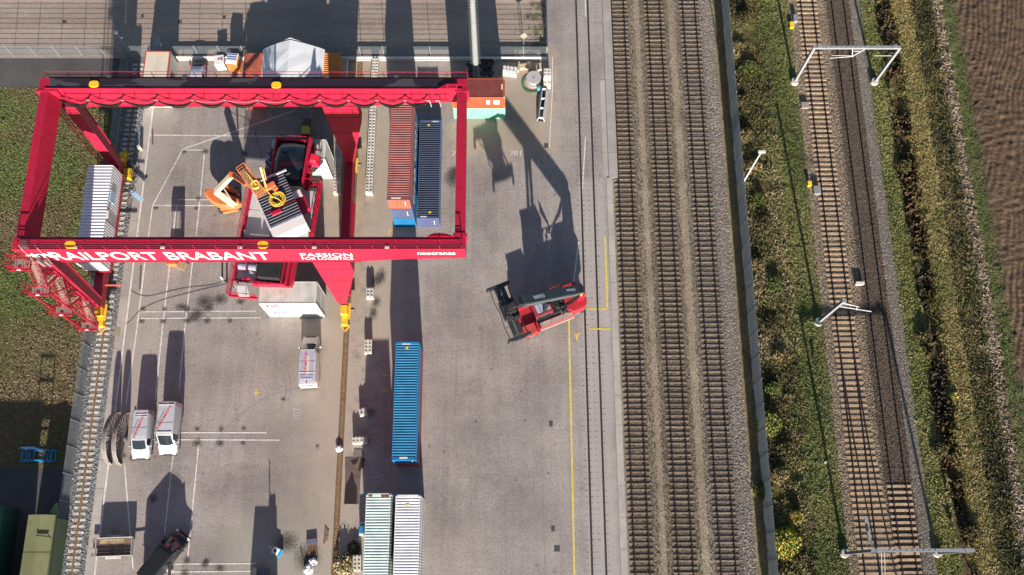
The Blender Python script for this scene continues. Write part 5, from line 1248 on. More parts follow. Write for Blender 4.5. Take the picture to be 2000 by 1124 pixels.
for k in range(40): m.cbox((R.uniform(-3.4,-1.4), R.uniform(-8.0,-4.0), R.uniform(.9,1.7)), R.uniform(.06,.5), R.uniform(.06,.3), R.uniform(.05,.4), R.uniform(0,3))
obj('small_fittings', m, CR, T, kind='stuff')
obj('white_panel', MB().hexa([(-3.3,-8.4,1.4),(-2.0,-8.3,1.4),(-1.5,-9.4,1.4),(-2.6,-9.5,1.4)], [(-3.3,-8.4,1.45),(-2.0,-8.3,1.45),(-1.5,-9.4,1.45),(-2.6,-9.5,1.45)]), WHT, T)
for s, y0, y1 in ((-1, -9.3, 2.6), (1, -4.6, 4.1)):
    m = MB(); x = s*3.85
    for h in (.3, .75, 1.2): m.box(x-.03, x+.03, y0, y1, .8+h-.025, .8+h+.025)
    n = int((y1-y0)/1.4)
    for k in range(n+1): y = y0+(y1-y0)*k/n; m.box(x-.03, x+.03, y-.03, y+.03, .3, 2.02)
    m.box(x-.05, x+.05, y0, y1, .5, .72); obj('railing', m, CR, T)
m = MB(); 
for z in (1.3, 2.0): m.box(-3.85, -.9, -9.33, -9.27, z-.03, z+.03)
m.box(-3.85, -.9, -9.4, -9.2, .45, .8)
for x in (-3.85, -2.9, -1.9, -.9): m.box(x-.03, x+.03, -9.33, -9.27, .8, 2.03)
obj('railing', m, CR, T)
m = MB()
for z in (1.3, 2.0): m.box(.8, 3.85, 4.08, 4.14, z-.03, z+.03)
m.box(.8, 3.85, 4.05, 4.2, .5, .8)
for x in (.8, 1.8, 2.8): m.box(x-.03, x+.03, 4.08, 4.14, .8, 2.03)
obj('railing', m, CR, T)
for p in ((2.8, -4.1), (-3.2, -2.2)): obj('deck_box', MB().box(p[0]-.3, p[0]+.3, p[1]-.25, p[1]+.25, .8, 1.0), GD, T)
obj('stair_hatch', MB().box(.4, 1.0, -1.5, 1.0, .8, 1.2), CRD, T, bevel=.03)
# ribbed black machinery house lying askew on it
a = Vector((-24.95, 41.1, 0)); b = Vector((-22.15, 35.45, 0)); ang = math.atan2(b.y-a.y, b.x-a.x)+math.pi/2
c = (a+b)/2
mh = thing('machinery_house', 'black ribbed machine cover with a pale end strip, lying askew on the trolley', 'machine cover', (c.x, c.y, 6.05), ang)
NV = M('cover_navy', (0.018, 0.024, 0.04), .45, .2, 1.2, spec=.4); PG = M('pale_edge', (.55, .56, .60), .5, .05, 1)
obj('body', MB().box(-1.85, 1.85, -3.2, 3.2, 0, 2.2), M('cover_side', (.38, .39, .42), .5, .08, 1), mh, bevel=.03)
obj('end_strip', MB().box(-1.85, 1.85, -3.2, -2.2, 2.2, 2.34), M('strip_white', (.66, .65, .63), .6, .04, 1), mh)
obj('edge_strip', MB().box(-1.88, -1.68, -2.2, 3.2, 2.2, 2.36), PG, mh); obj('edge_strip', MB().box(-1.68, 1.85, -2.2, -2.02, 2.2, 2.36), M('strip_blue', (.36, .40, .52), .5), mh)
for k in range(16):
    y = -1.95+k*.325
    obj('roof_rib', MB().hexa([(-1.66,y,2.2),(1.84,y,2.2),(1.84,y+.30,2.2),(-1.66,y+.30,2.2)], [(-1.66,y+.07,2.33),(1.84,y+.07,2.33),(1.84,y+.23,2.33),(-1.66,y+.23,2.33)]), NV, mh)
for k in range(16): obj('roof_rib_edge', MB().box(-1.66, 1.84, -1.95+k*.325+.052, -1.95+k*.325+.07, 2.3, 2.345), M('rib_edge', (.35, .36, .42), .4), mh)
obj('silver_tube', MB().cyl((-.8, 3.35, 2.4), (2.3, 3.35, 2.4), .14, n=12), M('silver', (.6, .6, .63), .25, metal=.6), mh)
obj('roof_line', MB().box(-1.85, 1.85, -.3, -.24, 2.35, 2.37), CRD, mh)
o = obj('hatch_box', MB().box(-1.0, 0.1, -.9, -.5, 2.35, 2.6), CR, mh, bevel=.03)
obj('side_bracket', MB().box(1.85, 2.9, -1.5, .5, .9, 1.7), CRD, mh, bevel=.04); obj('bracket_plate', MB().box(1.85, 2.7, .1, .9, 1.8, 1.9), WHT, mh)
# coiled yellow hose
p = at(541, 389, 8.5); m = MB()
for k in range(9):
    r0 = .50+.045*k+R.uniform(-.03,.03); ph = R.uniform(0, 6); ox, oy = R.uniform(-.06,.06), R.uniform(-.06,.06)
    m.tube([(p.x+ox+r0*math.cos(t), p.y+oy+r0*math.sin(t), 8.45+.05*(k % 3)+.04*math.sin(3*t+ph)) for t in np.linspace(0, 2*math.pi, 26)[:-1]], .038, 5, closed=True)
e0 = at(520, 372, 8.6); m.tube([(e0.x, e0.y, 8.7), (p.x-.5, p.y+.2, 8.6), (p.x+.1, p.y, 8.62), (p.x+.55, p.y-.35, 8.6)], .05, 6)
solo('yellow_hose', m, M('hose_yellow', (.72, .52, .06), .5, .15, 3), 'coiled yellow hose lying on the black ribbed machine cover', 'hose')
p = at(531, 365, 8.5); m = MB().cbox((p.x, p.y, 8.75), .9, .6, .5, .5).cbox((p.x+.4, p.y-.3, 8.65), .5, .4, .3, .9)
solo('orange_tool_box', m, M('tool_orange', (.65, .17, .07), .5, .2, 2), 'orange tool box next to the yellow hose coil', 'tool box', bevel=.04)
m = MB()
a_, b_ = at(509, 327, 10.5), at(520, 368, 8.8); m.bar(a_, b_, .2).bar(at(515, 330, 10.0), at(520, 352, 9.2), .08).cbox(b_, .5, .4, .3, .4)
solo('lifting_spar', m, M('spar_orange', (.62, .30, .04), .5, .2, 2), 'slim orange lifting spar leaning over the machine cover', 'lifting arm')

# ================================================================== BOOM LIFT
LO = M('lift_orange', (0.66, 0.17, 0.055), .45, .08, 1.5, dirt=((.35, .12, .06), .68)); CRM = M('lift_cream', (.70, .62, .42), .5, .08, 1.5)
bl = thing('boom_lift', 'orange articulated boom lift with cream arm left of the trolley', 'boom lift', (-31.3, 42.2, 0), math.radians(12))
obj('chassis', MB().box(-1.0, 1.0, -1.2, 1.3, .35, .95).box(-.75, .95, -1.55, -1.15, .3, .75), LO, bl, bevel=.06)
for sx in (-1, 1):
    for sy in (-1, 1): wheel(bl, sx*1.05, sy*1.0, .45, .32)
tt_ = thing('x', '', '', (0,0,0)); bpy.data.objects.remove(tt_)
m = MB()
rings = []
for z, sc_ in ((1.0, .92), (1.15, 1.0), (1.95, 1.0), (2.2, .88)):
    pts = []
    for k in range(22):
        a = 2*math.pi*k/22; x = 2.25*math.cos(a); y = .80*math.sin(a)+(-.35)*(1-(x/2.25)**2)
        pts.append(((x*sc_)*math.cos(-.55)-(y*sc_)*math.sin(-.55)-.25, (x*sc_)*math.sin(-.55)+(y*sc_)*math.cos(-.55)-.15, z))
    rings.append(pts)
obj('counterweight', m.loft(rings), LO, bl, smooth=False, bevel=.03)
m = MB(); rings = []
for z, sc_ in ((1.0, .9), (1.8, .95), (1.95, .8)):
    rings.append([((1.3*math.cos(a)*sc_)*math.cos(-.7)-(.35*math.sin(a)*sc_)*math.sin(-.7)+.55, (1.3*math.cos(a)*sc_)*math.sin(-.7)+(.35*math.sin(a)*sc_)*math.cos(-.7)+.75, z) for a in [2*math.pi*k/18 for k in range(18)]])
obj('engine_cover', m.loft(rings), LO, bl, bevel=.03)
obj('turntable', MB().cyl((0, 0, .95), (0, 0, 1.3), .7, n=20).cbox((.1, .3, 1.45), 2.2, .7, .5, -.6), BLK, bl)
def L2(px, py, z):   # world -> lift local
    p = at(px, py, z)-Vector((-31.3, 42.2, 0)); a = -math.radians(12); return Vector((p.x*math.cos(a)-p.y*math.sin(a), p.x*math.sin(a)+p.y*math.cos(a), z))
J0, J1, J2, J3 = L2(458, 402, 2.3), L2(421, 375, 3.8), L2(452, 343, 7.4), L2(480, 362, 8.6)
obj('lower_arm', MB().bar(J0, J1, .62, .36), CRM, bl, bevel=.03)
obj('upper_arm', MB().bar(J1, J2, .62, .42), CRM, bl, bevel=.03)
obj('arm_print', MB().bar(J1+(J2-J1)*.5+Vector((0,-.02,.22)), J1+(J2-J1)*.62+Vector((0,-.02,.22)), .3, .02), M('arm_black', (.03,.03,.03), .5), bl)
obj('jib', MB().bar(J2, J3, .26, .22).bar(J2+Vector((.25,.3,.1)), J3+Vector((.15,.2,.1)), .10), LO, bl, bevel=.02)
obj('cylinder', MB().bar(J0+(J1-J0)*.3+Vector((.3,.1,.1)), J1+(J2-J1)*.4, .14), M('ram_steel', (.35,.3,.25), .4, metal=.4), bl)
obj('knuckle', MB().cyl(J2+Vector((0,-.3,0)), J2+Vector((0,.3,0)), .28, n=12), LO, bl)
B0, B1 = L2(474, 332, 8.9), L2(512, 382, 8.6); d = (B1-B0).normalized(); n_ = Vector((-d.y, d.x, 0)).normalized(); wd = .5
m = MB()
for z in (0, .55, 1.1):
    for s in (-1, 1): m.bar(B0+n_*s*wd+Vector((0,0,z)), B1+n_*s*wd+Vector((0,0,z)), .05)
    for q in (B0, B1): m.bar(q-n_*wd+Vector((0,0,z)), q+n_*wd+Vector((0,0,z)), .05)
for k in range(7):
    for s in (-1, 1): q = B0+(B1-B0)*k/6+n_*s*wd; m.bar(q, q+Vector((0,0,1.1)), .045)
obj('basket', m, LO, bl); obj('basket_floor', MB().bar(B0, B1, .95, .04), M('floor_tan', (.28,.18,.10), .7, .3, 3), bl)
m = MB()
for k in range(7):
    r0 = .30+.03*k; q = B0+(B1-B0)*.72
    m.tube([(q.x+r0*math.cos(t), q.y+r0*.9*math.sin(t), q.z+.35+.1*k+.1*math.sin(2*t+k)) for t in np.linspace(0, 2*math.pi, 20)[:-1]], .03, 4, closed=True)
q = B0+(B1-B0)*.25; m.tube([q+Vector((0,0,1)), q+Vector((.3,-.4,1.2)), q+Vector((.6,-1.1,.9)), q+Vector((.9,-1.6,.7))], .035, 5)
o = solo('yellow_hose', MB(), M('hose_yellow', (.72,.52,.06), .5), '', '', loc=(0,0,0)); bpy.data.objects.remove(o)
hb = obj('hose_bundle', m, MC['hose_yellow'], bl)

# ================================================================== REACH STACKER
KR = M('stacker_red', (0.42, 0.028, 0.04), .4, .08, 1.2, spec=.5); KD = M('boom_charcoal', (0.035, 0.045, 0.055), .4, .12, .6); KB = M('stacker_black', (.018,.018,.02), .5, .3, 1.5); KG = M('deck_plate', (.36,.31,.29), .6, .15, 2)
rs = thing('reach_stacker', 'red and charcoal reach stacker with its spreader raised crosswise', 'reach stacker', (5.05, 28.95, 0), math.radians(202))
for sy in (-1, 1):
    for k in (0, 1): wheel(rs, 0, 0, .8, .6) if False else None
for sx, ys_ in ((2.75, (-1.75, -1.05, 1.05, 1.75)), (-2.8, (-1.3, 1.3))):
    for y in ys_:
        o = obj('wheel', MB().cyl((sx, y-.3, .85), (sx, y+.3, .85), .85, n=24), TYRE, rs, bevel=.06)
        obj('rim', MB().cyl((sx, y-.32, .85), (sx, y+.32, .85), .42, n=14), RIM, o)
m = MB().box(-3.7, 3.4, -.75, .75, .7, 1.5); m.box(1.9, 3.6, -2.1, 2.1, .95, 1.7); m.box(3.4, 3.9, -1.5, 1.5, .8, 1.5)
obj('chassis', m, KR, rs, bevel=.05)
obj('counterweight', MB().prism([(-4.1,-1.0),(-4.1,1.0),(-3.6,1.6),(-2.2,1.65),(-1.8,1.2),(-1.8,-1.2),(-2.2,-1.65),(-3.6,-1.6)], 1.3, 2.5), KR, rs, bevel=.12)
for s in (-1, 1):
    obj('fender', MB().box(-2.3, 1.8, s*1.45-.38, s*1.45+.38, 1.45, 1.62).box(1.8, 3.7, s*1.55-.6, s*1.55+.6, 1.75, 1.9), KR, rs, bevel=.03)
    obj('walk_plate', MB().box(-2.2, 1.6, s*1.5-.28, s*1.5+.28, 1.63, 1.67), KG, rs)
    m = MB().box(-2.2, 1.6, s*1.83-.02, s*1.83+.02, 2.35, 2.4)
    for x in (-2.2, -.9, .4, 1.6): m.box(x-.02, x+.02, s*1.83-.02, s*1.83+.02, 1.6, 2.4)
    obj('railing', m, KR, rs)
obj('body_side', MB().box(-2.3, 1.9, -1.95, 1.95, .95, 1.42), M('skirt_pale', (.24,.19,.18), .6, .1, 2), rs, bevel=.05)
obj('engine_cover', MB().box(-1.9, -.1, -.95, .95, 1.5, 2.2), KB, rs, bevel=.05)
m = MB()
for k in range(30): m.cbox((R.uniform(-2.2,.0), R.uniform(-1.2,1.4), R.uniform(2.0,2.6)), R.uniform(.05,.4), R.uniform(.05,.4), R.uniform(.05,.3), R.uniform(0,3))
obj('engine_parts', m, M('engine_mix', (.10,.09,.10), .5, .5, 3), rs, kind='stuff')
cb = obj('cab', MB().hexa([(-.0,-.95,1.5),(1.9,-.95,1.5),(1.9,.95,1.5),(0,.95,1.5)], [(.1,-.85,3.55),(1.75,-.85,3.55),(1.75,.85,3.55),(.1,.85,3.55)]), GLASS, rs, bevel=.05)
m = MB().box(.05, 1.85, -.95, -.80, 3.5, 3.64); m.box(.05, 1.85, .80, .95, 3.5, 3.64); m.box(1.7, 1.95, -.95, .95, 3.48, 3.66); m.box(0, .16, -.95, .95, 3.48, 3.66)
for x in (.05, 1.8):
    for y in (-.9, .85): m.box(x-.05, x+.05, y-.05, y+.05, 1.5, 3.5)
obj('cab_frame', m, KR, cb)
obj('cab_roof', MB().box(.16, 1.7, -.8, .8, 3.55, 3.6), M('roof_glass_blue', (.34,.39,.50), .25, .05, 2), cb)
for k in range(3): obj('roof_bar', MB().box(.4+k*.4, .45+k*.4, -.8, .8, 3.6, 3.63), M('bar_grey', (.2,.2,.24), .5), cb)
obj('ladder_box', MB().box(2.2, 3.5, 1.0, 2.1, 1.9, 2.1), M('red_plate', (.45,.06,.06), .5, .2, 2), rs)
# boom
P0, P1 = Vector((-3.65, 0, 4.0)), Vector((3.9, 0, 8.6)); bd = (P1-P0).normalized(); up = Vector((0,1,0)).cross(bd)*-1
boom = obj('boom', MB().bar(P0, P0+(P1-P0)*.93, 1.0, 1.0), KD, rs, bevel=.04)
obj('inner_boom', MB().bar(P0+(P1-P0)*.9, P1, .78, .74), KB, boom)
nrm = bd.cross(Vector((0,1,0))); nrm = -nrm if nrm.z < 0 else nrm
def boomtext(s, u, L_, h):
    o0 = P0+(P1-P0)*u+nrm*.512
    return text('lettering', s, (L_, h), M('boom_print', (.55,.60,.70), .5), boom, frame3(o0+Vector((0,-h/2,0)), bd, Vector((0,1,0))), .015, .003)
boomtext('K-Motion', .14, 1.15, .34); boomtext('KALMAR', .62, 1.45, .42)
obj('boom_edge', MB().bar(P0+nrm*.2+Vector((0,.53,0)), P0+(P1-P0)*.9+nrm*.2+Vector((0,.53,0)), .06, .3), M('edge_grey', (.10,.11,.12), .5), boom)
obj('mast_support', MB().hexa([(-3.8,-.75,1.6),(-2.8,-.75,1.6),(-2.8,.75,1.6),(-3.8,.75,1.6)], [(-3.95,-.65,4.1),(-3.3,-.65,4.1),(-3.3,.65,4.1),(-3.95,.65,4.1)]), CRD, rs, bevel=.04)
for s in (-1, 1):
    obj('lift_cylinder', MB().cyl((1.2, s*.72, 1.6), tuple(P0+(P1-P0)*.55+Vector((0, s*.62, -.4))), .17, n=12).cyl(tuple(Vector((1.2, s*.72, 1.6))*.4+(P0+(P1-P0)*.55+Vector((0, s*.62, -.4)))*.6), tuple(P0+(P1-P0)*.58+Vector((0, s*.62, -.4))), .10, n=10), KB, rs)
m = MB(); 
for k in range(5): m.tube([P0+Vector((.3+.1*k,.55,.1)), P0+Vector((1.4,.9-.1*k,-.5)), P0+Vector((2.6,.75,-.9)), P0+Vector((3.6,.5,-.2+.1*k))], .04, 5)
obj('hoses', m, CAB, rs)
obj('beacon', MB().cyl((-3.3, .7, 4.5), (-3.3, .7, 4.95), .12, n=10), LAMPY, rs)
# spreader
hx_ = 4.75; zs = 6.4
obj('rotator', MB().cyl((hx_-.1, 0, 6.8), (hx_-.1, 0, 7.5), .55, n=18).box(hx_-.7, hx_+.5, -.5, .5, 7.4, 7.8).bar((3.9,0,8.4), (4.75,0,7.6), .6, .5), KB, rs, bevel=.03)
SPR = M('spreader_dark', (.035,.038,.04), .35, .3, 2, spec=.6)
sp = obj('spreader_beam', MB().box(hx_-.55, hx_+.55, -2.7, 2.7, zs-.1, zs+.35).box(hx_-.9, hx_+.8, -.9, .9, zs, zs+.7), SPR, rs, bevel=.04)
obj('beam_strip', MB().box(hx_-.08, hx_+.12, -2.5, -1.0, zs+.36, zs+.40).box(hx_-.08, hx_+.12, 1.1, 2.6, zs+.36, zs+.40), M('worn_steel', (.16,.18,.18), .25, .3, 3, metal=.4), sp)  # paler steel strips along the top of the spreader beam
for s in (-1, 1):
    obj('end_bar', MB().prism([(hx_-1.25, s*2.95-.15), (hx_+1.25, s*2.95-.15), (hx_+1.3, s*2.95+.1), (hx_+.5, s*2.95+.28), (hx_-.5, s*2.95+.28), (hx_-1.3, s*2.95+.1)], zs-.15, zs+.3), SPR, sp, bevel=.02)
    for x in (-1.22, 1.22): obj('twist_lock', MB().cbox((hx_+x, s*2.98, zs-.3), .2, .2, .4), KB, sp)
    obj('guide_arm', MB().bar((hx_-.8, s*1.2, zs+.3), (hx_-1.0, s*2.9, zs+.1), .1), KB, sp)
m = MB()
for k in range(40): m.cbox((hx_+R.uniform(-.8,.8), R.uniform(-1.3,1.3), zs+R.uniform(.35,1.1)), R.uniform(.05,.5), R.uniform(.05,.5), R.uniform(.05,.3), R.uniform(0,3))
obj('hydraulic_parts', m, M('hydraulic_mix', (.07,.07,.075), .35, .6, 4, metal=.3), sp, kind='stuff')
m = MB().tube([(hx_+1.0,-2.8,zs+.3),(hx_+1.05,-1.4,zs+.1),(hx_+.95,0,zs+.3),(hx_+1.05,1.5,zs+.1),(hx_+1.0,2.8,zs+.3)], .04, 5); obj('hoses', m, CAB, sp)

# ================================================================== MASTS, POLES, CATENARY
def pole(name, label, cat, base, h, r0, r1, mat=GALV, n=12):
    t = thing(name, label, cat, (base.x, base.y, 0)); obj('shaft', MB().cyl((0,0,0), (0,0,h), r0, r1, n), mat, t, smooth=False); return t
PW = M('mast_paint', (.21,.225,.235), .5, .08, 1)
b = at(931, 163); t = pole('climbing_mast', 'tall pale mast with climbing rungs behind the crane corner', 'mast', b, 34, .36, .22, PW)
m = MB()
for k in range(60):
    z = 2+k*.52; m.box(-.62+z*.006, .62-z*.006, -.02, .02, z, z+.03)
obj('climbing_rungs', m, PW, t)
b = at(262, 115); t = pole('camera_mast', 'slim camera mast at the corner of the two mesh fences', 'camera mast', b, 5.5, .07, .06)
obj('camera', MB().cyl((0,0,5.45), (0,0,5.85), .2, n=12), WHT, t, bevel=.04); obj('aerial', MB().cyl((0,0,5.8), (0,0,7.4), .03, .015, 6), GALV, t)
obj('bracket', MB().box(-.35, .35, -.03, .03, 4.5, 4.56), GALV, t)
b = at(1449, 361); t = pole('lamp_post', 'white lamp post in the scrub right of the grey fence', 'lamp post', b, 8.6, .09, .06, WHT)
obj('lamp_head', MB().box(-.35, .45, -.16, .16, 8.58, 8.72), WHT, t, bevel=.04)
b = at(1023, 88); t = pole('sign_post', 'pale square sign on a pole behind the fence near the road', 'sign', b, 1.9, .04, .04)
obj('sign_board', MB().cbox((-.05, 0, 1.95), .7, .55, .04, .6), M('sign_pale', (.72,.70,.50), .5), t)
FB = M('foundation_concrete', (.40,.39,.35), .85, .1, 1); CG = M('catenary_grey', (.23,.245,.27), .5, .06, 1)
def footing(t, x, y):
    obj('footing', MB().cyl((x,y,0), (x,y,.55), .48, .42, 18), FB, t); 
def portal(label, x0, x1, y, h, xe, extra):
    t = thing('catenary_portal', label, 'catenary portal', (x0, y, 0), group='overhead line supports over the main tracks')
    for x in (0, x1-x0):
        footing(t, x, 0); m = MB()
        for s in (-1, 1): m.box(x-.14, x+.14, s*.13-.02, s*.13+.02, .5, h)
        m.box(x-.02, x+.02, -.11, .11, .5, h); obj('post', m, CG, t)
    bm = MB().box(-.2, xe-x0, -.16, .16, h-.15, h+.12); obj('beam', bm, CG, t)
    for x in (0.5, x1-x0-.6): obj('clamp', MB().box(x-.25, x+.25, -.2, .2, h+.12, h+.25), GALV, t)
    m = MB()
    for k in range(9): xx = 1.5+k*.55; m.cyl((xx, -.05, h+.12), (xx, -.05, h+.32), .05, n=6)
    obj('insulators', m, GALV, t); return t
b0 = at(1550.8, 161.4); b1 = at(1706.9, 163); h = 7.8
t = portal('catenary portal spanning both main tracks near the top of the picture', b0.x, b1.x, (b0.y+b1.y)/2, h, b1.x+.1, 0)
cx_ = 4.85
m = MB().bar((cx_-.5, 0, h-.1), (cx_+.1, 0, 5.9), .07).bar((cx_+1.1, 0, h-.1), (cx_+.1, 0, 5.9), .07).bar((cx_-.1, 0, 7.0), (cx_+.6, 0, 7.0), .05).bar((cx_-2.4, -.1, 5.7), (cx_+.2, 0, 5.9), .05).bar((cx_-2.2, .1, 5.95), (cx_+.2, .05, 5.95), .04)
obj('registration_arm', m, WHT, t); obj('registration_arm', MB().bar((cx_+2.6, .1, 5.9), (cx_+4.7, .1, 5.9), .05), M('insulator_pale', (.6,.62,.45), .5), t)
b0 = at(1648.5, 1081.5); b1 = at(1829.5, 1080.5)
t = portal('catenary portal crossing the main tracks at the bottom edge', b0.x, b1.x, (b0.y+b1.y)/2, 7.9, b1.x+.1, 0)
obj('tension_wires', MB().tube([(1.0, 0, 7.4), (.9, -3, 6.9), (.8, -8, 6.6)], .025, 5).tube([(1.3, 0, 7.4), (1.2, -3, 6.9), (1.1, -8, 6.6)], .025, 5).tube([(.5, .1, 6.5), (.55, 1.2, 6.2), (.5, 2.2, 6.0)], .05, 5), WHT, t)
obj('section_insulator', MB().box(.3, .55, .8, 1.9, 6.1, 6.3).box(.25, .6, 1.9, 3.2, 6.0, 6.08), GALV, t)
b0 = at(1597.8, 630); t = thing('catenary_mast', 'single catenary mast with short arm beside the left main track', 'catenary mast', (b0.x, b0.y, 0), group='overhead line supports over the main tracks')
footing(t, 0, 0); obj('post', MB().box(-.14,.14,.11,.15,.5,8.3).box(-.14,.14,-.15,-.11,.5,8.3).box(-.02,.02,-.11,.11,.5,8.3), CG, t)
obj('arm', MB().bar((0,0,7.6), (2.0,-.3,7.0), .06).bar((0,0,6.3), (3.6,-.5,6.0), .07).bar((1.8,-.3,6.9), (2.0,-.4,6.2), .05).bar((.1,.1,6.9),(1.4,.0,6.6),.05), WHT, t); obj('cap', MB().box(-.2,.2,-.2,.2,8.3,8.4), GALV, t)
wires = thing('overhead_wires', 'thin overhead contact wires along the main tracks', 'overhead wire', (0, 0, 0))
for x, z in ((37.75, 5.6), (41.6, 5.6)):
    obj('contact_wire', MB().tube([(x+.1*math.sin(k), -30+k*14, z) for k in range(10)], .009, 4), M('copper_wire', (.10,.08,.07), .5), wires)
    obj('carrier_wire', MB().tube([(x, -30+k*14, z+1.1-(.0 if k % 2 else .25)) for k in range(10)], .009, 4), MC['copper_wire'], wires)
# trackside boxes
def tbox(label, px, py, sx, sy, sz, mat, group=None, lid=None, rz=0.0):
    p = at(px, py); t = thing('trackside_box', label, 'trackside box', (p.x, p.y, 0), rz)
    obj('body', MB().box(-sx/2, sx/2, -sy/2, sy/2, 0, sz), mat, t, bevel=.02); obj('lid', MB().box(-sx/2-.03, sx/2+.03, -sy/2-.03, sy/2+.03, sz, sz+.05), lid or mat, t); return t
tbox('grey point machine box beside the left main track, near the top', 1552, 40, .5, .9, .5, GALV); tbox('yellow trackside box below the top grey box', 1545, 52, .45, .75, .4, YEL)
tbox('low grey cable pit box below the top portal foot', 1571, 208, .8, .7, .3, M('pit_grey', (.28,.25,.22), .8)); tbox('amber trackside box beside the left main track, mid height', 1579, 362, .4, .5, .5, YEL)
tbox('pair of grey boxes next to the amber trackside box', 1594, 374, .7, .9, .45, GALV); tbox('small pale box between the two main tracks', 1677, 556, .9, .25, .5, M('box_pale', (.62,.58,.48), .7))
# ================================================================== CONCRETE BLOCKS
BC = M('block_concrete', (.50,.48,.44), .85, .2, 1.5, world=True, tint=.15); bm = {}
def block_mesh(n, w_=.8, h_=.8, p_=.4):
    if (n, w_) not in bm:
        L = n*p_; b_ = MB().box(-w_/2, w_/2, -L/2+.01, L/2-.01, 0, h_).mesh('concrete_block'); s_ = MB()
        for i in (-1, 1):
            for k in range(n): c = (i*w_/4, -L/2+(k+.5)*p_); s_.cyl((c[0], c[1], h_), (c[0], c[1], h_+.10), .115, .085, 8)
        bm[(n, w_)] = (b_, s_.mesh('studs'))
    return bm[(n, w_)]
def block(label, x, y, n, rz=0.0, z=0.0, group=None, w_=.8, mat=BC):
    b_, s_ = block_mesh(n, w_); o = link('concrete_block', b_, mat, None, (x, y, z), rz); tag(o, label, 'concrete block', group)
    q = link('studs', s_, mat, o, kind='stuff'); return o
GB = 'studded concrete blocks set end to end in two lines'
ORD = ['first','second','third','fourth','fifth','sixth','seventh','eighth','ninth','tenth','eleventh']
for k in range(11): block(ORD[k]+' studded block from the lower end of the line beside the maroon stack', -15.28+.004*k, 43.75+k*1.6, 4, R.uniform(-.006,.006), group=GB)
for k in range(11): block(ORD[k]+' studded block from the lower end of the line partly behind the crane leg', -18.95, 43.75+k*1.6, 4, R.uniform(-.006,.006), group='studded concrete blocks in the line behind the crane leg')
block('single studded block in the sun just below the crane girder', -14.65, 31.0, 3); block('studded block upright in the shadow strip, left of the blue container', -14.6, 24.9, 4, .03)
block('small tilted studded block with dark slats beside it', -14.85, 17.75, 2, .25); block('wide studded block lying crosswise above the dark mats', -15.05, 14.75, 4, math.radians(92), w_=.7)
m = MB(); 
for k in range(5): m.box(-14.3, -13.7, 17.4+k*.18, 17.46+k*.18, 0, .08)
solo('slatted_pallet', m, M('slat_grey', (.2,.2,.23), .7), 'dark slatted pallet in shade beside the small tilted block', 'pallet')
block('lower bright block by the cable drum, beside the platform road', 5.35, 57.65, 4, z=0, w_=.85); block('upper bright block with studs by the cable drum', 5.35, 58.1, 3, z=.8, w_=.85)
o = block('grey studded block half in shade left of the pale green container', -14.75, 2.3, 4, .05, z=.0, mat=M('block_dark', (.30,.31,.33), .85, .1, 1.5)); block('pale block end sticking out left of the pale green container', -14.3, 5.4, 2, math.radians(90), mat=M('block_tan', (.6,.52,.4), .85))
p = at(711, 1036); m = MB().cbox((p.x+.1, p.y, .5), .9, .8, 1.0)
solo('blue_crate', m, M('crate_blue', (.02,.20,.42), .4, .2, 2), 'bright blue crate half hidden left of the pale green container', 'crate', bevel=.05)
p = at(710, 1023); solo('white_pipe', MB().cyl((p.x-.4, p.y, .3), (p.x+.7, p.y+.05, .3), .13, n=10), WHT, 'short white pipe above the blue crate', 'pipe')
# bundle of small blocks by the north fence
t = thing('block_bundle', 'bundle of eight white blocks strapped together at the end of the barrier', 'block bundle', (.9, 58.95, 0), math.radians(-8))
for i in range(4):
    for j in range(2): obj('block', MB().cyl((-.66+i*.42, -.2+j*.42, 0), (-.66+i*.42, -.2+j*.42, .95), .19, n=12), WHT, t)
obj('base', MB().box(-.9, .9, -.5, .5, 0, .75), BC, t)
m = MB(); mt = M('pale_timber', (.55,.42,.28), .8, .2, 2)
for (px, py, sx, sy, sz, a) in ((1022,133,.9,.6,.5,.1),(1013,134,.15,1.2,.6,-.1),(1033,130,.5,.9,.35,.2),(1053,133,.5,.9,.4,.1)):
    p = at(px, py); solo('timber_crate', MB().cbox((p.x, p.y, sz/2), sx, sy, sz, a), mt, {1022:'pale timber crate right of the block bundle', 1013:'thin upright board beside the timber crate', 1033:'weathered box between timber crate and drum', 1053:'small wooden crate above the cable drum'}[px], 'crate', bevel=.02)
# drum, hose ring, trough
p = at(1042, 160); t = thing('cable_drum', 'round grey cable drum lying flat, with green hose around it', 'cable drum', (p.x, p.y, 0))
DG = M('drum_grey', (.42,.40,.42), .7, .1, 1.5)
obj('flange', MB().cyl((0,0,.9), (0,0,1.0), .88, n=32), DG, t); obj('flange', MB().cyl((0,0,0.0), (0,0,.1), .88, n=32), DG, t); obj('core', MB().cyl((0,0,.1), (0,0,.9), .5, n=20), mt, t); obj('hub_hole', MB().cyl((0,0,1.0), (0,0,1.012), .09, n=12), BLK, t)
m = MB()
for k in range(6): r0 = 1.05+.05*k; m.tube([(p.x-.12+r0*math.cos(t_), p.y-.35+r0*math.sin(t_), .06+.03*(k % 2)) for t_ in np.linspace(0, 2*math.pi, 40)[:-1]], .03, 5, closed=True)
solo('green_hose', m, M('hose_green', (.10,.22,.10), .6, .3, 2), 'green hose coiled on the ground round the cable drum', 'hose')
p = at(1054, 176); solo('blue_bag', MB().sphere((p.x, p.y, .3), .38, 8, 6, .8), M('bag_blue', (.10,.38,.55), .6, .2, 3), 'small light blue bag between drum and trough', 'bag')
a, b = at(1063, 180), at(1056, 237); t = thing('trough', 'long grey steel trough with three dark openings beside the road', 'trough', ((a.x+b.x)/2, (a.y+b.y)/2, 0), math.atan2(b.y-a.y, b.x-a.x)+math.pi/2)
Lh = (b-a).length/2; TG = M('trough_grey', (.38,.39,.42), .6, .1, 1)
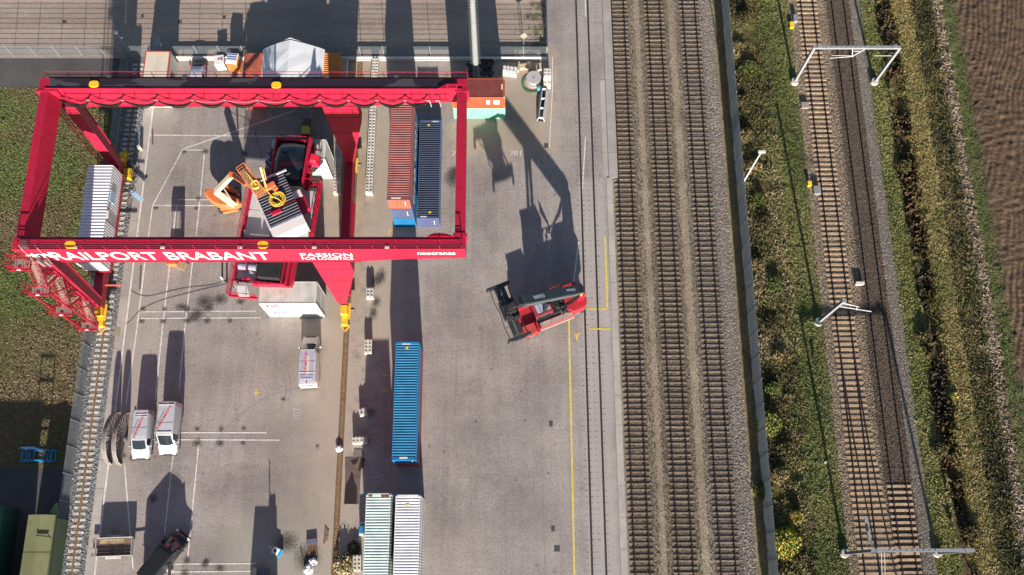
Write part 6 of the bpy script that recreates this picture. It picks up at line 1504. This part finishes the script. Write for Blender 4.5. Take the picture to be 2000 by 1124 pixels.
m = MB().hexa([(-.5,-Lh,0),(-.38,-Lh,0),(-.38,Lh,0),(-.5,Lh,0)], [(-.28,-Lh,.9),(-.2,-Lh,.9),(-.2,Lh,.9),(-.28,Lh,.9)]); m.hexa([(.38,-Lh,0),(.5,-Lh,0),(.5,Lh,0),(.38,Lh,0)], [(.2,-Lh,.9),(.28,-Lh,.9),(.28,Lh,.9),(.2,Lh,.9)])
obj('side_plate', m, TG, t); obj('floor', MB().box(-.38, .38, -Lh, Lh, .0, .06), BLK, t)
for k in range(4): y = -Lh+.04+(2*Lh-.08)*k/3; obj('cross_plate', MB().box(-.26, .26, y-.04, y+.04, .55, .9), WHT, t)
m = MB()
for k in range(60): q = at(R.uniform(915, 962), R.uniform(112, 150)); m.cbox((q.x, q.y, .15), R.uniform(.1,.7), R.uniform(.1,.5), R.uniform(.1,.5), R.uniform(0,3))
obj('scrap_pile', m, M('scrap_dark', (.06,.055,.055), .8, .4, 2), None, kind='stuff')
# half reels
def half_reel(label, px, py):
    p = at(px, py); t = thing('half_reel', label, 'cable reel', (p.x, p.y, 0), math.radians(-2), group='spoked half reels beside the kerb')
    Rr = 2.72; n = 28; wood = M('reel_wood', (.33,.28,.20), .7, .15, 1.5); dk = M('spoke_steel', (.16,.14,.15), .5, .3, 3)
    m = MB()
    for s in (-.16, .16):
        m.tube([(s, Rr*math.cos(math.pi*k/n), .06+Rr*.98*math.sin(math.pi*k/n)) for k in range(n+1)], .06, 6)
    obj('rim', m, wood, t)
    obj('rim_band', MB().loft([[(-.16, Rr*math.cos(math.pi*k/n), .06+Rr*math.sin(math.pi*k/n)), (.16, Rr*math.cos(math.pi*k/n), .06+Rr*math.sin(math.pi*k/n)), (.16, (Rr+.05)*math.cos(math.pi*k/n), .06+(Rr+.05)*math.sin(math.pi*k/n)), (-.16, (Rr+.05)*math.cos(math.pi*k/n), .06+(Rr+.05)*math.sin(math.pi*k/n))] for k in range(n+1)]), dk, t)
    sm_ = {}
    for k in range(19):
        a_ = math.pi*(k+.02)/18; a_ = min(max(a_, .02), math.pi-.02)
        for s in (-.13, .13):
            if k % 1 == 0: obj('spoke', MB().bar((s, .25*math.cos(a_), .15+.25*math.sin(a_)), (s, (Rr-.05)*math.cos(a_), .06+(Rr-.05)*math.sin(a_)), .085, .09), dk, t)
    obj('hub', MB().cyl((-.3, 0, .3), (.35, 0, .3), .28, n=14), dk, t)
half_reel('left of two big spoked half reels standing beside the kerb', 224, 857); half_reel('right of two big spoked half reels, next to the silver van', 243, 858)
p = at(229, 852); solo('red_canister', MB().cbox((p.x, p.y, .35), .4, .7, .7), M('canister_red', (.4,.1,.06), .6), 'reddish box lying between the two spoked half reels', 'box', bevel=.04)
# lower left yard
GS = M('shed_roof_green', (.17,.18,.085), .7, .15, .5, world=True, dirt=((.15,.16,.06), .55)); GW = M('shed_wall_green', (.05,.085,.05), .7, .1, 1)
t = thing('green_shed', 'long shed with mossy pale green roof in the lower left corner', 'shed', (-45.95, 1.0, 0))
obj('wall', MB().box(-1.15, 1.2, -9, 5.7, 0, 3.2), GW, t)
for y0, y1 in ((2.45, 6.0), (-1.7, 2.38), (-5.4, -1.8), (-9.3, -5.5)):
    obj('roof_panel', MB().hexa([(-1.3,y0,3.2),(0,y0,3.45),(0,y1,3.45),(-1.3,y1,3.2)], [(-1.3,y0,3.5),(0,y0,3.72),(0,y1,3.72),(-1.3,y1,3.5)]), GS, t)
    obj('roof_panel', MB().hexa([(0.01,y0,3.45),(1.35,y0,3.2),(1.35,y1,3.2),(0.01,y1,3.45)], [(.01,y0,3.72),(1.35,y0,3.5),(1.35,y1,3.5),(.01,y1,3.72)]), GS, t)
obj('roof_lamp', MB().bar((1.0, 3.9, 3.7), (-.1, 4.0, 3.85), .1).bar((1.0,3.9,3.6),(1.5,3.6,3.4),.05), BLK, t)
t2g = thing('dark_green_tank', 'dark green tank row at the far lower left edge', 'tank', (-50.4, 2.0, 0)); obj('body', MB().box(-2.2, .55, -10, 5.9, 0, 3.4), M('tank_green', (.015,.08,.05), .5, .1, 1), t2g, bevel=.1)
for k in range(4): obj('band', MB().box(-2.22, .57, 4.6-k*2.2, 4.75-k*2.2, .5, 3.46), M('band_green', (.03,.13,.09), .5), t2g)
a, b, c_ = at(120, 984), at(103, 1003), at(120, 1006)
solo('green_canopy', MB().add([(a.x,a.y,1.2),(b.x,b.y,.8),(c_.x,c_.y,.8),(a.x,a.y,1.0),(b.x,b.y,.6),(c_.x,c_.y,.6)], [(0,1,2),(5,4,3),(0,3,4,1),(1,4,5,2),(2,5,3,0)]), M('canopy_green', (.38,.48,.20), .6), 'small lime green triangular canopy by the shed and fence', 'canopy')
# tall block south of the view whose shadow covers the lower left
t = thing('warehouse', 'dark warehouse block beyond the lower left edge', 'building', (-62, -18, 0)); obj('wall', MB().box(-14, 14.5, -18, 16.0, 0, 6.0), M('warehouse_wall', (.25,.25,.24), .8), t); obj('roof', MB().box(-14.2, 14.7, -18.2, 16.2, 6.0, 6.4), M('warehouse_roof', (.2,.2,.2), .8), t)
# blue frame
t = thing('blue_steel_frame', 'bright blue steel frame standing on the lawn edge', 'steel frame', (-48.5, 13.25, 0)); BF = M('frame_blue', (.01,.28,.60), .4, .05, 2)
m = MB()
for y in (-.55, .55):
    for z in (.15, 1.1): m.box(-1.5, 1.5, y-.05, y+.05, z-.05, z+.05)
    for x in (-1.5, -.75, .7, 1.5): m.box(x-.05, x+.05, y-.06, y+.06, .1, 1.15)
for x in (-1.5, -.75, .7, 1.5): m.box(x-.045, x+.045, -.55, .55, .1, .19); m.box(x-.045, x+.045, -.55, .55, 1.06, 1.15)
obj('lower_frame', m, BF, t)
m = MB()
for x in (-.75, .7): m.box(x-.05, x+.05, .45, .55, 1.15, 3.2); 
m.box(-.75, .7, .45, .55, 2.3, 2.42); m.box(-.75, .7, .45, .55, 3.1, 3.2); m.box(-1.5, 1.5, .4, .5, 1.2, 1.55); obj('upright', m, M('frame_dark', (.02,.07,.16), .5), t)
# bottom centre bits
p = at(610, 1072); t = thing('rail_bundle', 'bundle of rusty brown bars with dark sheet at its upper end', 'bar bundle', (p.x, p.y, 0), math.radians(8))
for k in range(6): obj('bar', MB().box(-.48+k*.17, -.38+k*.17, -.8+R.uniform(-.1,.1), .5, 0, .14+.05*(k % 2)), M('bar_rust', (.22,.13,.08), .8, .3, 2), t)
obj('cover_sheet', MB().box(-.52, .55, .45, .95, .02, .3), M('sheet_slate', (.10,.11,.17), .6), t)
for (px, py, r_, lab) in ((612, 1098, .42, 'upper of two crumpled white bags below the rusty bars'), (604, 1113, .52, 'lower of two crumpled white bags below the rusty bars'), (663, 877, .34, 'white bag lying on the sunken crane rail')):
    p = at(px, py); m = MB().sphere((p.x, p.y, .22), r_, 10, 7, .55); m.v = [(x+R.uniform(-.1,.1), y+R.uniform(-.1,.1), max(0, z+R.uniform(-.06,.06))) for x, y, z in m.v]
    solo('white_bag', m, M('bag_white', (.72,.71,.72), .7), lab, 'bag')
p = at(637, 1046); t = thing('plank_stack', 'few long brown boards beside the crane rail', 'boards', (p.x, p.y, 0), math.radians(-3))
for k in range(3): obj('board', MB().box(-.2+k*.16, -.08+k*.16, -.9+.2*k, .8-.15*k, 0, .08), M('board_brown', (.2,.12,.09), .8, .3, 2), t)
p = at(541, 1077); t = thing('portable_pump', 'small white and blue machine standing in the shadow', 'pump', (p.x, p.y, 0), math.radians(-25))
obj('body', MB().box(-.4, .3, -.35, .35, 0, .6), M('pump_white', (.7,.7,.7), .5), t, bevel=.05); obj('tank', MB().box(.3, .55, -.4, .4, 0, .45), BF, t, bevel=.04); obj('handle', MB().bar((-.4,0,.5), (-.9,.2,.7), .06), WHT, t); obj('dial', MB().cyl((-.05,0,.6), (-.05,0,.64), .16, n=12), BLK, t)
p = at(511, 1115); t = thing('timber_step', 'tan timber box at the bottom edge in shadow', 'box', (p.x, p.y, 0))
obj('body', MB().box(-.75, .75, -.6, .25, 0, .8), M('box_slate', (.12,.12,.14), .7), t, bevel=.03); obj('end_panel', MB().box(-.78, -.32, -.62, .27, 0, .86), mt, t)
t = thing('site_container', 'container just beyond the bottom edge whose shadow falls beside the pump', 'cabin', (-24.0, -3.6, 0)); obj('body', MB().box(-1.0, 1.25, -3, 3.1, 0, 2.6), M('cabin_dark', (.2,.22,.25), .7), t); obj('stovepipe', MB().cyl((.55,2.9,2.6), (.55,2.9,4.1), .06, n=8), GALV, t)
obj('roof_box', MB().box(.5, 1.15, 1.5, 3.0, 2.6, 3.0), GALV, t)
# mats with wet patch
MT = M('mat_brown', (.115,.085,.075), .8, .15, 1.2, world=True); MW = M('mat_wet', (.035,.024,.022), .35, .3, 1.5, world=True)
def poly(pts, z0, z1): 
    q = [at(*p_) for p_ in pts]; return MB().prism([(v.x, v.y) for v in q][::-1], z0, z1)
t = thing('rubber_mat', 'long brown mat with dark wet patches left of the shadow strip', 'mat', tuple(at(692, 935)))
wobj('mat', poly([(674,894),(708,894),(704,935),(701,985),(672,985),(674,940)], .006, .03), MT, t); wobj('wet_patch', poly([(686,922),(690,925),(692,940),(697,950),(697,985),(672,985),(675,948),(682,935)], .03, .034), MW, t); wobj('wet_patch', poly([(684,900),(700,895),(697,905),(690,909)], .036, .040), MW, t)
t = thing('rubber_mat', 'short folded dark mat at the top of the long brown one', 'mat', tuple(at(702, 885)))
wobj('mat', poly([(692,878),(710,880),(709,893),(690,891)], .036, .06), M('mat_grey', (.15,.13,.13), .8), t); wobj('fold', poly([(706,896),(713,896),(709,914),(700,922)], .032, .10), MW, t)
# cables on the ground
def cable(label, pts, r=.013, mat=CAB):
    q = [at(*p_) for p_ in pts]; out = []
    for i in range(len(q)-1):
        a, b = q[i], q[i+1]; c0 = q[i-1] if i else a; c3 = q[i+2] if i+2 < len(q) else b
        for k in range(6):
            u = k/6; out.append(.5*((2*a)+(b-c0)*u+(2*c0-5*a+4*b-c3)*u*u+(3*a-c0-3*b+c3)*u**3)+Vector((0,0,.03)))
    out.append(q[-1]+Vector((0,0,.03))); solo('ground_cable', MB().tube(out, r, 5), mat, label, 'cable')
cable('thin dark cable curving from the kerb to the small posts', [(254,567),(270,576),(292,579),(330,570),(370,562),(410,558),(433,552)]); cable('dark cable running diagonally from the kerb to the small posts', [(228,648),(252,630),(278,604),(320,586),(365,574),(405,564),(441,556)])
cable('short cable from the small posts to the trolley railing', [(448,552),(455,560),(462,566)], .013); cable('dark cable meandering down from the festooned girder towards the boom lift', [(438,205),(455,222),(480,232),(497,247),(500,270),(508,290),(511,310)], .013)
for (px, py, lab) in ((434,545,'white capped small post left of its dark twin'), (443,552,'dark small post with cables, right of the white capped one')):
    p = at(px, py); solo('short_post', MB().cyl((p.x,p.y,0), (p.x,p.y,.7), .12, .1, 10), WHT if px < 440 else BLK, lab, 'post')
p = at(276, 293); solo('short_post', MB().cyl((p.x,p.y,0), (p.x,p.y,.9), .2, .2, 12), M('post_beige', (.6,.52,.4), .7), 'pale round post on the kerb strip near the top bogie', 'post')
p = at(275, 452-20); 
for (x0,y0,x1,y1,w_,lab) in ((298,254,298,283,.12,'thin rusty rod lying on the paving left of the oval shadow'),(275,522,273,566,.14,'long dark rod lying beside the left parking line'),(547-0,1070-0,552,1095,.1,'thin dark rod lying left of the rusty bars')):
    if x0 == 547: x0, y0, x1, y1 = 587, 1071, 593, 1103
    a, b = at(x0, y0, .05), at(x1, y1, .05); solo('loose_rod', MB().bar(a, b, w_, .06), M('rod_brown', (.12,.08,.06), .8), lab, 'rod')
# pallets under the girder edge
p = at(352, 519); t = thing('pallet_stack', 'light wooden pallets with timber just below the lettered girder', 'pallets', (p.x, p.y, 0), math.radians(-22))
for k in range(6): obj('board', MB().box(-.9, .9, -.45+k*.16, -.35+k*.16, .3, .36), mt, t)
obj('block', MB().box(-.9, .9, -.45, .45, 0, .28), M('pallet_dark', (.12,.09,.06), .8), t)
m = MB(); 
for k in range(14): m.cbox((-1.2+R.uniform(-.5,.4), R.uniform(-.2,.6), R.uniform(.05,.3)), R.uniform(.1,.5), R.uniform(.05,.2), .1, R.uniform(0,3))
obj('offcuts', m, M('offcut', (.2,.15,.1), .8, .4, 3), t, kind='stuff')
# scissor lift hidden under the girder, seen by its shadow
t = thing('scissor_lift', 'small scissor lift mostly hidden under the lettered girder', 'scissor lift', (-36.8, 35.1, 0)); obj('base', MB().box(-.6, .5, -.8, .9, .1, .9), LO, t, bevel=.05)
for s in (-.45, 0, .45): obj('arm', MB().bar((s, -.7, .9), (s, .7, 2.0), .06), BLK, t)
obj('platform', MB().box(-.5, .9, -.7, .8, 2.0, 2.5), LO, t); obj('mast', MB().box(.55, .95, .1, .5, .1, 2.2), BLK, t)
# wheeled machine in the trolley's shade
p = at(600, 262); t = thing('diesel_roller', 'small yellow and black compressor in deep shade north of the trolley', 'compressor', (p.x, p.y, 0)); obj('body', MB().box(-.45, .45, -.5, .5, .3, 1.1), M('dull_yellow', (.55,.50,.05), .5), t, bevel=.06); obj('rear_part', MB().box(-.4, .4, .5, 1.6, .2, 1.0), M('dark_tan', (.12,.10,.09), .7), t, bevel=.05); obj('front_part', MB().box(-.5, .5, -1.2, -.5, .2, .9), BLK, t, bevel=.06)
for sx in (-1, 1): wheel(t, sx*.5, -.9, .3, .15)
p = at(613, 290); 
# shrubs
def shrub(name, label, cat, c, rad, hgt, n, cols, seed):
    r = np.random.default_rng(seed); X = r.normal(0, rad*.45, n); Y = r.normal(0, rad*.45, n); Z = np.abs(r.normal(hgt*.5, hgt*.28, n))
    d = np.sqrt(X**2+Y**2); k = d < rad; X, Y, Z = X[k], Y[k], np.minimum(Z[k], hgt*(1.1-(d[k]/rad)**2)+.05); n = len(X)
    s = r.uniform(.05, .14, n); a = r.uniform(0, 6.28, n); tilt = r.uniform(-.9, .9, (n, 2)); u = np.stack([np.cos(a), np.sin(a), tilt[:,0]], 1)*s[:,None]; w_ = np.stack([-np.sin(a), np.cos(a), tilt[:,1]], 1)*s[:,None]*.7
    c0 = np.stack([X, Y, Z], 1); v = np.stack([c0-u, c0+w_, c0+u, c0-w_], 1).reshape(-1, 3)
    me = bpy.data.meshes.new('foliage'); me.from_pydata(v.tolist(), [], np.arange(4*n).reshape(-1, 4).tolist()); C = np.array(cols)[r.integers(0, len(cols), n)]*r.uniform(.7, 1.3, (n, 1))
    a_ = me.color_attributes.new('tint', 'FLOAT_COLOR', 'POINT'); a_.data.foreach_set('color', np.repeat(np.concatenate([C, np.ones((n,1))], 1), 4, 0).ravel()); me.materials.append(attr_mat('leaf_tint'))
    t = thing(name, label, cat, (c.x, c.y, 0)); link('foliage', me, None, t)
    m = MB()
    for k in range(9): aa = R.uniform(0, 6.28); m.cyl((0,0,0), (rad*.5*math.cos(aa), rad*.5*math.sin(aa), hgt*.8), .03, .012, 5)
    obj('stem', m, M('twig', (.10,.07,.045), .9), t); return t
YG = [(.27,.24,.05),(.22,.21,.05),(.22,.26,.05),(.12,.17,.04),(.55,.40,.04)]; GGR = [(.05,.08,.02),(.09,.12,.03),(.16,.18,.04)]
shrub('shrub', 'bright yellow green bush at the foot of the verge beside the grey fence', 'bush', at(1533, 1062), 1.9, 1.6, 2600, YG, 31); shrub('shrub', 'smaller golden bush just above the yellow green one', 'bush', at(1551, 1012), .95, 1.3, 800, [(.36,.27,.05),(.30,.22,.05),(.14,.15,.04)], 32)
shrub('shrub', 'pale leaved weedy bush beside the rail at the bottom edge', 'bush', at(676, 1104), 1.3, 1.1, 1300, [(.45,.36,.20),(.25,.22,.10),(.07,.08,.03),(.5,.42,.28)], 33); shrub('shrub', 'dark weed clump in the shade left of the grey studded block', 'bush', at(692, 1070), .7, .5, 400, [(.05,.055,.03),(.08,.08,.04),(.10,.09,.05)], 34)
shrub('shrub', 'light green bush in the scrub strip, lower half', 'bush', at(1500, 830), 1.6, 1.4, 1500, [(.16,.18,.04),(.10,.13,.03),(.22,.20,.05)], 35)
sc_k = [(1450,40),(1440,95),(1462,140),(1447,200),(1470,330),(1478,395),(1489,440),(1478,520),(1510,560),(1500,640),(1520,700),(1505,760),(1530,880),(1520,930),(1490,960),(1560,1095),(1455,270)]
SCC = [[(.04,.035,.02),(.07,.06,.025),(.10,.09,.03)], [(.24,.18,.09),(.17,.13,.06),(.09,.08,.03)], [(.07,.10,.025),(.11,.13,.03),(.05,.06,.02)]]
near = ['near the top edge','just below the topmost one','above the first portal foot','level with the first portal foot','right of the lamp post foot','a little below the lamp post','below the lamp post','halfway up the fence','right of the halfway point','level with the single catenary mast','below the mast level','above the light green bush','below the light green bush','two above the golden bush','one above the golden bush, by the fence','right of the yellow green bush','above the lamp post head']
for i, (px, py) in enumerate(sc_k):
    k = i % 3; shrub('shrub', ['dark bramble', 'straw coloured', 'green'][k]+' clump in the scrub strip, '+near[i], 'bush', at(px, py), R.uniform(.9, 1.5), R.uniform(.8, 1.5), 900, SCC[k], 40+i)
for i, (px, py, nm) in enumerate(((1760,330,'upper'),(1800,660,'middle'),(1830,880,'lower'),(1860,775,'golden leaved'),(1893,1040,'bottom'))):
    shrub('shrub', nm+' dark clump growing in the ditch' if i != 3 else 'golden leaved little bush on the ditch bank', 'bush', at(px, py, -.3), 1.0 if i != 3 else .5, 1.0 if i != 3 else .5, 800 if i != 3 else 250, SCC[0] if i != 3 else YG, 70+i)
# small white things
for (px, py) in ((1612,904),): 
    p = at(px, py); solo('litter', MB().cbox((p.x,p.y,.2), .35, .2, .1, .4), WHT, 'white scrap lying in the grass beside the ballast', 'litter')
